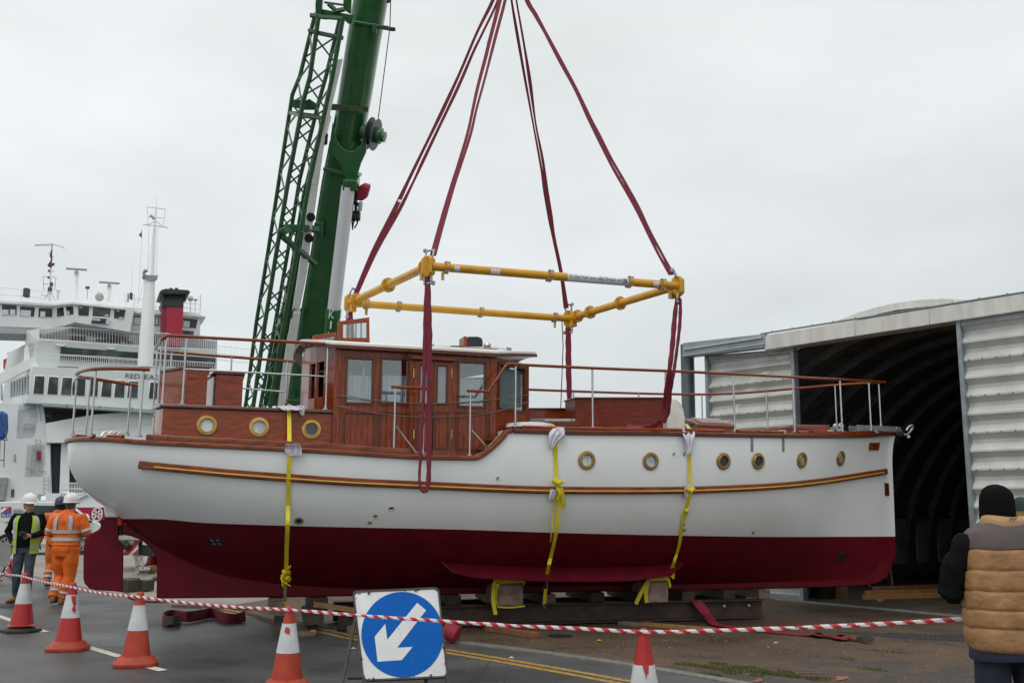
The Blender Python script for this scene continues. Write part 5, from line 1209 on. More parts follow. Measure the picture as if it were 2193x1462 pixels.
# ------------------------------------------------ maroon slings on the ground
def ground_ribbon(pxs,w,label,z=.03,up=True,name='maroon_sling',eye=None):
    P=dense([gnd(px,py,zz) for px,py,zz in pxs],5); mb=MB(); mb.ribbon(P,V((0,0,1)) if up else [ (P[min(i+1,len(P)-1)]-P[max(i-1,0)]).cross(V((0,0,1))) for i in range(len(P))],w,.02); return mb,P
GREYW=mat('grey_webbing_eye',(.06,.06,.05),.8,bump=.3,scale=30)
mb,P=ground_ribbon([(525,1318,.09),(505,1325,.06),(480,1322,.08),(455,1312,.085),(430,1316,.085),(400,1320,.09),(370,1316,.09),(352,1320,.09),(350,1328,.08),(362,1331,.07),(376,1329,.06)],.15,'')
o=mb.build('ground_sling',MAROON,None,40); tag(o,'folded maroon webbing sling lying on the road beside the grey plank','sling','slings left on the ground'); centre(o)
m_=MB(); m_.ribbon(dense([gnd(352,1331,.06),gnd(366,1333,.05),gnd(384,1331,.06),gnd(384,1326,.1),gnd(370,1327,.11),gnd(354,1329,.09)],4),V((0,0,1)),.11,.02); m_.build('sling_eye',GREYW,o,40)
mb,P=ground_ribbon([(270,1270,.03),(285,1280,.02),(310,1286,.02),(350,1287,.02),(385,1286,.02)],.09,'',up=False); o=mb.build('ground_sling',MAROON,None,40); tag(o,'maroon sling end trailing on the road between rudder and keel, behind the tape','sling','slings left on the ground'); centre(o)
a=bw(bp(1490,1287,-.38)); b=bw(bp(1500,1297,-.43)); c=bw(bp(1516,1316,-.5)); d=gnd(1530,1335,.02)
path=[bw(bp(1484,1284,-.25)),a,b,c,d,gnd(1560,1341,.02),gnd(1610,1348,.012),gnd(1680,1355,.012),gnd(1745,1360,.015),gnd(1752,1357,.05),gnd(1765,1361,.02),gnd(1790,1364,.025),gnd(1800,1363,.05),gnd(1812,1365,.03),gnd(1838,1369,.015)]
PD=dense(path,5); mb=MB(); wv=[]
for i in range(len(PD)):
    t=(PD[min(i+1,len(PD)-1)]-PD[max(i-1,0)]).normalized(); w=AX if i<18 else t.cross(V((0,0,1)))+V((0,0,.25*math.sin(i*.5)*(1 if i>38 else 0))); wv.append(w if i>22 or i<18 else AX.lerp(t.cross(V((0,0,1)))*(1 if t.cross(V((0,0,1))).dot(AX)>0 else -1),(i-18)/5))
for i in range(1,len(wv)):
    if wv[i].dot(wv[i-1])<0: wv[i]=-wv[i]
mb.ribbon(PD,wv,.145,.012); o=mb.build('ground_sling',mat('crimson_sling',(.27,.012,.03),.7,col2=(.2,.008,.022),scale=30,bump=.3),None,40); tag(o,'flat crimson strap falling over the beam and trailing across the yard towards the shed','sling','slings left on the ground'); centre(o)
m_=MB(); m_.ribbon(dense([gnd(1838,1370,.02),gnd(1855,1372,.03),gnd(1868,1368,.05),gnd(1862,1364,.07),gnd(1846,1365,.06),gnd(1836,1368,.03)],4),V((0,0,1)),.05,.02); m_.build('sling_eye',GREYW,o,40)
q=gnd(962,1378); mb=MB(); ax_=V((.6,.35,.42)).normalized(); mb.lathe([(.055,-.09),(.11,-.09),(.115,.09),(.055,.09)],q+V((.02,.1,.13)),V((.85,-.3,-.35)),20); o=mb.build('rolled_sling',mat('crimson_sling',(.27,.012,.03)),None,40,.006); tag(o,'rolled up crimson sling on the kerb beside the arrow sign','sling','slings left on the ground'); centre(o)
# ================================================================ cones, tape, arrow sign
ORG=mat('cone_orange',(.42,.042,.012),.55,col2=(.30,.03,.009),scale=9,dirt=.8,dcol=(.16,.03,.016))
REDC=mat('cone_red',(.40,.014,.013),.45,col2=(.38,.014,.014),scale=7,dirt=.3,dcol=(.2,.02,.02))
SLV=mat('cone_sleeve',(.62,.63,.64),.5,col2=(.48,.49,.51),scale=7,dirt=.8,dcol=(.27,.27,.27))
SLVT=mat('torn_cone_sleeve',(.62,.63,.63),.5,col2=(.5,.5,.51),scale=4,dirt=.5,dcol=(.28,.28,.28))
def cone(loc,h,m,base,label,hexb=False,sleeve=SLV,tear=None,rz=.3,b0=.21,b1=.6,split=True):
    t=thing('traffic_cone',label,'traffic cone',loc,rz,'cones along the tape')
    rt,rb=.034*h/.75,.145*h/.75; hb=.10*h/.75
    rr=lambda u:lerp(rt,rb,u)   # u from the top
    z=lambda u:h-u*(h-hb)
    def band(u0,u1,name,mm,out=0.,parent=t):
        mb=MB(); n=28; prof=[(rr(u0)+out,z(u0)),(rr(u1)+out,z(u1))]
        mb.lathe([(rr(u0)-.012,z(u0)),(rr(u0)+out,z(u0)),(rr((u0+u1)/2)+out,z((u0+u1)/2)),(rr(u1)+out,z(u1)),(rr(u1)-.012,z(u1))],(0,0,0),(0,0,1),n); return mb.build(name,mm,parent,40,0,True)
    mb=MB(); mb.lathe([(.001,h),(rt*.7,h),(rt,h-.012),(rr(.06),z(.06)),(rr(.085)-.003,z(.07)),(rr(.085)-.003,z(.08)),(rr(b0+.02),z(b0+.02)),(rr(1),z(1)),(rr(1)+.03,z(1)-.015)],(0,0,0),(0,0,1),28,cap=False); body=mb.build('cone_body',m,t,40,0,True)
    sv=band(b0,b1,'reflective_sleeve',sleeve,.003)
    if tear:
        for (a0,u0,pts_) in tear:
            f_=MB(); P=[]
            for da,du in pts_:
                a=a0+da; u=u0+du; q=V((math.cos(a),math.sin(a),0)); P.append(q*(rr(u)+.0075)+V((0,0,z(u))))
            P2=[p-V((p.x,p.y,0)).normalized()*.004 for p in P]; n=len(P); f_.add(P+P2,[list(range(n))]+[(i,(i+1)%n,n+(i+1)%n,n+i) for i in range(n)]); f_.build('torn_patch',m,sv,0,0,True)
    s=.225*h/.75; mb=MB()
    if hexb:
        mb.loft([[V((s*1.12*math.cos(k*1.0472),s*1.12*math.sin(k*1.0472),zz)) if True else 0 for k in range(6)] for zz,sc in ((0,1),(.035,1))]); mb.lathe([(rr(1)+.05,.03),(rr(1)+.02,.06)],(0,0,0),(0,0,1),24)
    else:
        def rsq(sc,zz,k=.42):
            P=[]
            for i in range(32):
                a=2*math.pi*i/32; c_,s_=math.cos(a),math.sin(a); e=(abs(c_)**4+abs(s_)**4)**-.25; e=lerp(1,e,k); P.append(V((sc*e*c_,sc*e*s_,zz)))
            return P
        mb.loft([rsq(s*.97,0,.8),rsq(s*1.0,.015,.8),rsq(s*.98,.04,.8),rsq(s*.85,.06,.6),rsq(rr(1)+.035,hb-.01,.2),rsq(rr(1)+.002,hb+.006,0)])
    mb.build('cone_base',base,t,40,.006 if hexb else 0,True); return t
def jag(w,h,n=9,seed=1):
    random.seed(seed); P=[]
    for i in range(n): P.append((-w+2*w*i/(n-1),-h*random.uniform(.5,1)))
    for i in range(n): P.append((w-2*w*i/(n-1),h*random.uniform(.4,1.)))
    return P
cone(gnd(45,1352),.76,REDC,BLACK,'red cone with clean white sleeve and black base, before the man in the vest',True)
cone(gnd(145,1391),.765,REDC,ORG,'red cone with torn white sleeve before the two men in orange',tear=[(-1.05,.27,[(-.35,-.05),(.45,-.05),(.5,.1),(.3,.13),(.42,.2),(.2,.26),(.1,.22),(-.12,.2),(.05,.12),(-.1,.06),(-.2,.02)])],rz=.1)
cone(gnd(290,1424),.755,ORG,ORG,'orange cone with a dirty whole sleeve before the folded sling')
cone(gnd(613,1476),.75,ORG,ORG,'orange cone with a red blotch on its white sleeve, beside the arrow sign',tear=[(-1.75,.33,[(-.3,-.03),(-.2,-.05),(-.05,-.045),(.1,-.05),(.22,-.03),(.34,-.02),(.3,.02),(.36,.06),(.2,.035),(.1,.05),(0,.03),(-.12,.045),(-.2,.02),(-.33,.03)])],rz=.2,b0=.24,b1=.64)
cone(gnd(1381,1562),.75,REDC,ORG,'red topped cone with split grey sleeve, right of the arrow sign',sleeve=SLVT,tear=[(-1.62,.44,[(-.25,-.03),(.3,-.03),(.28,.0),(.22,.06),(.1,.06),(.02,.12),(-.04,.06),(-.12,.04)])],rz=.05,b0=.41,b1=.8)
p=gnd(26,1232); cone(p,.6,REDC,BLACK,'small dark red cone behind the man in the lime vest',True,b0=.1,b1=.4)
p=gnd(325,1214); cone(p,.78,ORG,ORG,'orange cone seen through the gap between rudder and keel',b0=.0,b1=.42)
# tape: a twisted ribbon in red and white
TR=mat('tape_red',(.55,.02,.03),.35,col2=(.48,.02,.03)); TW=mat('tape_white',(.74,.72,.73),.35,col2=(.68,.66,.68))
def tape(pth,label,w=.0165,period=.125,tw=.6):
    P=dense(pth,14); 
    # resample evenly
    out=[P[0]]; acc=0; step=.0125
    for i in range(1,len(P)):
        a=P[i-1]; b=P[i]; L_=(b-a).length; d=0
        while acc+L_-d>=step:
            d+=step-acc; acc=0; out.append(a.lerp(b,d/L_))
        acc+=L_-d
    n=8; mb=MB(); rs=[]; s=0; rings=[]
    for i,p in enumerate(out):
        t=(out[min(i+1,len(out)-1)]-out[max(i-1,0)]).normalized(); x=t.cross(V((0,0,1))).normalized(); u=x.cross(t)
        big=.5+.5*mnoise.noise(V((i*.012,3.1,0))); rx=w*(.33+.25*big); ru=w*(.85+.25*mnoise.noise(V((i*.05,0,0))))
        rx=w*(.16+.14*big); rings.append([p+x*(rx*math.cos(6.283*j/n))+u*(ru*math.sin(6.283*j/n)) for j in range(n)])
    vs=[p for r in rings for p in r]; fs=[];mi=[]
    for i in range(len(rings)-1):
        for j in range(n):
            fs.append((i*n+j,i*n+(j+1)%n,(i+1)*n+(j+1)%n,(i+1)*n+j)); sl_=math.sin(6.283*(j+.5)/n)
            ph=(i*step/period+tw*.30*sl_+.1*math.sin(i*.03))%1; mi.append(0 if ph<.5 else 1)
    mb.add(vs,fs,mi); o=mb.build('barrier_tape',[TR,TW],None,50); tag(o,label,'barrier tape','red and white tape'); return centre(o)
def near_cone(px,py,base): 
    b=gnd(*base); return dep(px,py,b.y-.06)
t1=near_cone(45,1233,(45,1352)); t2=near_cone(150,1256,(145,1391)); t3=near_cone(292,1277,(290,1424)); t4=near_cone(617,1305,(613,1476)); t5=near_cone(1381,1352,(1381,1562))
tend=dep(2075,1324,6.75)
def sag(a,b,s,n=3): return [a.lerp(b,k/n)+V((0,0,-s*4*(k/n)*(1-k/n))) for k in range(n)]
tape([dep(-60,1224,15)]+sag(dep(0,1228,14.4),t1,.0,2)+sag(t1,t2,.01)+sag(t2,t3,.02)+sag(t3,t4,.02,4)+[t4]+[dep(730,1314,9.05),dep(850,1323,8.75),dep(945,1329,8.6),dep(1080,1338,8.4),dep(1220,1344,8.15)]+sag(t5,tend,.015,4)+[tend],'long red and white tape strung along the cones and past the arrow sign')
tape([dep(-40,1330,13.6),dep(-5,1256,13.7),dep(12,1225,13.8),dep(22,1200,14.0)],'short red and white tape hanging from the folded sign at the picture edge',w=.02,period=.09)
# arrow sign
SG=thing('arrow_sign','square white road sign with blue disc and white arrow on a black folding stand','road sign',gnd(860,1520))
A_,B_,C_=dep(779,1456,9.0),dep(958,1448,9.05),dep(938,1259,9.42)
nS=(B_-A_).cross(C_-A_).normalized(); nS=nS if nS.y<0 else -nS; D_=onplane(757,1267,A_,nS)
def sg(u,v,o=0.): return (A_*(1-u)+B_*u)*(1-v)+(D_*(1-u)+C_*u)*v+nS*o
def rrect(r,o,m_=0,n=5):
    P=[]
    for cx_,cy_,a0 in ((1-r-m_,r+m_,-90),(1-r-m_,1-r-m_,0),(r+m_,1-r-m_,90),(r+m_,r+m_,180)):
        for k in range(n+1):
            a=rad(a0+90*k/n); P.append(sg(cx_+r*math.cos(a),cy_+r*math.sin(a),o))
    return P
SWH=mat('sign_white_enamel',(.60,.62,.62),.35,col2=(.52,.54,.54),scale=4,dirt=.3,dcol=(.3,.29,.26))
SBL=mat('sign_blue',(.0,.095,.40),.5,col2=(.0,.085,.35),scale=3,dirt=.2,dcol=(.0,.06,.28),spec=.1)
BSTL=mat('black_sign_stand',(.02,.017,.015),.55,.2,col2=(.05,.03,.02),scale=12,dirt=.4,dcol=(.07,.035,.02))
mb=MB(); mb.prism(rrect(.045,0,.006),-nS*.006); pl=mb.build('sign_plate',SWH,SG,30)
mb=MB(); o_=rrect(.05,.010,-.012); i_=rrect(.045,.010,.008); ob=[p-nS*.03 for p in o_]; ib=[p-nS*.03 for p in i_]; n=len(o_)
mb.add(o_+i_+ob+ib,[(k,(k+1)%n,n+(k+1)%n,n+k) for k in range(n)]+[(2*n+k,2*n+(k+1)%n,(k+1)%n,k) for k in range(n)]+[(n+k,n+(k+1)%n,3*n+(k+1)%n,3*n+k) for k in range(n)]+[(2*n+k,2*n+(k+1)%n,3*n+(k+1)%n,3*n+k) for k in range(n)]); mb.build('sign_frame',BSTL,SG,30)
def spx(px,py,o): 
    return onplane(px,py,A_+nS*o,nS)
# disc: centre (862,1355.5) in the sign plane
c=spx(862,1355.5,.003); ru_=(spx(949.5,1352,.003)-c); rv_=(spx(858,1266.5,.003)-c)
mb=MB(); P=[c+ru_*math.cos(6.2832*k/64)+rv_*math.sin(6.2832*k/64) for k in range(64)]; mb.prism(P,nS*.0015); mb.build('blue_disc',SBL,pl,0)
arrow=[(893.5,1290),(912.5,1306),(850.5,1386),(883.5,1384.5),(860.5,1412.5),(808.5,1416),(802.5,1362.5),(825,1335),(829.5,1369)]
mb=MB(); mb.prism([spx(px,py,.006) for px,py in arrow],nS*.0015); mb.build('arrow',SWH,pl,0)
RST=mat('rust_spot',(.11,.045,.02),.9,col2=(.06,.025,.012),scale=30)
random.seed(5); mb=MB()
def spot(px,py,w,h):
    q=spx(px,py,.0045); n=7; P=[]
    for k in range(n):
        a=6.283*k/n; P.append(q+(B_-A_)*(w*math.cos(a)*random.uniform(.6,1.2))+(D_-A_)*(h*math.sin(a)*random.uniform(.6,1.2)))
    mb.prism(P,nS*.0005)
for px,py,w,h in ((759,1272,.006,.02),(770,1270,.03,.006),(867,1264,.012,.006),(896,1263,.02,.006),(780,1448,.01,.02),(886,1446,.02,.006),(800,1452,.012,.008),(774,1415,.006,.03),(934,1263,.006,.01),(953,1420,.005,.02),(952,1395,.004,.015),(763,1280,.006,.012),(858,1447,.02,.004),(790,1452,.01,.005),(836,1454,.006,.004),(776,1430,.006,.012)): spot(px,py,w,h)
mb.build('rust_spot',RST,pl,0)
mb=MB()
for px,py,w,h in ((884,1397,.014,.018),(884,1409,.012,.016),(838,1433,.006,.012),(854,1345,.004,.02),(857,1355,.006,.008),(816,1352,.003,.015),(850,1377,.004,.014),(824,1366,.012,.002),(910,1280,.004,.006),(860,1373,.004,.006)):
    q=spx(px,py,.008); n=6; mb.prism([q+(B_-A_)*(w*math.cos(6.283*k/n)*random.uniform(.4,1))+(D_-A_)*(h*math.sin(6.283*k/n)*random.uniform(.4,1)) for k in range(n)],nS*.0004)
mb.build('scratch',mat('scratch_grey',(.08,.085,.1),.7),pl,0)
for px,py in ((790,1268.5),(890,1262.5),(800,1453),(923,1446),(773.5,1408),(950,1384)):
    mb=MB(); q=spx(px,py,.012); mb.box(q,.018,.02,.022,(B_-A_).normalized(),nS,(D_-A_).normalized()); mb.build('clip',BSTL,SG,30)
# stand legs
for (a,b) in ((sg(0,.02,-.02),gnd(785,1560)),(sg(1,.02,-.02),gnd(978,1555))):
    mb=MB(); mb.bar(a,b,.028,.028); mb.build('leg',BSTL,SG,30)
top1,top2=sg(.0,1,-.04),sg(1,1,-.04)
for a,b in ((dep(766,1300,9.45),gnd(722,1515)),(dep(940,1300,9.5),gnd(905,1500))):
    mb=MB(); mb.bar(a,b,.026,.026); mb.build('leg',BSTL,SG,30)
mb=MB(); mb.bar(dep(745,1452,9.55),dep(925,1450,9.6),.02,.02); mb.build('cross_bar',BSTL,SG,30)
# folded sign at the left picture edge, seen from behind
q=gnd(5,1245); FS=thing('folding_sign','grey back of a folding road sign leaning at the left picture edge','road sign',q)
a,b,c,d=dep(-45,1212,14.4),dep(19,1214,14.6),dep(26,1168,14.9),dep(-40,1150,14.7)
mb=MB(); nn=(b-a).cross(d-a).normalized(); mb.prism([a,b,c,d],nn*.01); mb.build('sign_plate',mat('grey_sign_back',(.16,.16,.155),.6,.3),FS,30)
for e,f in ((dep(26,1168,14.85),gnd(0,1243)),(dep(10,1172,14.9),gnd(34,1246)),(dep(-10,1180,14.7),gnd(-30,1246))):
    mb=MB(); mb.bar(e,f,.025,.025); mb.build('leg',BSTL,FS,30)
# drain grating and litter on the road
q=gnd(8,1298); mb=MB()
for k in range(9): mb.box((q.x-.3+.075*k,q.y,.008),.05,.42,.012)
mb.box((q.x,q.y-.22,.008),.7,.03,.014); mb.box((q.x,q.y+.22,.008),.7,.03,.014)
o=mb.build('drain_grating',mat('worn_iron',(.07,.07,.068),.5,.6,dirt=.4,dcol=(.12,.11,.1)),None,30,.003); tag(o,'worn iron drain grating in the road beside the leftmost cone','drain'); centre(o)
q=gnd(1200,1361); mb=MB(); mb.lathe([(.17,.0),(.17,.006),(.001,.006)],q,(0,0,1),20); o=mb.build('manhole_cover',mat('dark_iron',(.03,.03,.032),.6,.4),None,0); tag(o,'small dark iron cover set in the yard beneath the tape','drain cover'); centre(o)
for px,py,c_,lab in ((1283,1372,(.6,.4,.03),'tiny yellow scrap of litter on the yard between the sign and the cone'),(1095,1409,(.65,.64,.6),'white scrap of litter on the road edge near the yellow lines'),(1662,1377,(.6,.6,.58),'white scrap of litter near the trailing crimson strap'),(756,1389,(.5,.5,.48),'pale flattened scrap on the road just left of the sign')):
    q=gnd(px,py); mb=MB(); mb.add([q+V((-.03,0,.006)),q+V((.0,-.015,.012)),q+V((.035,.005,.006)),q+V((.0,.02,.02))],[(0,1,2,3)]); o=mb.build('litter',mat('litter_%d'%px,c_,.8),None,0); o.modifiers.new('s','SOLIDIFY').thickness=.004; tag(o,lab,'litter'); centre(o)
# ================================================================ mobile crane
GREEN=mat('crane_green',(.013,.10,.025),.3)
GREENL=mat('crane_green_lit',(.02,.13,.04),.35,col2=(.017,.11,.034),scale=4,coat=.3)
CWH=mat('crane_white',(.86,.87,.87),.45,col2=(.8,.81,.81),scale=6,dirt=.12,dcol=(.2,.22,.22))
CH=mat('chrome_rod',(.74,.75,.80),.3,.1,col2=(.72,.73,.78),rvar=.05)
BB=dep(636,870,26); BT=dep(1093,-1811,14.6)
bA=(BT-BB).normalized(); bX=bA.cross(V((0,1,0))); bX=V((1,0,0))-bA*bA.x; bX.normalize(); bN=bX.cross(bA); bN=bN if bN.y<0 else -bN
CR=thing('mobile_crane','green telescopic mobile crane with a lattice jib folded along its boom, behind the boat','crane',V((BB.x,BB.y,0)))
def cp(px,py,off=0.): return onplane(px,py,BB+bN*off,bN)
def slab(poly,off,th,name,m,parent=CR,bev=.02,sm=30):
    P=[cp(px,py,off) for px,py in poly]; mb=MB(); mb.prism(P,-bN*th); return mb.build(name,m,parent,sm,bev)
def boomtube(edges,off,name,m,parent=CR,depth_=1.15,exp=3.2,n=28):
    """edges: (py, left px, right px); rounded box section"""
    rings=[]
    for py,l,r in edges:
        a=cp(l,py,off); b=cp(r,py,off); c=(a+b)/2; w=(b-a).length/2; x=(b-a).normalized(); ring_=[]
        for k in range(n):
            t=2*math.pi*k/n; cc,ss=math.cos(t),math.sin(t); e=(abs(cc)**exp+abs(ss)**exp)**(-1/exp); ring_.append(c+x*(w*e*cc)+bN*(w*depth_*e*ss))
        rings.append(ring_)
    mb=MB(); mb.loft(rings); return mb.build(name,m,parent,50)
boom=boomtube([(935,610,694),(858,618,700),(722,637,716),(585,661,735),(448,682,752),(385,692,763),(300,709,782)],-.35,'boom_section',GREEN,exp=4)
inner=boomtube([(420,690,757),(273,714,783),(200,726,797),(100,741,813),(0,757,831),(-200,792,864),(-500,842,910),(-900,910,968),(-1400,1000,1040),(-1780,1068,1100)],-.38,'boom_section',GREEN,exp=2.6)
# horseshoe end plate
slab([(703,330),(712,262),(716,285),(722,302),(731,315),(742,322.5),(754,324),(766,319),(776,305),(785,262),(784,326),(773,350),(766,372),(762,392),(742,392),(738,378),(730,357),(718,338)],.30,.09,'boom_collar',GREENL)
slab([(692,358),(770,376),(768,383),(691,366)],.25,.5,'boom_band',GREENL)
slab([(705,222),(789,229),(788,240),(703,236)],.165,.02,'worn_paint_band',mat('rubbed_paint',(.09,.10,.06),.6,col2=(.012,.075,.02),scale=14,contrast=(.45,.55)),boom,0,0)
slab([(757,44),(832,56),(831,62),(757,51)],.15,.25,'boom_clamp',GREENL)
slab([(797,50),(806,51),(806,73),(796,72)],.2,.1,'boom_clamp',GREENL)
mb=MB(); mb.bar(cp(805,58,.1),cp(842,64,.1),.06,.06); mb.build('sensor_arm',GREEN,CR,30); slab([(834,58),(846,59),(846,67.5),(834,67)],.2,.14,'sensor_box',BLACK)
mb=MB(); mb.tube([cp(837,-10,.1),cp(835,60,.1),cp(809,262,.05)],.012,6); mb.build('measuring_cable',BLACK,CR,30)
slab([(828,0),(838,0),(835,6),(827,8)],.1,.1,'boom_clamp',BLACK)
# cable reel
rc=cp(800,288,.05); ra=(bX*.97+bN*.22).normalized()
mb=MB(); 
for o_,r_ in ((-.1,.40),(.06,.39)):
    mb.lathe([(.1,o_-.008),(r_,o_-.012),(r_,o_+.004),(.1,o_+.008)],rc,ra,28)
mb.build('cable_reel',mat('reel_plate',(.11,.15,.13),.45,.4,col2=(.07,.1,.085)),CR,40)
mb=MB(); mb.lathe([(.18,-.3),(.18,.1)],rc,ra,20); mb.lathe([(.2,.1),(.2,.2),(.13,.22),(.13,.3),(.05,.31)],rc,ra,20); mb.build('reel_drum',GREEN,CR,40)
mb=MB(); mb.lathe([(.27,-.09),(.27,.05)],rc,ra,24); mb.build('reel_cable',BLACK,CR,40)
# lifting ram
rr0,rr1=cp(746,400,.85),cp(713,680,.85)
mb=MB(); mb.tube([rr0,rr1],.165,24); mb.build('ram_rod',CH,CR,40)
mb=MB(); q0=cp(714,662,.85); q1=cp(690,930,.85); mb.tube([q0,q1],.185,20); ba=mb.build('ram_barrel',GREEN,CR,40)
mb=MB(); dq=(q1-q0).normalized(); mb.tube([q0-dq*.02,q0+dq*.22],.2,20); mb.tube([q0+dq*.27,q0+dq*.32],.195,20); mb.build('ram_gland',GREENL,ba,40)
slab([(735,385),(765,387),(762,410),(733,408)],1.0,.5,'ram_head',GREEN)
def letters(s_,cells,mk,parent,m,name='boom_lettering'):
    t=MB()
    for ch,quad in zip(s_,cells): text_on(t,ch,*[mk(*q) for q in quad])
    return t.build(name,m,parent,0)
letters('KING',[((703.5,682),(715.5,682.5),(705,664)),((706,704),(709.5,704),(707.5,687)),((700.5,726),(714,727),(702.5,711)),((699,749),(712,750),(700.5,734))],lambda px,py:onplane(px,py,q0+bN*.205,bN),ba,CWH)
# white side rail strip and hose
boomstrip=[]
slab([(722,128),(733,126),(728,150),(720,182),(697,280),(690,330),(680,398),(664,398),(676,330),(688,270)],.62,.12,'side_rail',CWH)
slab([(664,398),(680,398),(668,483),(656,585),(642,654),(640,662),(626,662),(630,640),(640,585),(650,500)],.62,.12,'side_rail',CWH)
slab([(628,668),(643,668),(635,722),(622,800),(610,885),(592,885),(603,800),(615,722)],.62,.12,'side_rail',CWH)
for py,px in ((465,664),(510,660)):
    mb=MB(); mb.lathe([(.11,.0),(.11,.02),(.001,.02)],cp(px+2,py,.63),bN,14); mb.build('rail_hole',BLACK,CR,30)
slab([(666,440),(671,442),(671,452),(664,455)],.3,.06,'rail_marker',BLACK,bev=0)
mb=MB(); mb.tube([cp(648,560,.4),cp(634,640,.4),cp(618,725,.4),cp(609,800,.4)],.02,6); mb.build('hydraulic_hose',BLACK,CR,30)
slab([(684,283),(700,288),(698,312),(682,305)],.35,.2,'hose_clamp',BLACK)
# lower jib box with the lettering
jb=slab([(691,243),(703,252),(668,395),(650,500),(637,585),(616,722),(600,870),(562,870),(588,722),(618,585),(645,420),(660,360)],-.1,.5,'jib_box',GREEN,bev=.03)
letters('KING',[((583,716),(585,700),(594,717)),((588,694),(590,678),(600,694)),((593,672),(595,655),(605,671)),((598,650),(600,634),(610,649))],lambda px,py:cp(px,py,-.09),jb,CWH)
# lattice jib
N1=[(682,36),(664,164),(650,215),(618,383),(590,552),(567,695),(548,830),(538,900)]
N2=[(734,40),(712,164),(697,232),(664,383),(632,560),(606,705),(584,840),(573,905)]
F1=[(675,30),(642,164),(626,203),(598,383),(573,545),(549,690),(527,860),(519,905)]
F2=[(729,36),(698,164),(681,225),(642,383),(614,552),(588,700),(563,840),(551,905)]
JIB=thing('lattice_jib','green lattice jib stowed against the side of the crane boom','crane jib',cp(540,880,.6))
def chordpts(L_,off): return [cp(px,py,off) for px,py in L_]
CHN=[chordpts(N1,1.1),chordpts(N2,1.1),chordpts(F1,.25),chordpts(F2,.25)]
JG=mat('jib_green',(.026,.105,.042),.4,col2=(.018,.07,.03),scale=6,coat=.2)
for c_,r_ in zip(CHN,(.055,.055,.05,.05)):
    mb=MB(); mb.tube(c_,r_,8); mb.build('chord',JG,JIB,40)
def along(c_,t):
    Ls=[(c_[i+1]-c_[i]).length for i in range(len(c_)-1)]; T_=sum(Ls)*t
    for i,l in enumerate(Ls):
        if T_<=l: return c_[i].lerp(c_[i+1],T_/l)
        T_-=l
    return c_[-1]
for (A0,B0,nm,ph) in ((0,1,'front',0),(2,3,'rear',1),(0,2,'side',1),(1,3,'side',0)):
    mb=MB(); nb=18
    for k in range(nb):
        a=CHN[A0] if (k+ph)%2==0 else CHN[B0]; b=CHN[B0] if (k+ph)%2==0 else CHN[A0]
        mb.tube([along(a,.045+.95*k/nb),along(b,.045+.95*(k+1)/nb)],.022,6)
    mb.build('lattice_bracing',JG,JIB,40)
for t in (.0,.225,.98):
    mb=MB()
    for i,j in ((0,1),(2,3),(0,2),(1,3)): mb.bar(along(CHN[i],t),along(CHN[j],t),.07,.07)
    mb.build('end_frame',JG,JIB,30)
def jslab(poly,off,th,name,m): 
    P=[cp(px,py,off) for px,py in poly]; mb=MB(); mb.prism(P,-bN*th); return mb.build(name,m,JIB,30,.01)
jslab([(627,213),(645,214),(644,220),(662,212),(677,222),(676,236),(652,236),(626,230)],.7,.05,'gusset',JG)
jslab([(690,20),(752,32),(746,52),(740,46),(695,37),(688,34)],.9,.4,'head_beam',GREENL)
jslab([(694,3),(746,10),(746,15),(694,8)],.9,.06,'head_beam',JG)
jslab([(680,-40),(694,-40),(687,40),(676,46),(675,10)],1.0,.12,'head_plate',GREEN)
jslab([(735,-40),(752,-40),(748,30),(735,20)],.9,.25,'head_plate',GREEN)
mb=MB()
for a,b in (((664,33),(700,38)),((661,66),(686,72)),((686,72),(735,82)),((703,8),(720,24)),((712,26),(738,20))): mb.bar(cp(*a,1.0),cp(*b,1.0),.09,.07)
mb.build('head_pin',JG,JIB,30)
jslab([(664,29),(673,29),(673,37),(663,36)],1.0,.1,'pin_block',GREENL); jslab([(659,62),(666,61),(666,69),(659,68)],1.0,.1,'pin_block',BLACK)
# jib stowage arms
mb=MB(); mb.bar(cp(610,488,1.15),cp(680,491,.3),.2,.16); mb.bar(cp(606,486,1.15),cp(616,500,1.15),.22,.2); mb.build('stowage_arm',GREEN,CR,30,.02)
mb=MB(); mb.bar(cp(603,505,1.1),cp(676,566,.4),.13,.12); mb.build('stowage_strut',GREEN,CR,30,.02)
slab([(673,476),(692,478),(690,512),(683,514),(682,488),(672,486)],.35,.2,'stowage_bracket',GREENL); 
slab([(624,664),(642,666),(640,684),(622,683)],.5,.3,'stowage_bracket',GREEN)
mb=MB(); mb.bar(cp(604,676,.9),cp(632,673,.5),.05,.05); mb.build('stowage_pin',BLACK,CR,30)
# hooded box, beacon and cables right of the ram
hd=[(768,400),(779,394.5),(790,398),(791,403),(785,424),(776,430),(764,429),(765,412)]
mb=MB(); P=[cp(px,py,.6) for px,py in hd]; c=sum(P,V())/len(P); mb.loft([[c+(p-c)*.75+bN*.06 for p in P],P,[p-bN*.25 for p in P],[c+(p-c)*.7-bN*.3 for p in P]]); mb.build('red_hood',mat('red_canvas',(.34,.012,.05),.7,bump=.3,scale=12),CR,25)
mb=MB(); a=cp(770,452,.6); b=cp(773,432,.6); mb.lathe([(.05,0),(.055,.03),(.055,.2),(.03,.24),(.001,.25)],a,(b-a),12); mb.build('beacon_lamp',mat('beacon_glass',(.5,.53,.53),.2),CR,40)
mb=MB()
random.seed(9)
for k in range(7):
    x=758+random.uniform(-5,9); mb.tube(dense([cp(756+k,385,.5),cp(x,420+5*k,.55),cp(x+random.uniform(-4,8),452+4*k,.55),cp(x+random.uniform(-6,4),480+random.uniform(-8,14),.55)],4),.018,6)
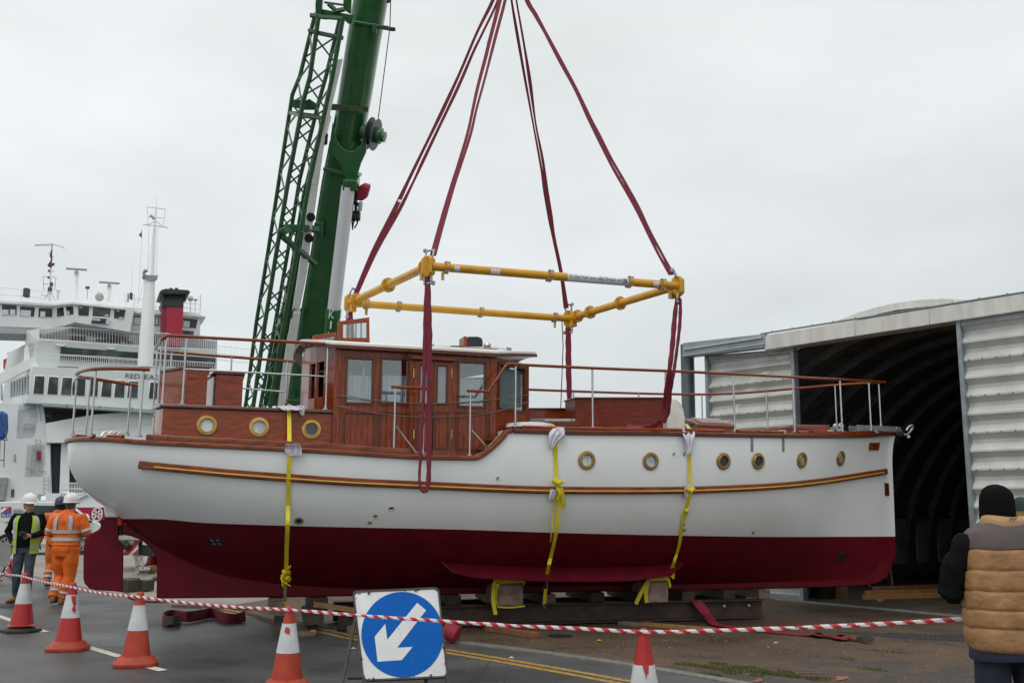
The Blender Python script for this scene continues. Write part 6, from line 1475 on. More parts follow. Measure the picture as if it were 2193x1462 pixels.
mb.bar(cp(752,430,.5),cp(770,440,.55),.08,.08); mb.box(cp(760,462,.5),.25,.2,.2); mb.box(cp(757,415,.45),.18,.2,.5)
mb.build('loose_cable',BLACK,CR,40)
# carrier: chassis, decks, counterweight, cab and wheels, mostly behind the hull
cx0=BB.x; Yc=27.2
def wbox(x0,x1,y0,y1,z0,z1,name,m,bev=.03): 
    mb=MB(); mb.box(((x0+x1)/2,(y0+y1)/2,(z0+z1)/2),x1-x0,y1-y0,z1-z0); return mb.build(name,m,CR,30,bev)
wbox(-10.4,1.5,25.9,28.3,.62,1.35,'chassis',BLACK); wbox(-10.3,1.4,25.85,28.35,1.36,1.62,'carrier_deck',GREEN)
wbox(-8.4,-6.9,26.0,28.2,1.63,3.3,'counterweight',GREEN,.06); wbox(-6.8,-4.2,25.95,28.25,1.63,3.0,'turntable',GREEN,.08); wbox(-4.1,-2.6,25.9,26.9,1.63,3.1,'operator_cab',GREEN,.1); wbox(.0,1.5,25.9,28.3,1.63,2.6,'driver_cab',GREEN,.1)
mb=MB(); mb.bar(BB-bA*1.6,BB+bA*.4,.9,1.0,(0,0,1)); mb.build('boom_foot',GREEN,CR,30,.03)
for xw in (-9.2,-7.6,-5.0,-3.4,-.6,.9):
    for yw in (25.95,28.0): 
        if yw>27 or xw>-9: 
            mb=MB(); mb.lathe([(.3,-.18),(.6,-.18),(.64,-.1),(.64,.1),(.6,.18),(.3,.18)],(xw,yw+.1,.64),(0,1,0),24); w_=mb.build('wheel',BLACK,CR,30); mb=MB(); mb.lathe([(.29,-.12),(.31,-.16),(.1,-.1),(.001,-.1)],(xw,yw+.1,.64),(0,1,0),16); mb.build('rim',GALV,w_,30)
# warning board on the carrier end seen through the propeller aperture
def bq(px,py,Y=25.6): return dep(px,py,Y)
REDB=mat('board_red',(.33,.01,.03),.4)
P=[bq(262,1188),bq(295,1188.5),bq(296,1156),bq(262,1156)]; mb=MB(); mb.prism(P,(0,.03,0)); wbd=mb.build('warning_board',WHITEP,CR,0)
mb=MB()
for s_ in (-28,-2,24):
    mb.prism([bq(262+s_+0,1188.5,25.57),bq(262+s_+13,1188.5,25.57),bq(262+s_+43,1156,25.57),bq(262+s_+30,1156,25.57)],(0,.01,0)) if s_==-2 else None
mb.prism([bq(262,1176,25.57),bq(262,1188,25.57),bq(266,1188,25.57),bq(284,1156,25.57),bq(276,1156,25.57)],(0,.01,0)) if False else None
mb.prism([bq(281,1188.4,25.57),bq(295,1188.4,25.57),bq(295,1175,25.57)],(0,.01,0)); mb.build('warning_stripe',REDB,wbd,0)
wb=[(296,1154),(340,1154),(340,1190),(296,1190)]; P=[bq(px,py,25.7) for px,py in wb]; mb=MB(); mb.prism(P,(0,.2,0)); mb.build('outrigger_box',BLACK,CR,30)
P=[bq(px,py,25.68) for px,py in ((305,1157),(322,1157),(322,1166),(305,1166))]; mb=MB(); mb.prism(P,(0,.02,0)); mb.build('number_board',WHITEP,CR,0)
P=[bq(px,py,25.5) for px,py in ((252,1146),(300,1153),(300,1155.5),(252,1155.5))]; mb=MB(); mb.prism(P,(0,.5,0)); mb.build('end_shelf',mat('pale_shelf',(.4,.4,.34),.6),CR,30)
mb=MB(); mb.ball(bq(272,1169,25.5),.1,10,7); mb.ball(bq(264,1166,25.5),.12,10,7); mb.build('tow_hook',BLACK,CR,40)
mb=MB()
for a,b in (((288,1190),(293,1213)),((296,1190),(294,1213)),((290,1190),(300,1211)),((302,1190),(297,1212)),((304,1190),(306,1216))): mb.bar(dep(*a,24.6),dep(*b,23.8),.035,.035)
mb.bar(dep(286,1190,24.6),dep(306,1190,24.6),.05,.04); mb.bar(dep(293,1213,23.8),dep(300,1211,23.8),.04,.03)
o=mb.build('tool_stand',mat('dull_tool_steel',(.2,.2,.19),.5,.6),None,30); tag(o,'thin steel stand on the quay seen between rudder and keel','stand'); centre(o)
a=gnd(297,1220,.1); b=gnd(318,1219,.1); c=gnd(332,1218,.1); mb=MB(); mb.tube([a,b],.085,12); mb.tube([a-(b-a)*.15,a],.1,12); o=mb.build('hydraulic_jack',STEEL,None,40); m_=MB(); m_.tube([b,c],.1,12); m_.build('jack_sleeve',BRASSD,o,40); tag(o,'steel and brass cylinder lying on the quay in front of the small cone','hydraulic cylinder'); 
a=gnd(316,1243,.03); b=gnd(330,1240,.03); mb=MB(); mb.tube([a,b],.025,8); mb.ball(b+V((.03,0,.03)),(.08,.06,.06),10,7); o=mb.build('hand_tool',mat('worn_tool',(.12,.11,.1),.6,.4),None,40); tag(o,'small dark tool lying on the quay between rudder and keel','tool'); centre(o)
for (a,b,w,h,l) in (((262,1253),(289,1251),.3,.14,'thick dark timber behind the rudder foot'),((262,1266),(291,1264),.35,.22,'heavy dark timber baulk beside the rudder foot'),((298,1265),(317,1263),.3,.2,'dark end of a timber baulk between rudder and keel')):
    plank('timber_baulk',gnd(*a),gnd(*b),w,h,mat('dark_baulk',(.06,.05,.035),.85,col2=(.03,.025,.02),scale=6,bump=.3),l,'timber')
# ================================================================ ferry
FY=80.; FA=rad(23); fX=V((math.cos(FA),math.sin(FA),0)); fN=V((math.sin(FA),-math.cos(FA),0)); FP=dep(270,900,FY)
FS_=V((-math.sin(rad(39)),math.cos(rad(39)),0))
def fp(px,py,off=0.): return onplane(px,py,FP+fN*off,fN)
FER=thing('ferry','large white car ferry with a red funnel, moored beyond the quay','ferry',V((FP.x,FP.y,-1.5)))
FW_=mat('ferry_white',(.86,.88,.87),.4,col2=(.80,.82,.81),scale=.9,stretch=(1,1,.25),dirt=.2,dcol=(.5,.47,.42),detail=8)
FG=mat('ferry_pale_grey',(.66,.715,.705),.45,col2=(.62,.675,.665),scale=.5)
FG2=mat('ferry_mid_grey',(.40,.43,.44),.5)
FGL=mat('ferry_window',(.016,.02,.022),.1,col2=(.075,.085,.088),scale=.55,contrast=(.36,.5))  # paler noise patches paint reflections into the glass
FGR=mat('ferry_window_sky',(.35,.42,.45),.15,col2=(.05,.06,.065),scale=.6,contrast=(.42,.5))
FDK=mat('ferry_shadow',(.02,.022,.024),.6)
FRED=mat('ferry_red',(.42,.008,.045),.4,col2=(.38,.008,.04),scale=.6)
def fslab(poly,off,d,name,m,parent=FER,bev=0,dirv=None,sm=25):
    P=[fp(px,py,off) for px,py in poly]; mb=MB(); mb.prism(P,(dirv or -fN)*d); return mb.build(name,m,parent,sm,bev)
# passenger deck block with windows and name
pd=fslab([(68,783.5),(470,805),(470,886),(327,879),(57,863)],0,9,'passenger_deck',FG,dirv=FS_,bev=.05)
q=0
for i,(l,r) in enumerate(((73,96),(103,126),(132,155),(163,184),(189.5,211.5),(218,240.5),(246,268.5),(274,297),(320,342),(348,370))):
    y0=804+(l-73)*.056; y1=843+(l-73)*.043; s_=-3
    poly=[(l+2,y0),(r,y0+1.3),(r+s_+.5,y1+1),(l+s_+1,y1-.2)]
    fslab([(a+(1.2 if a>l+8 else -1.2),b+(1.2 if b>820 else -1.2)) for a,b in poly],.05,.1,'window_frame',FW_,pd,.1); fslab(poly,.07,.1,'window',FGL,pd,.12)
t=MB(); text_on(t,'RED',fp(268,809,.03),fp(299,810.7,.03),fp(269,799.5,.03)); t.build('ship_lettering',mat('ship_lettering',(.03,.03,.032),.6),pd,0); t=MB(); text_on(t,'EAGLE',fp(309,811.3,.03),fp(364,814.4,.03),fp(310,801.8,.03)); t.build('ship_lettering',mat('ship_lettering',(.03,.03,.032),.6),pd,0)
for s_,x,y in (('1',143,871.5),('2',213,873.5),('3',282,877.5)):
    t=MB(); text_on(t,s_,fp(x-(1.2 if s_!='1' else .5),y,.62),fp(x+(2.2 if s_!='1' else 1),y+.2,.62),fp(x-(1.2 if s_!='1' else .5)+.3,y-6.5,.62)); t.build('lane_number',mat('ship_lettering',(.03,.03,.032),.6),pd,0)
fslab([(88,862),(420,882),(420,890),(92,869)],.6,1.2,'deck_ledge',mat('ferry_ledge',(.36,.41,.40),.5),pd)
# side of the ferry seen end on, with slit windows
sd_=MB()
def sp_(px,py): # point on the slanted side plane through the front corner
    n_=V((FS_.y,-FS_.x,0)); n_=-n_ if n_.y>0 else n_
    return onplane(px,py,fp(62,830,0)+n_*0.03,n_)
for k,(l,r) in enumerate(((22.5,25.5),(27,31),(33,37),(38.5,42.5),(44.5,48.5),(50,54),(56.5,60.5))):
    mb=MB(); y0=818-(l-22)*.4; y1=851-(l-22)*.22; n_=V((FS_.y,-FS_.x,0)); n_=-n_ if n_.y>0 else n_
    mb.prism([sp_(l,y1),sp_(r,y1-1),sp_(r,y0-1),sp_(l,y0)],n_*.03); mb.build('window',mat('ferry_side_window',(.12,.14,.15),.2),pd,0)
for k,(l,r) in enumerate(((-3,0),(2,5.5))):
    mb=MB(); y0=824; y1=858; n_=V((FS_.y,-FS_.x,0)); n_=-n_ if n_.y>0 else n_
    mb.prism([sp_(l,y1),sp_(r,y1-1),sp_(r,y0-1),sp_(l,y0)],n_*.03); mb.build('window',mat('ferry_side_window',(.12,.14,.15),.2),pd,0)
# upper deck with the long dark window strip
ud=fslab([(80,724),(466,749),(465,806),(68,784)],-.8,10,'upper_deck',FG,dirv=FS_,bev=.05)
fslab([(84,784),(66,788),(-30,838),(-30,815),(60,768),(74,764)],-.5,.4,'side_bulwark',FW_,ud)
lw=fslab([(130.5,742.5),(462,766.5),(460,791),(127.5,773)],-.75,.1,'saloon_window',FGL,ud)
for x in (170,214,258,340,385,425): fslab([(x,745+(x-130)*.072),(x+1,745+(x-130)*.072),(x,774+(x-130)*.055),(x-1,774+(x-130)*.055)],-.7,.08,'mullion',mat('dark_mullion',(.05,.05,.052),.5),lw)
for x0,y0 in ((120,737.5),(228,744.5)):
    fslab([(x0,y0),(x0+21,y0+1.4),(x0+17,y0+3.5),(x0+4,y0+2.7)],-.3,.5,'deck_light',FW_,ud)
fslab([(123,784),(169,786),(169,787.5),(123,785.5)],.02,.05,'vent_slot',FGL,ud)
fslab([(57,709),(85,703),(85,727),(78,727),(52,745),(50,790),(66,783),(78,726)],-1.,.3,'stair_screen',FW_,ud)
def railing(name,top,bot,nb,off,mids=1,r=.018,parent=FER,posts=None):
    mb=MB(); T=[fp(*q,off) for q in top]; B_=[fp(*q,off) for q in bot]
    for A in [T]+([[t.lerp(b,.55) for t,b in zip(T,B_)]] if mids==2 else [])+[B_]: mb.tube(A,r*1.4,5)
    tl=lambda A,u:A[min(int(u*(len(A)-1)),len(A)-2)].lerp(A[min(int(u*(len(A)-1)),len(A)-2)+1],u*(len(A)-1)-min(int(u*(len(A)-1)),len(A)-2))
    for k in range(nb+1): 
        u=k/nb; mb.bar(tl(T,u),tl(B_,u),r*1.3,r*1.3)
    return mb.build(name,FW_,parent,0)
railing('railing',[(84,704.5),(150,701),(280,710.5),(360,714)],[(85,728),(150,731),(280,742),(360,745)],62,-.4,1,.022)
railing('railing',[(356,714),(465,731)],[(356,745),(465,749)],26,-.4,1,.022); railing('railing',[(60,710),(84,704.5)],[(60,733),(85,728)],5,-.4,1,.022)
railing('railing',[(129,759),(232,764.5),(297,769)],[(128,773),(232,779.5),(297,784)],48,-.3,1,.022)
railing('railing',[(320,769.5),(459,777)],[(320,783.5),(459,791)],38,-.3,1,.022)
railing('railing',[(463,740),(540,748)],[(463,770),(540,778)],12,-4,2,.02)
mb=MB()
for py in (0,9): mb.tube([fp(70,755+py,.1),fp(128,760+py,.1),fp(300,772+py,.1)],.016,5)
for px in (78,100): mb.bar(fp(px,757,.1),fp(px-1,784,.1),.03,.03)
mb.build('wire_rail',FW_,FER,0)
# red seats on the open deck and the windowed deck house behind the railing
fslab([(88,726),(466,749),(466,747),(90,724)],-4,3,'deck_house_foot',FG2)
dh=fslab([(85,708),(330,722),(465,728),(465,748),(85,728)],-6,4,'deck_house',mat('deck_house_grey',(.36,.39,.39),.5))
for l,r,y in ((120,184,724),(206,260,731),(270,285,735),(330,338,738)): fslab([(l,y-6),(r,y-4),(r,y+4),(l,y+2)],-3,.8,'deck_seat',mat('brown_red_seat',(.17,.07,.035),.6))
# bridge: a row of faces between the roof line and the lower white band
BRL=mat('bridge_white',(.72,.75,.75),.45,col2=(.68,.71,.71),scale=.5)
def face(top,bot,off0,off1,wins,name='bridge_wall',m=BRL,th=2.):
    a,b=fp(*top[0],off0),fp(*top[1],off1); c,d=fp(*bot[1],off1),fp(*bot[0],off0); mb=MB(); mb.prism([a,b,c,d],-fN*th); o=mb.build(name,m,FER,20,.02)
    nn=(b-a).cross(d-a).normalized(); nn=nn if nn.y<0 else -nn
    for poly,kind in wins:
        P=[onplane(px,py,a+nn*.04,nn) for px,py in poly]; cc=sum(P,V())/4
        m_=MB(); m_.prism([cc+(p-cc)*1.1 for p in P],-nn*.1); m_.build('window_frame',FW_,o,0,.05); m_=MB(); m_.prism([p+nn*.02 for p in P],-nn*.06); w_=m_.build('window',FGL,o,0,.06)
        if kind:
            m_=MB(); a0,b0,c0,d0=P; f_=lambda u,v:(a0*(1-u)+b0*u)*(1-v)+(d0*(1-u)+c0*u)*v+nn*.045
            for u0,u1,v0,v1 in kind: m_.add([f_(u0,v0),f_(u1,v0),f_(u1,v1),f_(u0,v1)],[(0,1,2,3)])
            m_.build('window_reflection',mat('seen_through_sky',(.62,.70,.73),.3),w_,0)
    return o
face(((-60,644),(112,652)),((-60,697),(118,704)),-2.5,-2.5,[([(4,652),(36,654),(36,674.5),(3,673.5)],[(.0,.45,.5,1),(.55,.9,.45,1)]),([(43,655.5),(75.5,657.5),(73,678),(42,676)],[(.05,.75,.4,1)]),([(83,658.5),(112,660),(112,679),(81.5,678.5)],[(.15,.5,.4,1)])])
face(((112,652),(158,647)),((118,704),(160,690)),-2.5,.0,[([(122,659.5),(136,657),(138,675.5),(122,679)],None),([(141,656),(157,655),(158,673.5),(144,674.5)],[(.15,.45,.55,.95)])])
face(((158,647),(288,659)),((160,690),(279,711)),.0,.0,[([(167,655),(191.5,656.5),(190,676.5),(167.5,675)],[(.12,.38,.1,.22)]),([(199.5,653),(238,655),(235.5,679),(197.5,677)],[(.7,.92,.8,.92)]),([(244.5,661),(269.5,663),(265.5,683),(243.5,681)],[(.2,.48,.12,.25),(.5,.9,.85,1.)])])
face(((197,679),(234,681)),((195,691.5),(231,694)),.15,.15,[([(197,680),(234.5,682),(231.5,694),(195,691.5)],[(.05,.5,.2,.5),(.85,1.,.1,.95)])])
face(((288,659),(430,671)),((279,711),(428,722)),-2.6,-2.6,[([(287,675),(302,676),(300,696),(284.5,695)],[(.05,.95,.2,.95)]),([(327,677),(341,678),(340.5,697.5),(325,696.5)],[(.1,.35,.1,.9),(.5,.85,.1,.9)]),([(391,681),(424,683.5),(420,703),(391,701)],[(.05,.5,.3,.95)]),([(391,707),(416,708.5),(415,717),(391,716)],None)])
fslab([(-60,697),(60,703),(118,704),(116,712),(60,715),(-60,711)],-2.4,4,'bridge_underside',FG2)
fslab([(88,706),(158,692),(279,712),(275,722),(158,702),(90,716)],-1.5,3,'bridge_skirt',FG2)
mb=MB(); RG=[]
for px,yt,yb,o_ in ((-60,640,646.5,-2.2),(108,650,655.5,-2.2),(154,644.5,651,.3),(264,657,663,.3),(292,664.5,671,-2.3),(350,668.5,675,-2.3),(428,672.5,679,-2.3),(441,677.5,680,-2.3)):
    a,b=fp(px,yt,o_),fp(px,yb,o_); RG.append([a,b,b-fN*4,a-fN*4])
mb.loft(RG); mb.build('bridge_roof',FW_,FER,25,.05)
railing('roof_railing',[(-40,612),(130,627),(150,620),(270,630)],[(-40,640),(130,652),(150,645),(270,656)],12,-2,2,.018)
railing('roof_railing',[(290,643),(350,648)],[(290,664),(350,668)],4,-4,2,.018); railing('roof_railing',[(394,648),(430,651)],[(394,668),(430,671)],6,-4,2,.018)
# main mast column
mb=MB(); a=fp(311,786,2.5); b=fp(321,594,2.5); mb.tube([a,a.lerp(b,.3),a.lerp(b,.62),b],[.62,.56,.5,.40],20); mc=mb.build('mast_column',FW_,FER,40)
fslab([(305,590),(312,588.5),(336,589.5),(337,586),(338,593),(331,600),(320,601),(311,596)],3.0,1.0,'mast_platform',mat('platform_grey',(.3,.32,.33),.5),mc)
mb=MB(); mb.tube([fp(325,592,2.5),fp(334,442,2.5)],[.13,.075],10); mb.tube([fp(335,442,2.5),fp(335,417,2.5)],.02,5); mb.build('topmast',FW_,mc,40)
mb=MB()
for a,b,r in (((306,480.5),(358,487),.035),((315,443.5),(354,448),.025),((317,465),(350,467),.025),((315,443.5),(317,466),.02),((354,448),(350,484),.02),((316,482),(332,474),.03),((348,485),(335,474),.03),((317,465),(316,482),.02),((358,487),(358,491),.02)): mb.tube([fp(*a,2.5),fp(*b,2.5)],r,6)
mb.build('mast_yard',mat('mast_grey',(.5,.52,.53),.5),mc,40)
mb=MB()
for s_ in (0,4): mb.tube([fp(331+s_,586,2.5),fp(335.5+s_,488,2.5)],.016,5)
for k in range(22): mb.bar(fp(331+4.5*k/22,586-98*k/22,2.5),fp(335+4.5*k/22,586-98*k/22,2.5),.02,.02)
mb.build('ladder',FW_,mc,0)
mb=MB()
for a,b in (((319,483),(316,582)),((330,486),(317,583)),((304,510),(295,660)),((311,590),(296,650))): mb.tube([fp(*a,2.6),fp(*b,2.6)],.012,4)
mb.build('signal_halyard',FG2,mc,0)
mb=MB(); P=[fp(*q,2.6) for q in ((304,489),(302,498),(296.5,503),(300,506),(304,510.5))]; mb.prism(P,-fN*.02); mb.build('signal_flag',mat('grey_flag',(.12,.13,.13),.8),mc,0)
mb=MB(); mb.ball(fp(311.5,580,3),.16,10,7); mb.ball(fp(308,583,3),.12,8,6); mb.box(fp(308.5,589,3),.2,.2,.25); mb.box(fp(324,463,2.6),.18,.15,.2); mb.box(fp(328,467,2.6),.14,.15,.2); mb.build('mast_lamp',mat('lamp_grey',(.28,.32,.38),.3,.4),mc,30)
# funnel
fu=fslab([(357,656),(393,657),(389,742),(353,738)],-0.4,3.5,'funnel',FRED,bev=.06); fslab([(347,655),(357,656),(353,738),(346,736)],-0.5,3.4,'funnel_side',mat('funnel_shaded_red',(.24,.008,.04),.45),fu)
fslab([(346,642),(393,643),(393,657.5),(346,656)],-0.35,3.6,'funnel_band',mat('funnel_black',(.025,.027,.03),.5),fu)
fslab([(346.5,628),(352,643),(358,643),(358,626)],-0.6,.5,'funnel_strut',BLACK,fu); fslab([(360,627),(391,628),(389,643),(361,643)],-0.6,2.5,'funnel_uptake',mat('funnel_black',(.025,.027,.03),.5),fu); fslab([(400,630),(396,644),(390,644),(392,629)],-0.6,.5,'funnel_strut',BLACK,fu)
fslab([(340,627),(346,620),(356,617.5),(403,620.5),(408.5,625),(404,628),(392,631),(350,630)],0,4.2,'funnel_cap',mat('funnel_black',(.025,.027,.03),.5),fu,.08)
for x in (363,375): fslab([(x,616.2),(x+7,616.5),(x+7,620),(x,620)],-1.4,.6,'exhaust_pipe',BLACK,fu)
# radar masts, antenna mast and roof clutter
def radar(px,py,pb,w,name='radar_mast'):
    mb=MB(); mb.tube([fp(px-1.5,pb,-2.5),fp(px,py+14,-2.5)],.14,10); mb.lathe([(.2,0),(.24,.1),(.15,.16),(.22,.3),(.1,.4)],fp(px-.2,py+14,-2.5),(0,0,1),12); o=mb.build(name,FW_,FER,40); mb=MB(); a=fp(px-w,py-1,-2.3); b=fp(px+w,py+2,-2.3); mb.bar(a,b,.16,.16); mb.tube([(a+b)/2,(a+b)/2+V((0,0,-.4))],.1,8); mb.build('radar_scanner',mat('scanner_grey',(.32,.35,.35),.5),o,30,.03)
radar(164,576,640,22.5); radar(234,605,645,22)
mb=MB(); mb.tube([fp(106,645,-2.5),fp(108,595,-2.5),fp(111.5,524,-2.5)],[.12,.08,.05],8); am=mb.build('antenna_mast',FW_,FER,40)
mb=MB()
for a,b in (((75,524.5),(112,522.5)),((112,522.5),(137,530)),((75,526),(112,525)),((137,530),(137,534)),((92,592),(120,594)),((92,592),(94,622)),((120,594),(117,622)),((92,608),(118,609)),((95,643),(106,622)),((118,643),(108,622)),((103,570),(112,571)),((105,548),(116,550)),((103,543),(112,540)),((105,583),(115,580)),((88,632),(104,634))): mb.bar(fp(*a,-2.5),fp(*b,-2.5),.045,.045)
mb.tube([fp(106,645,-2.5),fp(108,595,-2.5),fp(111.5,523,-2.5)],.06,6); mb.build('antenna_arm',FG2,am,0)
mb=MB()
for x,y,r in ((108,568,.16),(114,566,.12),(105,580,.1),(110,610,.14),(107,620,.2),(110,607,.12),(104,594,.1)): mb.box(fp(x,y,-2.3),r*1.6,r,r*2)
mb.build('antenna_fitting',mat('dark_fitting',(.07,.08,.085),.5),am,0,.02)
mb=MB(); mb.tube([fp(111,535,-2.35),fp(109,548,-2.3),fp(111,556,-2.3),fp(104,570,-2.3)],[.05,.1,.06,.12],6); mb.build('furled_flag',mat('furled_flag_red',(.13,.02,.04),.8),am,30)
def rbox(px,py,w,h,m,name): 
    mb=MB(); mb.box(fp(px,py,-2.),w,.5,h); return mb.build(name,m,FER,30,.05)
rbox(57,627,.38,.75,mat('speaker_grey',(.06,.065,.07),.6),'loud_hailer'); 
mb=MB(); mb.lathe([(.25,0),(.34,.05),(.34,.4),(.2,.5)],fp(213,636,-1.8)+fN*.2,-fN,16); mb.build('searchlight',mat('lamp_cream',(.42,.42,.36),.4),FER,40)
mb=MB(); mb.tube([fp(187,640,-2),fp(187,618,-2)],.02,5); mb.box(fp(187.5,616,-2),.3,.15,.22); mb.build('floodlight',mat('dark_fitting',(.07,.08,.085),.5),FER,30)
mb=MB(); mb.ball(fp(408,639.5,-4),.26,14,9); mb.tube([fp(408,647,-4),fp(408,672,-4)],.035,6); mb.build('satellite_dome',mat('dome_grey',(.45,.48,.48),.4),FER,50)
mb=MB(); mb.tube([fp(418,640,-4),fp(418,672,-4)],.03,6); mb.ball(fp(419,642,-4),(.18,.15,.12),8,6); mb.tube([fp(430,630,-4),fp(428,672,-4)],.025,6); mb.bar(fp(424,636,-4),fp(433,637,-4),.02,.02); mb.bar(fp(426,643,-4),fp(431,643,-4),.02,.02); mb.build('whip_antenna',FG2,FER,30)
mb=MB(); mb.ball(fp(125,623,-2.5),.16,10,7); mb.tube([fp(124.5,628,-2.5),fp(123.5,642,-2.5)],.1,8); mb.build('compass_stand',FG,FER,40); rbox(271,637,.3,.8,FW_,'vent_stack'); rbox(281,634,.12,.6,mat('dark_fitting',(.07,.08,.085),.5),'vent_stack')
mb=MB(); mb.tube([fp(285,640,-3),fp(306,641,-3)],.02,5); mb.tube([fp(288,630,-3),fp(286,662,-3)],.02,5); mb.tube([fp(306,637,-3),fp(306,644,-3)],.015,5); mb.tube([fp(283,575,-3),fp(281,640,-3)],.01,4); mb.build('whip_antenna',FG2,FER,30)
# vehicle deck mouth, bow bulwark, side tower and lower hull
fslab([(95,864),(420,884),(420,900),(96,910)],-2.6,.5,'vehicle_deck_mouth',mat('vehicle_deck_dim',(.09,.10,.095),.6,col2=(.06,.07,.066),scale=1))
fslab([(112,880),(190,882),(200,886),(190,892),(112,902)],-2.5,.1,'vehicle_deck_shade',FDK); fslab([(96,887),(107,888),(107,893),(96,892)],-2.45,.05,'deck_notice',mat('red_notice',(.35,.18,.17),.6))  # dark slab paints the shade inside the vehicle deck
bw_=fslab([(98,906),(150,896),(202,887),(327,877.5),(470,872),(470,960),(150,948),(98,948)],-.6,2.,'bow_bulwark',FW_,bev=.05)
fslab([(150,923),(330,907),(330,908),(150,924.2)],-.57,.05,'plate_seam',FG,bw_)
fslab([(-60,862),(57,862),(92,866),(98,906),(100,950),(108,950),(108,1058),(95,1058),(37,1080),(-60,1090)],-1.2,3,'side_tower',FW_,bev=.04)
fslab([(40,868),(78,865),(80,905),(70,936),(35,938)],-1.18,.05,'tower_recess_shade',mat('recess_shade_grey',(.62,.65,.65),.5),bev=.02)  # flat panel, the shade of a recess is put into its grey
fslab([(58,951),(95,952),(97,985),(92,1020),(53,1020)],-1.18,.05,'tower_recess_shade',mat('recess_shade_grey',(.62,.65,.65),.5),bev=.02)
mb=MB()
for a,b in (((38,880),(76,872)),((52,908),(70,907)),((52,908),(51,925)),((72,908),(72,928)),((40,880),(38,920)),((84,868),(88,900)),((52,917),(72,917)),((70,955),(66,1020)),((57,1000),(80,1012)),((75,985),(95,988)),((80,1005),(100,1010)),((72,962),(86,962))): mb.bar(fp(*a,-1.05),fp(*b,-1.05),.05,.05)
for k in range(8): mb.bar(fp(76,942+8*k,-1.05),fp(87,942.5+8*k,-1.05),.03,.03)
for k in range(5): mb.bar(fp(94,1022+8*k,-1.05),fp(105,1022.5+8*k,-1.05),.03,.03)
for px in (76,87,94,105): mb.bar(fp(px,940,-1.05) if px<90 else fp(px,1020,-1.05),fp(px-2,1005,-1.05) if px<90 else fp(px-1,1056,-1.05),.035,.035)
mb.build('access_ladder',mat('ladder_grey',(.4,.42,.42),.5),FER,0)
fslab([(79,965),(88,966),(87.5,985.5),(79,985)],-1.,.3,'fire_box',mat('fire_box_red',(.25,.015,.05),.5)); 
fslab([(24,1047),(31,1047),(30,1064),(23.5,1064)],-1.15,.05,'port',mat('brown_port',(.12,.1,.09),.5)); fslab([(60,1058),(76,1058),(76,1074),(60,1074)],-1.15,.05,'port',mat('dim_red_port',(.1,.03,.035),.5)); fslab([(81,1057),(88,1057),(87,1074),(81,1074)],-1.15,.05,'port',FG2); fslab([(30,972),(34,972),(34,988),(29,988)],-1.15,.05,'port',FG2)
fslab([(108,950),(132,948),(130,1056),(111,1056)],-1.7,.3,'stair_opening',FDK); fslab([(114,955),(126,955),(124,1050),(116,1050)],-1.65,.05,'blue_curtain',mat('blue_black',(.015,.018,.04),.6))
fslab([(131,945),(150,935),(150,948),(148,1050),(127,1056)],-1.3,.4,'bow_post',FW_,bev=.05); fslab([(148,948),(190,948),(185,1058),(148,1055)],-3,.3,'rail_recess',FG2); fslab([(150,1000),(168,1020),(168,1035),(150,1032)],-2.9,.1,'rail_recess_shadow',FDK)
railing('railing',[(131,1034),(182,1034)],[(131,1056),(182,1056)],9,-.8,2,.03)
fslab([(98,1056),(185,1058),(230,1084),(230,1086),(98,1086)],-.9,2,'lower_bow',FW_); fslab([(158,1071),(190,1057),(193,1058),(160,1073)],-.7,.2,'rubbing_bar',FG2)
lh=fslab([(-60,1080),(98,1070),(160,1060),(232,1082),(232,1086),(-60,1086)],-1.0,3,'lower_hull',FW_); fslab([(100,1085),(232,1086),(222,1140),(100,1140)],-.95,3,'hull_red',FRED)
wh_=MB(); c=fp(208,1100.5,-.8)
for k in range(6):
    t=k*1.047; u=fX*math.cos(t)+V((0,0,1))*math.sin(t); w=fX*-math.sin(t)+V((0,0,1))*math.cos(t); wh_.prism([c+u*.08+w*.04,c+u*.34+w*.09,c+u*.34-w*.09,c+u*.08-w*.04],fN*.03)
R_=[[c+fX*(r*math.cos(t)*.9)+V((0,0,1))*(r*math.sin(t)*1.25) for t in [6.283*i/28 for i in range(28)]] for r in (.36,.46)]
wh_.add(R_[0]+R_[1],[(i,(i+1)%28,28+(i+1)%28,28+i) for i in range(28)]); wh_.build('thruster_mark',WHITEP,FER,0)
# life raft hung on the side
fslab([(-30,888),(-10,880),(8,879),(15,886),(16,915),(13,934),(4,941),(-30,944)],1.5,1.2,'liferaft_cover',mat('blue_cover',(.02,.12,.45),.6,col2=(.012,.075,.3),scale=2,bump=.6,bscale=3,bdist=.1),bev=.25); mb=MB()
for a,b in (((-10,940),(16,942)),((0,942),(-2,1010)),((10,942),(8,1000)),((-4,900),(12,930)),((0,985),(8,985)),((6,880),(14,940))): mb.bar(fp(*a,1.6),fp(*b,1.6),.07,.07)
mb.build('raft_cradle',mat('cradle_grey',(.13,.13,.13),.5),FER,0)
fslab([(-10,1020),(18,1022),(16,1036),(10,1072),(-10,1074)],-.6,1,'fender_box',mat('fender_grey',(.4,.41,.41),.6,col2=(.25,.25,.25),scale=1.5),bev=.1)
# buildings and orange gear behind the ferry at the far left
fslab([(7,770),(26,762),(26,780),(7,788)],-14,3,'orange_rescue_boat',mat('rescue_orange',(.5,.09,.02),.5)); fslab([(16,755),(44,755),(42,768),(16,772)],-15,2,'exhaust_stack',mat('funnel_black',(.025,.027,.03)))
# harbour water under the ferry, quay wall
sheet('water',[(-260,46),(-9,46),(40,60),(300,60),(300,900),(-260,900)],-.004,WATERM)
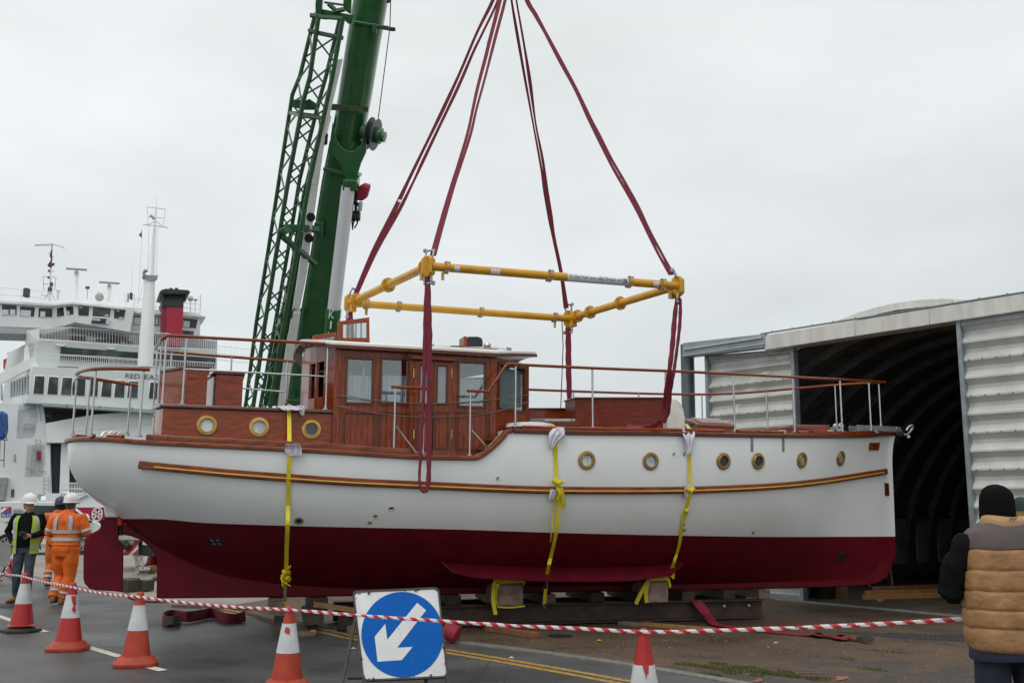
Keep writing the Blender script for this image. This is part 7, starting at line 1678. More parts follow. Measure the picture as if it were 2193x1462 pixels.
# ================================================================ van
VY=33.8
VN=V((-.40,.917,0)).normalized(); VPT=dep(120,1172,VY)
def vp(px,py,o=0.): return onplane(px,py,VPT-VN*o,VN)
VAN=thing('van','white crew van with blue and red emblem, parked beyond the men','van',V((vp(60,1172).x,vp(60,1172).y,0)))
VWH=mat('van_white',(.68,.70,.71),.3,col2=(.64,.66,.67),scale=1,coat=.4)
vb=[(-110,1172),(-110,1092),(-100,1079),(-60,1074),(125,1074),(150,1077),(178,1099),(192,1113),(214,1120),(221,1132),(223,1160),(220,1172),(60,1174)]
def vrings(sc,o):
    P=[vp(px,py) for px,py in vb]; c=vp(60,1120); c.z=1.0; out=[]
    for p in P:
        k=sc if p.z>1.0 else 1-(1-sc)*.3
        q=c+(p-c)*(1-(1-sc)*.3)+VN*o; q.z=p.z*(1 if p.z<1.2 else 1-(1-sc)*.12); out.append(q)
    return out
mb=MB(); mb.loft([vrings(.90,.0),vrings(.97,.05),vrings(1,.16),vrings(1,1.75),vrings(.97,1.86),vrings(.9,1.92)]); vbody=mb.build('body',VWH,VAN,40)
def vslab(poly,o,d,name,m,parent=VAN,bev=0): 
    P=[vp(px,py,o) for px,py in poly]; mb=MB(); mb.prism(P,VN*d); return mb.build(name,m,parent,0,bev)
VGL=mat('van_glass',(.02,.028,.03),.08,col2=(.035,.045,.048),scale=2)
vslab([(69,1081.5),(122.5,1082),(122,1114),(66,1113.5)],.012,.03,'side_window',VGL,bev=.02); vslab([(-90,1081.5),(-4,1081.5),(-6,1113),(-95,1113)],.012,.03,'side_window',VGL,bev=.02)
vslab([(130,1083),(150,1083.5),(176,1104),(190,1115),(188,1118),(130,1114.5)],.012,.03,'front_window',VGL,bev=.02)
vslab([(146,1079),(153,1079.5),(181,1101),(193,1112),(188,1112),(172,1100)],-.05,.04,'windscreen_pillar',VWH)
mb=MB(); mb.ball(vp(184,1109,.14),(.13,.09,.15),12,8); mb.build('mirror',VWH,VAN,50)
mb=MB(); mb.box(vp(188,1116,.08),.25,.12,.08); mb.build('mirror_arm',BLACK,VAN,30,.02)
for px in (14,-95+20,208): pass
for px,y in ((14,1171),(176,1172)):
    c=vp(px,y,.02); c.z=.345; mb=MB(); mb.lathe([(.22,-.02),(.33,-.03),(.35,.02),(.35,.2),(.22,.2)],c,VN,26); w_=mb.build('wheel',BLACK,VAN,40)
    m_=MB(); o_=c-VN*.035; VT=VN.cross(V((0,0,1)))
    for k in range(9):
        t=k*.698; u=VT*math.cos(t)+V((0,0,math.sin(t))); m_.bar(o_+u*.04,o_+u*.21,.035,.03,VN)
    m_.lathe([(.05,-.01),(.05,.02)],o_,VN,10); m_.lathe([(.2,-.01),(.225,-.01),(.225,.03),(.2,.03)],o_,VN,26,cap=False); m_.build('rim',mat('alloy_rim',(.5,.51,.52),.3,.8),w_,30)
    m_=MB(); m_.lathe([(.2,.02),(.001,.02)],o_,VN,20); m_.build('brake_disc',mat('dim_disc',(.08,.08,.08),.5,.5),w_,0)
vslab([(-110,1115.5),(128,1117),(128,1118),(-110,1116.5)],.006,.01,'body_seam',mat('van_seam',(.33,.35,.36),.4),vbody); vslab([(126.5,1081),(127.5,1081),(127.5,1165),(126.5,1165)],.006,.01,'body_seam',mat('van_seam',(.33,.35,.36),.4),vbody)
vslab([(73,1164),(173,1164),(173,1172),(73,1172)],.02,.06,'sill',mat('van_sill',(.4,.42,.43),.5),VAN)
for x in (44,130): vslab([(x,1072.8),(x+6,1073),(x+6,1075),(x,1074.8)],-.5,.3,'roof_mount',BLACK,VAN)
em=vslab([(2,1107),(24.5,1107),(24.5,1084.5),(2,1085)],.012,.008,'emblem',mat('emblem_red',(.5,.03,.05),.4),vbody)
em2=vslab([(2,1107),(24.5,1107),(24.5,1087),(13,1099),(8,1094),(2,1096)],.016,.006,'emblem_field',mat('emblem_blue',(.03,.10,.34),.4),em); vslab([(2,1091),(9,1086),(16,1087),(9,1093),(6,1096),(2,1097)],.02,.004,'emblem_ribbon',WHITEP,em)
t=MB(); text_on(t,'SLG',vp(3.5,1106,.026),vp(23,1106,.026),vp(3.5,1099.5,.026)); t.build('emblem_letters',WHITEP,em,0)
VTX=mat('van_lettering',(.16,.18,.24),.5); t=MB()
text_on(t,'Hire',vp(12,1121.5,.022),vp(28,1121.5,.022),vp(12,1115,.022)); text_on(t,'- Testing',vp(81,1122,.022),vp(110,1122,.022),vp(81,1115.5,.022)); text_on(t,'Sales -',vp(48,1121.7,.022),vp(72,1121.8,.022),vp(48,1115.2,.022)) if False else None
for k in range(5): t.bar(vp(28,1090.5+3.4*k,.02),vp(48+(k%3)*4,1090.6+3.4*k,.02),.02,.012)
t.build('side_lettering',VTX,vbody,0); t=MB(); text_on(t,'SLG',vp(89,1152.5,.022),vp(112,1152.5,.022),vp(89,1145.5,.022)); t.build('door_lettering',mat('red_lettering',(.35,.03,.04),.5),vbody,0)
# ================================================================ people
SKIN=mat('skin',(.46,.26,.19),.5,col2=(.4,.21,.15),scale=14)
def remesh(mb,name,m,parent,voxel,smooth=3,bump=None,disp=0.,ds=9.):
    o=mb.build(name+'_t',m,None,0,0,True)
    md=o.modifiers.new('r','REMESH'); md.mode='VOXEL'; md.voxel_size=voxel
    if smooth: s=o.modifiers.new('s','SMOOTH'); s.iterations=smooth; s.factor=.5
    dg=bpy.context.evaluated_depsgraph_get(); dg.update()
    me=bpy.data.meshes.new_from_object(o.evaluated_get(dg)); old=o.data; bpy.data.objects.remove(o); bpy.data.meshes.remove(old)
    if disp:
        n=len(me.vertices); 
        nr=[v.normal.copy() for v in me.vertices]
        for v,q in zip(me.vertices,nr):
            p=v.co; w=mnoise.noise(V((p.x*ds,p.y*ds,p.z*ds*.55)))+.5*mnoise.noise(V((p.x*ds*2.3+5,p.y*ds*2.3,p.z*ds*1.2)))
            v.co=p+q*(disp*w)
    me.name=name; me.materials.clear(); me.materials.append(m); me.polygons.foreach_set('use_smooth',[True]*len(me.polygons))
    q=bpy.data.objects.new(name,me); COL.objects.link(q); q.parent=parent; WM[q.name]=WM[parent.name]; return q
X1=V((1,0,0))
def torso_fn(prof):
    fx=[spline([p[0] for p in prof],[p[k] for p in prof]) for k in (1,2,3,4)]
    def pt(z,a,off=0.,e=2.4):
        rx,ry,cx,cy=(f(z) for f in fx); c,s=math.cos(a),math.sin(a); k=(abs(c)**e+abs(s)**e)**(-1/e)
        return V((cx+(rx+off)*k*c,cy+(ry+off)*k*s,z))
    return pt
def torso_mb(mb,pt,z0,z1,n=14,m=24):
    mb.loft([[pt(lerp(z0,z1,i/n),6.2832*j/m) for j in range(m)] for i in range(n+1)])
def patch(pt,a0,a1,z0,z1,off,th,name,m,parent,na=8,nz=10,edge=None):
    """cloth piece lying on the torso; edge(t)->(a0,a1) lets its sides wander with height t"""
    mb=MB(); g=[]
    for i in range(nz+1):
        t=i/nz; z=lerp(z0,z1,t); b0,b1=edge(t) if edge else (a0,a1)
        g.append([(pt(z,lerp(b0,b1,j/na),off+th),pt(z,lerp(b0,b1,j/na),off)) for j in range(na+1)])
    k=na+1; out=[p[0] for r in g for p in r]; inn=[p[1] for r in g for p in r]; n=len(out)
    fs=[(i*k+j,i*k+j+1,(i+1)*k+j+1,(i+1)*k+j) for i in range(nz) for j in range(na)]
    fs2=[tuple(q+n for q in f[::-1]) for f in fs]; bd=[(j,n+j,n+j+1,j+1) for j in range(na)]+[(nz*k+j,nz*k+j+1,n+nz*k+j+1,n+nz*k+j) for j in range(na)]+[(i*k,(i+1)*k,n+(i+1)*k,n+i*k) for i in range(nz)]+[(i*k+na,n+i*k+na,n+(i+1)*k+na,(i+1)*k+na) for i in range(nz)]
    mb.add(out+inn,fs+fs2+bd); return mb.build(name,m,parent,50,0,True)
def head(mb,c,yaw=0.,face=True,s=1.):
    """head facing +Y turned by yaw; c is the centre of the skull"""
    Rm=Matrix.Rotation(yaw,3,'Z'); A=(Rm@V((1,0,0)),Rm@V((0,1,0)),V((0,0,1))); f=lambda x,y,z:c+A[0]*x*s+A[1]*y*s+A[2]*z*s
    mb.ball(f(0,-.008,.02),(.076*s,.094*s,.098*s),18,12,0,A); mb.ball(f(0,.022,-.05),(.06*s,.068*s,.075*s),14,10,0,A); mb.ball(f(0,.055,-.092),(.03*s,.028*s,.024*s),10,8,0,A)
    mb.tube([f(0,.083,.012),f(0,.100,-.018),f(0,.108,-.032),f(0,.088,-.042)],[.010*s,.014*s,.017*s,.012*s],8)
    for sx in (-1,1):
        mb.ball(f(.079*sx,-.008,-.012),(.011*s,.02*s,.033*s),8,8,0,A); mb.ball(f(.04*sx,.066,-.03),(.02*s,.02*s,.02*s),8,6,0,A)
    mb.tube([f(-.045,.082,.032),f(0,.094,.03),f(.045,.082,.032)],.012*s,6)
    return f
def hand(mb,w,d,pn,curl=.6,s=1.):
    """w wrist, d direction of the palm, pn palm normal; five separate fingers and a thumb at the side"""
    d=V(d).normalized(); pn=V(pn); pn=(pn-d*pn.dot(d)).normalized(); x=d.cross(pn)
    mb.tube([w-d*.03,w+d*.02,w+d*.05,w+d*.088],[(.022*s,.018*s),(.036*s,.017*s),(.042*s,.016*s),(.038*s,.013*s)],10,ref=x)
    for k,l in enumerate((.070,.080,.074,.058)):
        b=w+d*.085+x*(.0285-.019*k); P=[b]; a=0
        for q in (.42,.32,.26):
            a+=curl; P.append(P[-1]+(d*math.cos(a)+pn*math.sin(a))*(l*q))
        mb.tube(P,[.0092*s,.0088*s,.008*s,.0062*s],7)
    b=w+d*.03+x*.034; mb.tube([b,b+x*.022+d*.024+pn*.01,b+x*.026+d*.05+pn*.025,b+x*.018+d*.068+pn*.036],[.012*s,.0105*s,.0098*s,.0075*s],7)
def person(label,loc,heading,group=None):
    return thing('person',label,'person',loc,heading,group)
def band(path_a,path_b,ra,rb,t0,t1,m,parent,name='reflective_band'):
    a,b=V(path_a),V(path_b); mb=MB(); mb.tube([a.lerp(b,t0),a.lerp(b,t1)],[lerp(ra,rb,t0),lerp(ra,rb,t1)],18,False)
    o=mb.build(name,m,parent,50,0,True); md=o.modifiers.new('s','SOLIDIFY'); md.thickness=.004; md.offset=0; return o
REFL=mat('reflective_grey',(.42,.43,.44),.4,col2=(.36,.37,.38),scale=20)
HAT=mat('helmet_white',(.76,.77,.77),.3,coat=.3)
def helmet(parent,c,yaw,m=HAT,s=1.,peak=True):
    mb=MB(); A=(Matrix.Rotation(yaw,3,'Z')@V((1,0,0)),Matrix.Rotation(yaw,3,'Z')@V((0,1,0)))
    rings=[]
    for r,h in ((1.0,.0),(1.,.03),(.95,.075),(.8,.118),(.55,.145),(.25,.158),(.02,.161)): rings.append([c+A[0]*(.118*s*r*math.cos(t))+A[1]*(.138*s*r*math.sin(t))+V((0,0,h*s)) for t in [6.2832*i/24 for i in range(24)]])
    mb.loft(rings); o=mb.build('helmet',m,parent,60,0,True)
    b=MB(); R0_=[];R1_=[]
    for i in range(24):
        t=6.2832*i/24; e=.016+(.05*max(0,math.sin(t))**3 if peak else 0); R0_.append(c+A[0]*(.117*s*math.cos(t))+A[1]*(.137*s*math.sin(t))+V((0,0,.012))); R1_.append(c+A[0]*((.118*s+e*.6)*math.cos(t))+A[1]*((.138*s+e)*math.sin(t))+V((0,0,-.006-.012*max(0,math.sin(t)))))
    b.add(R0_+R1_,[(i,(i+1)%24,24+(i+1)%24,24+i) for i in range(24)]); q=b.build('helmet_brim',m,o,60,0,True); q.modifiers.new('s','SOLIDIFY').thickness=.006
    r=MB(); r.tube([c+A[1]*(.13*s*math.cos(t))+V((0,0,.02+.145*s*math.sin(t))) for t in [.25+.264*i for i in range(11)]],.012,6); r.build('helmet_ridge',m,o,60,0,True); return o
def boots(parent,an,fwd,m,sole=BLACK):
    fwd=V(fwd).normalized(); sd=fwd.cross(V((0,0,1)))
    mb=MB(); b=V((an.x,an.y,0)); z=an.z-.09
    mb.tube([b-fwd*.085+V((0,0,z+.05)),b-fwd*.04+V((0,0,z+.055)),b+fwd*.05+V((0,0,z+.05)),b+fwd*.13+V((0,0,z+.042)),b+fwd*.185+V((0,0,z+.034))],[(.034,.04),(.043,.05),(.047,.045),(.05,.036),(.03,.022)],12,ref=sd)
    mb.tube([b-fwd*.02+V((0,0,z+.05)),an+V((0,0,.05)),an+V((0,0,.1))],[.048,.05,.052],12); o=remesh(mb,'boot',m,parent,.009,2)
    s=MB(); s.prism([b+fwd*f_+sd*w+V((0,0,z)) for f_,w in ((-.09,-.025),(-.09,.025),(-.02,.036),(.1,.05),(.17,.035),(.195,0),(.17,-.035),(.1,-.05),(-.02,-.036))],(0,0,.022)); s.build('sole',sole,o,30,.004,True); return o
def under(mb,J):
    """whole body under the clothes: trunk and limbs in one surface"""
    mb.tube([J['hip'],J['waist'],J['chest'],J['neck']],[(.13,.09),(.12,.085),(.15,.095),(.055,.055)],14,ref=X1)
    mb.tube([J['chest']+V((0,0,.1)),J['neck'],J['head']],[.06,.058,.055],12)
    for s in 'LR':
        mb.tube([J['chest']+V((0,0,.08)),J['sh'+s],J['el'+s],J['wr'+s]],[.06,.052,.04,.027],10); mb.tube([J['hip'],J['hp'+s],J['kn'+s],J['an'+s],V((J['an'+s].x,J['an'+s].y,J['an'+s].z-.04))],[.09,.078,.052,.038,.036],10)
def scale_j(J): return {k:V(v) for k,v in J.items()}
# ---------------------------------------------------------------- man in vest and black jumper, facing us
b=gnd(45,1291); P1_=person('man in white helmet and lime vest over a black jumper, holding a small camera',V((b.x,b.y,0)),rad(186))
J=scale_j(dict(head=(0,.02,1.63),neck=(0,-.01,1.5),chest=(0,0,1.3),waist=(0,.02,1.08),hip=(0,0,.95),shR=(.20,0,1.45),elR=(.36,-.1,1.2),wrR=(.22,.02,1.02),shL=(-.20,0,1.45),elL=(-.29,-.02,1.18),wrL=(-.13,.22,1.13),hpR=(.09,0,.9),knR=(.10,.04,.5),anR=(.12,-.06,.10),hpL=(-.09,0,.9),knL=(-.105,.06,.5),anL=(-.12,.1,.10)))
mb=MB(); under(mb,J); yaw=rad(-38) # looks to his left
f=head(mb,J['head'],rad(38)); hand(mb,J['wrL'],V((.9,.35,.15)),V((.2,-.9,.1)),.75); hand(mb,J['wrR'],V((-.6,.5,-.55)),V((-.6,-.2,.3)),.5)
body=remesh(mb,'body',SKIN,P1_,.0085,2)
fm=MB()
for sx in (-1,1): fm.ball(f(.031*sx,.083,.008),(.012,.006,.006),8,6)
fm.build('eyes',mat('eye_dark',(.02,.015,.012),.3),body,40,0,True); fm=MB(); fm.tube([f(-.024,.084,-.062),f(0,.092,-.064),f(.024,.084,-.062)],.0045,6); fm.build('mouth',mat('lips',(.28,.1,.08),.5),body,40,0,True); fm=MB()
for sx in (-1,1): fm.tube([f(.016*sx,.09,.028),f(.046*sx,.079,.03)],.005,6)
fm.build('eyebrows',mat('brown_hair',(.06,.035,.02),.8),body,40,0,True)
fm=MB(); fm.ball(f(0,-.03,.01),(.083,.085,.08),14,10); fm.build('hair',mat('brown_hair',(.06,.035,.02),.8),body,50,0,True)
helmet(P1_,J['head']+V((0,0,.062)),rad(38))
BLKJ=mat('black_jumper',(.008,.009,.010),.9,spec=.1,bump=.3,scale=20)
prof=[(.93,.175,.125,0,0),(1.0,.18,.13,0,.005),(1.1,.178,.13,0,.01),(1.22,.19,.13,0,.005),(1.35,.205,.125,0,0),(1.44,.19,.105,0,-.01),(1.5,.11,.08,0,-.01)]
pt=torso_fn(prof); mb=MB(); torso_mb(mb,pt,.93,1.5)
for s in 'LR': mb.tube([V((J['sh'+s].x*.6,0,1.42)),J['sh'+s],J['sh'+s].lerp(J['el'+s],.5),J['el'+s],J['el'+s].lerp(J['wr'+s],.5),J['wr'+s]],[.08,.078,.068,.062,.054,.044],14)
mb.tube([V((0,-.01,1.46)),V((0,.0,1.54))],[(.085,.08),(.07,.07)],14,ref=X1)
remesh(mb,'jumper',BLKJ,P1_,.012,3,disp=.012)
LIME=mat('lime_vest',(.36,.56,.03),.6,col2=(.3,.47,.025),scale=8)
for sx,(a_in,a_out) in ((1,(1.12,.25)),(-1,(2.02,2.89))):
    ed=lambda t,sx=sx:((1.02-.0*t,.05) if sx>0 else (2.12,3.09)) if t<.55 else ((1.02+.12*(t-.55),.35*(t-.55)+.05) if sx>0 else (2.12-.12*(t-.55),3.09-.35*(t-.55)))
    v=patch(pt,0,0,.83,1.47,.022,.008,'vest_panel',LIME,P1_,8,14,ed)
    c0=.72 if sx>0 else 2.42
    patch(pt,0,0,1.1,1.47,.032,.003,'reflective_strip',REFL,v,3,10,lambda t,c0=c0:(c0-.13,c0+.13)); patch(pt,0,0,1.08,1.14,.032,.003,'reflective_strip',REFL,v,8,2,lambda t,sx=sx:(1.02,.05) if sx>0 else (2.12,3.09)); patch(pt,0,0,.91,.97,.032,.003,'reflective_strip',REFL,v,8,2,lambda t,sx=sx:(1.02,.05) if sx>0 else (2.12,3.09))
patch(pt,3.2,6.2,.83,1.47,.022,.008,'vest_back',LIME,P1_,14,12)
JEAN=mat('grey_jeans',(.055,.075,.10),.8,col2=(.035,.048,.066),scale=8,bump=.3,bscale=60)
mb=MB(); mb.tube([V((0,.0,1.0)),V((0,.0,.92)),V((0,0,.84))],[(.165,.115),(.175,.12),(.16,.11)],16,ref=X1)
for s in 'LR': mb.tube([J['hp'+s]+V((0,0,.02)),J['hp'+s].lerp(J['kn'+s],.45),J['kn'+s],J['kn'+s].lerp(J['an'+s],.5),J['an'+s]+V((0,0,.02))],[.098,.09,.073,.066,.062],14)
remesh(mb,'jeans',JEAN,P1_,.012,3,disp=.012)
TANB=mat('tan_boot',(.26,.14,.05),.7)
boots(P1_,J['anR'],(.45,.9,0),TANB); boots(P1_,J['anL'],(-.5,.86,0),TANB)
h0=bw; W1=WM[P1_.name]
cmn=W1@(J['wrL']+V((.10,.075,.035))); CMR=thing('camera','small black camera held at the waist by the man in the lime vest','camera',cmn,rad(186))
mb=MB(); mb.box((0,0,0),.12,.05,.075); mb.box((0,0,.043),.04,.035,.015); mb.build('camera_body',BLACK,CMR,30,.006,True); mb=MB(); mb.lathe([(.03,0),(.032,.05),(.026,.052),(.02,.045),(.001,.045)],(0.01,.02,0),(0,1,0),16); mb.build('lens',BLACK,CMR,30,0,True)
# ---------------------------------------------------------------- man in orange coverall, back to us
OR_=mat('orange_coverall',(.78,.145,.006),.7,col2=(.66,.115,.005),scale=5,bump=.35,bscale=30)
ORD=mat('faded_orange_coverall',(.58,.135,.012),.75,col2=(.46,.1,.01),scale=5,bump=.35,bscale=30)
def coverall(P,J,prof,om,vx,arms=(.085,.08,.068,.06),legs=(.135,.122,.094,.088,.082),cuffs=True,text=False):
    pt=torso_fn(prof); mb=MB(); z0,z1=prof[0][0],prof[-1][0]; torso_mb(mb,pt,z0,z1)
    for s in 'LR':
        mb.tube([V((J['sh'+s].x*.55,J['sh'+s].y,J['sh'+s].z-.02)),J['sh'+s],J['sh'+s].lerp(J['el'+s],.5),J['el'+s],J['el'+s].lerp(J['wr'+s],.55),J['wr'+s]],[.09,.088,arms[0],arms[1],arms[2],arms[3]],14)
        mb.tube([J['hp'+s]+V((0,0,.06)),J['hp'+s].lerp(J['kn'+s],.4),J['kn'+s],J['kn'+s].lerp(J['an'+s],.5),J['an'+s]+V((0,0,.0))],list(legs),16)
    mb.tube([V((0,-.01,z1-.05)),V((0,0,z1+.035))],[(.10,.09),(.082,.08)],16,ref=X1)
    o=remesh(mb,'coverall',om,P,vx,3,disp=.017,ds=7.)
    for z in (1.06,1.185): patch(pt,0,6.2832,z,z+.055,.012,.006,'reflective_band',REFL,o,40,2)
    for a in (math.pi*1.5-.52,math.pi*1.5+.52): patch(pt,0,0,1.22,prof[-2][0]+.005,.013,.006,'reflective_strip',REFL,o,3,10,lambda t,a=a:(a-.13,a+.13))
    for s in 'LR':
        band(J['sh'+s],J['el'+s],.088,arms[1],.78,1.0,REFL,o) if True else 0
        if cuffs:
            for t in (.42,.68): band(J['kn'+s],J['an'+s],legs[2]+.006,legs[4]+.008,t,t+.12,REFL,o)
    return o,pt
for_band=1
b=gnd(131,1296); P2_=person('burly man in orange coverall and white helmet seen from behind, walking away',V((b.x,b.y,0)),rad(-6))
J=scale_j(dict(head=(.02,.02,1.64),neck=(.01,0,1.52),chest=(0,0,1.32),waist=(0,.02,1.1),hip=(0,0,.95),shR=(.235,0,1.45),elR=(.33,.03,1.2),wrR=(.27,.24,1.12),shL=(-.235,0,1.45),elL=(-.32,.0,1.2),wrL=(-.22,.2,1.10),hpR=(.11,0,.88),knR=(.09,.02,.48),anR=(.035,-.02,.11),hpL=(-.11,0,.88),knL=(-.12,.1,.48),anL=(-.10,-.08,.14)))
mb=MB(); under(mb,J); head(mb,J['head'],0); hand(mb,J['wrR'],V((-.4,.8,-.2)),V((-.5,-.3,-.6)),.6); hand(mb,J['wrL'],V((.4,.8,-.2)),V((.5,-.3,-.6)),.6); bo=remesh(mb,'body',SKIN,P2_,.0085,2)
fm=MB(); fm.ball(J['head']+V((0,-.022,.02)),(.084,.09,.085),14,10); fm.build('hair',mat('short_grey_hair',(.10,.075,.06),.9),bo,50,0,True)
helmet(P2_,J['head']+V((0,-.005,.06)),0)
prof=[(.80,.17,.13,0,-.01),(.86,.19,.145,0,-.01),(.93,.215,.165,0,-.01),(1.02,.222,.165,0,.0),(1.12,.225,.16,0,.01),(1.25,.24,.155,0,.0),(1.38,.245,.14,0,-.01),(1.47,.20,.115,0,-.015),(1.53,.115,.085,0,-.01)]
cv,pt=coverall(P2_,J,prof,OR_,.013)
t=MB(); text_on(t,'KING',(0,0,0),(0,0,0),(0,0,0),fn=lambda u,v:pt(lerp(1.365,1.395,v),lerp(1.5*math.pi-.19,1.5*math.pi+.19,u),.026)); text_on(t,'LIFTING',(0,0,0),(0,0,0),(0,0,0),fn=lambda u,v:pt(lerp(1.325,1.353,v),lerp(1.5*math.pi-.26,1.5*math.pi+.26,u),.026)); t.add([pt(1.41,1.5*math.pi-.05,.026),pt(1.41,1.5*math.pi+.05,.026),pt(1.425,1.5*math.pi,.026)],[(0,1,2)]); t.build('back_lettering',mat('dark_print',(.10,.03,.02),.7),cv,0,0,True)
mb=MB(); mb.tube([pt(1.0,a,.004) for a in [6.2832*i/30 for i in range(31)]],.012,6,False); mb.build('waist_seam',OR_,cv,50,0,True)
boots(P2_,J['anR'],(.15,1,0),TANB); boots(P2_,J['anL'],(-.2,1,0),TANB)
b=gnd(112,1258); P3_=person('man in faded orange coverall and dark blue helmet, half hidden by the burly man',V((b.x,b.y,0)),rad(14))
J=scale_j(dict(head=(.02,.04,1.62),neck=(.0,0,1.5),chest=(0,0,1.3),waist=(0,.01,1.08),hip=(0,0,.94),shR=(.2,0,1.43),elR=(.28,.1,1.18),wrR=(.2,.25,1.1),shL=(-.2,0,1.43),elL=(-.28,-.03,1.15),wrL=(-.31,.04,.90),hpR=(.095,0,.88),knR=(.09,.08,.48),anR=(.08,.1,.11),hpL=(-.095,0,.88),knL=(-.10,.04,.48),anL=(-.09,-.1,.12)))
mb=MB(); under(mb,J); head(mb,J['head'],0); hand(mb,J['wrR'],V((-.3,.8,-.2)),V((-.6,-.3,-.5)),.6); bo=remesh(mb,'body',SKIN,P3_,.0085,2)
mb=MB(); hand(mb,J['wrL'],V((-.1,.15,-1)),V((.9,.1,0)),.35,1.15); remesh(mb,'glove',mat('dark_glove',(.02,.02,.022),.8),P3_,.007,1)
hm=helmet(P3_,J['head']+V((0,0,.05)),0,mat('navy_helmet',(.035,.04,.085),.45)); 
for sx in (-1,1): mb=MB(); mb.ball(J['head']+V((.09*sx,0,-.005)),(.03,.04,.05),10,8); mb.build('ear_defender',BLACK,hm,50,0,True)
fm=MB(); fm.ball(J['head']+V((0,-.02,0)),(.084,.09,.095),14,10); fm.build('hair',mat('black_hair',(.012,.011,.01),.9),bo,50,0,True)
prof=[(.85,.165,.13,0,-.01),(.95,.185,.14,0,-.005),(1.05,.18,.13,0,.0),(1.2,.19,.13,0,.005),(1.36,.205,.125,0,-.01),(1.45,.175,.10,0,-.012),(1.51,.10,.08,0,-.01)]
coverall(P3_,J,prof,ORD,.013,(.07,.068,.06,.055),(.1,.094,.078,.074,.07))
GRB=mat('grey_boot',(.07,.075,.08),.7); boots(P3_,J['anR'],(.1,1,0),GRB); boots(P3_,J['anL'],(0,1,0),GRB)
# ---------------------------------------------------------------- man in the quilted body warmer, close on the right
Y4=6.4; x4=(2124-CX)/F*Y4*1.0; P4_=person('man in black beanie and tan quilted body warmer with grey yoke, from behind',V((x4+.02,Y4,0)),rad(-4))
zz=lambda py:dep(2137,py,Y4).z
J=scale_j(dict(head=(-.01,.03,1.655),neck=(0,-.01,1.55),chest=(0,0,1.32),waist=(0,0,1.08),hip=(0,0,.92),shR=(.23,0,1.45),elR=(.335,.03,1.17),wrR=(.22,.28,1.12),shL=(-.23,0,1.45),elL=(-.335,.03,1.17),wrL=(-.22,.28,1.12),hpR=(.11,0,.88),knR=(.12,.02,.48),anR=(.13,-.02,.1),hpL=(-.11,0,.88),knL=(-.12,.02,.48),anL=(-.13,.0,.1)))
mb=MB(); under(mb,J); f=head(mb,J['head'],rad(-22),s=1.05); hand(mb,J['wrR'],V((-.8,.4,.2)),V((0,-.9,0)),.7); hand(mb,J['wrL'],V((.8,.4,.2)),V((0,-.9,0)),.7); bo=remesh(mb,'body',SKIN,P4_,.0085,2)
KNIT=mat('black_knit',(.006,.006,.006),.95,spec=.08,bump=.5,scale=40,stretch=(1,1,.25)); 
mb=MB(); c=J['head']; rings=[]
for r,z in ((.98,-.055),(1.03,-.04),(1.08,-.02),(1.10,.03),(1.09,.075),(1.02,.118),(.85,.152),(.55,.174),(.2,.183),(.01,.184)):
    rings.append([c+V((.095*r*(1+.011*math.sin(48*t))*math.cos(t),-.008+.107*r*(1+.011*math.sin(48*t))*math.sin(t),z-(.03*max(0,-math.sin(t)) if z<.0 else 0)+.004*math.sin(3*t+z*30)))*1.0 for t in [6.2832*i/144 for i in range(144)]])
mb.loft(rings); be=mb.build('beanie',KNIT,P4_,60,0,True); mb=MB(); mb.loft([[c+V((.103*k*(1+.016*math.sin(36*t))*math.cos(t),-.008+.1165*k*(1+.016*math.sin(36*t))*math.sin(t),z-.02*max(0,-math.sin(t)))) for t in [6.2832*i/144 for i in range(144)]] for z,k in ((-.045,.99),(-.038,1.02),(-.005,1.03),(.005,1.0))]); mb.build('beanie_cuff',KNIT,be,60,0,True)
mb=MB(); mb.tube([J['neck']+V((0,-.01,-.02)),J['neck']+V((0,-.0,.06))],[(.078,.078),(.072,.075)],16,ref=X1); mb.build('neck_warmer',KNIT,P4_,60,0,True)
BLS=mat('black_fleece',(.007,.007,.008),.92,spec=.08,bump=.35,scale=26)
mb=MB(); mb.tube([V((0,0,.95)),V((0,0,1.3)),V((0,-.01,1.5))],[(.2,.14),(.22,.13),(.1,.08)],16,ref=X1)
for s in 'LR': mb.tube([V((J['sh'+s].x*.5,0,1.44)),J['sh'+s],J['sh'+s].lerp(J['el'+s],.5)+V((.02*(1 if s=='R' else -1),0,.01)),J['el'+s],J['el'+s].lerp(J['wr'+s],.5),J['wr'+s]],[.09,.088,.088,.08,.066,.05],16)
remesh(mb,'fleece',BLS,P4_,.011,3,disp=.024,ds=9)
TAN=mat('tan_quilting',(.36,.19,.075),.62,col2=(.26,.13,.05),scale=9,bump=.7,bscale=11,bdist=.03); YOKE=mat('grey_yoke',(.088,.068,.066),.7,col2=(.068,.052,.052),scale=6,bump=.25)
seams=[zz(y) for y in (1392,1341,1302,1262,1218,1173)]; ztop=zz(1128); 
wx=spline([seams[0]-.02,seams[0]+.04,seams[1],seams[2],seams[3],seams[4],seams[5],ztop-.03,ztop,ztop+.03],[.22,.25,.262,.264,.262,.256,.25,.215,.165,.12]); wy=spline([seams[0]-.02,seams[0]+.05,seams[3],seams[5],ztop-.02,ztop+.03],[.17,.185,.19,.175,.14,.10])
def vring(z,puff,n=72):
    out=[]
    for j in range(n):
        a=6.2832*j/n; c_,s_=math.cos(a),math.sin(a); e=2.6; k=(abs(c_)**e+abs(s_)**e)**(-1/e)
        w=1+.022*mnoise.noise(V((c_*4,s_*4,z*9)))+.02*mnoise.noise(V((c_*11+3+z*6,s_*9,z*24)))*(1 if puff>0 else .35)
        out.append(V(((wx(z)+puff)*k*c_*w,-.01+(wy(z)+puff)*k*s_*w,z+.008*mnoise.noise(V((c_*2,s_*2,z))))))
    return out
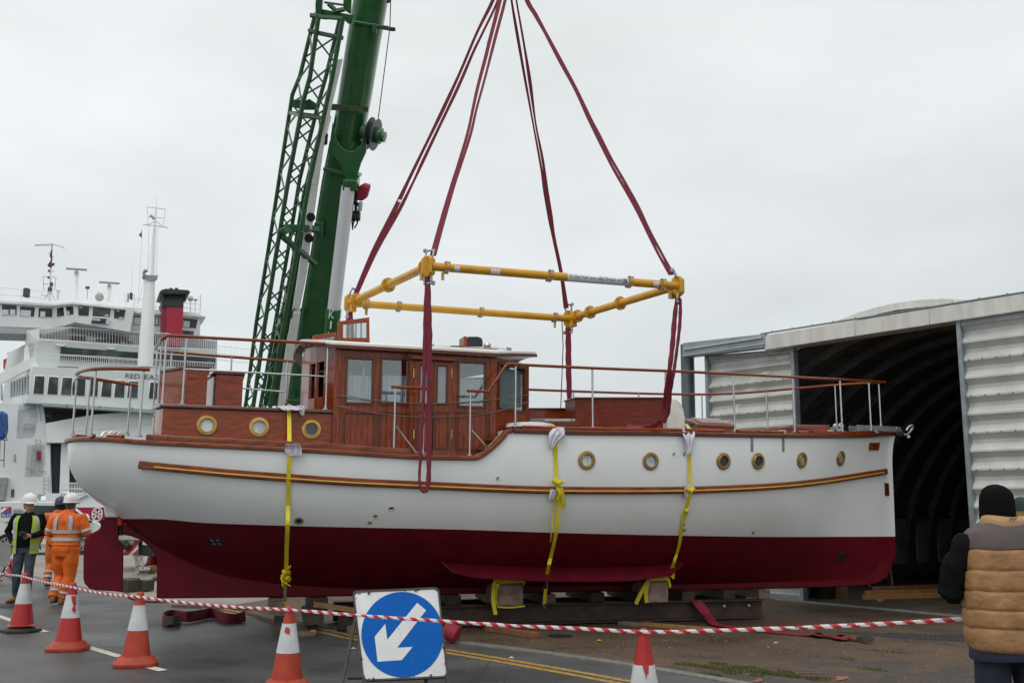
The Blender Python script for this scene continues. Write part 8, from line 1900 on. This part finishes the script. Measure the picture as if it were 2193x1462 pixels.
mb=MB(); rg=[]
for i in range(5):
    za,zb=seams[i],seams[i+1]
    for k in range(9):
        t=k/9; rg.append(vring(lerp(za,zb,t),.008*math.sin(math.pi*t)**.35 if k else -.004))
rg.append(vring(seams[5],-.004)); mb.loft(rg); ve=mb.build('body_warmer',TAN,P4_,60,0,True)
mb=MB(); mb.loft([vring(lerp(seams[5]+.001,ztop+.03,k/10),.004) for k in range(11)]); mb.build('yoke',YOKE,ve,60,0,True)
mb=MB(); ca=[(.125,zz(1140)),(.135,zz(1128)),(.132,zz(1116)),(.118,zz(1106)),(.10,zz(1104)),(.09,zz(1110))]
mb.loft([[V((r*math.cos(t)*1.02,-.015+r*.9*math.sin(t),z+.006*math.sin(2*t+1))) for t in [6.2832*i/32 for i in range(32)]] for r,z in ca],cap=False); mb.build('collar',mat('tan_collar',(.40,.235,.11),.65,bump=.3,scale=10),ve,60,0,True)
mb=MB(); P=[V((.0+.045*t,-.015-.122,zz(1111)+.006*math.sin(t*9)+.004*t)) for t in [-.1+.1*i for i in range(12)]]; mb.tube(P,.0025,5); mb.tube([V((.01,-.137,zz(1109))),V((.022,-.137,zz(1108)+.006)),V((.028,-.137,zz(1110))),V((.04,-.136,zz(1108)))],.002,5); mb.build('collar_embroidery',mat('embroidery',(.03,.02,.015),.8),ve,40,0,True)
NAVY=mat('navy_shirt',(.016,.020,.045),.85,bump=.3,scale=15)
mb=MB(); mb.loft([[V((.25*k*math.cos(t),-.01+.175*k*math.sin(t),z+.006*math.sin(3*t))) for t in [6.2832*i/36 for i in range(36)]] for z,k in ((zz(1410),1.0),(zz(1406),1.02),(zz(1390),1.0),(zz(1370),.9))]); mb.build('shirt_tail',NAVY,P4_,60,0,True)
mb=MB(); mb.tube([V((0,-.01,.95)),V((0,-.015,.86)),V((0,-.01,.78))],[(.2,.145),(.215,.155),(.19,.14)],18,ref=X1)
for s in 'LR': mb.tube([J['hp'+s],J['hp'+s].lerp(J['kn'+s],.45),J['kn'+s],J['kn'+s].lerp(J['an'+s],.5),J['an'+s]+V((0,0,-.02))],[.118,.108,.09,.08,.078],16)
remesh(mb,'trousers',mat('navy_jeans',(.012,.015,.028),.8,bump=.3,scale=14),P4_,.013,3,disp=.014,ds=7)
boots(P4_,J['anR'],(.1,1,0),BLACK); boots(P4_,J['anL'],(-.1,1,0),BLACK)
# ---------------------------------------------------------------- figure in yellow beyond him
Y5=14.0; P5_=person('person in bright yellow jacket and dark woolly hat beyond the body warmer',V(((2192-CX)/F*Y5,Y5,0)),rad(20)); P5_.scale=(1.07,1.07,1.07)
dz=dep(2172,1092,Y5).z-1.66
J=scale_j(dict(head=(-.12,.02,1.60),neck=(-.05,0,1.5),chest=(0,0,1.3),waist=(0,.01,1.08),hip=(0,0,.94),shR=(.2,0,1.43),elR=(.28,.1,1.18),wrR=(.2,.25,1.1),shL=(-.2,0,1.43),elL=(-.26,.06,1.16),wrL=(-.18,.25,1.08),hpR=(.095,0,.88),knR=(.09,.04,.48),anR=(.08,.02,.1),hpL=(-.095,0,.88),knL=(-.10,.04,.48),anL=(-.09,-.02,.1)))
mb=MB(); under(mb,J); head(mb,J['head'],0); hand(mb,J['wrR'],V((-.6,.6,0)),V((0,-.9,0)),.6); hand(mb,J['wrL'],V((.6,.6,0)),V((0,-.9,0)),.6); bo=remesh(mb,'body',SKIN,P5_,.009,2)
mb=MB(); c=J['head']; mb.loft([[c+V((.088*r*math.cos(t),-.008+.106*r*math.sin(t),z)) for t in [6.2832*i/24 for i in range(24)]] for r,z in ((1.02,-.03),(1.06,.03),(.98,.09),(.7,.13),(.3,.15),(.01,.153))]); mb.build('woolly_hat',mat('teal_knit',(.03,.05,.055),.9,bump=.4,scale=40),P5_,60,0,True)
YJ=mat('yellow_jacket',(.62,.75,.03),.6,col2=(.52,.64,.025),scale=6)
prof=[(.82,.19,.14,0,0),(1.0,.2,.145,0,.0),(1.2,.21,.145,0,.005),(1.36,.22,.135,0,-.01),(1.45,.19,.11,0,-.012),(1.53,.11,.09,0,-.01)]
pt=torso_fn(prof); mb=MB(); torso_mb(mb,pt,.82,1.53)
for s in 'LR': mb.tube([V((J['sh'+s].x*.55,0,1.41)),J['sh'+s],J['sh'+s].lerp(J['el'+s],.5),J['el'+s],J['wr'+s]],[.09,.085,.08,.075,.06],14)
remesh(mb,'jacket',YJ,P5_,.014,3,disp=.012)
mb=MB(); mb.tube([V((0,0,.95)),V((0,0,.82))],[(.16,.12),(.16,.12)],14,ref=X1)
for s in 'LR': mb.tube([J['hp'+s],J['kn'+s],J['an'+s]],[.1,.08,.075],14)
remesh(mb,'trousers',NAVY,P5_,.014,3); boots(P5_,J['anR'],(.1,1,0),BLACK); boots(P5_,J['anL'],(-.1,1,0),BLACK)
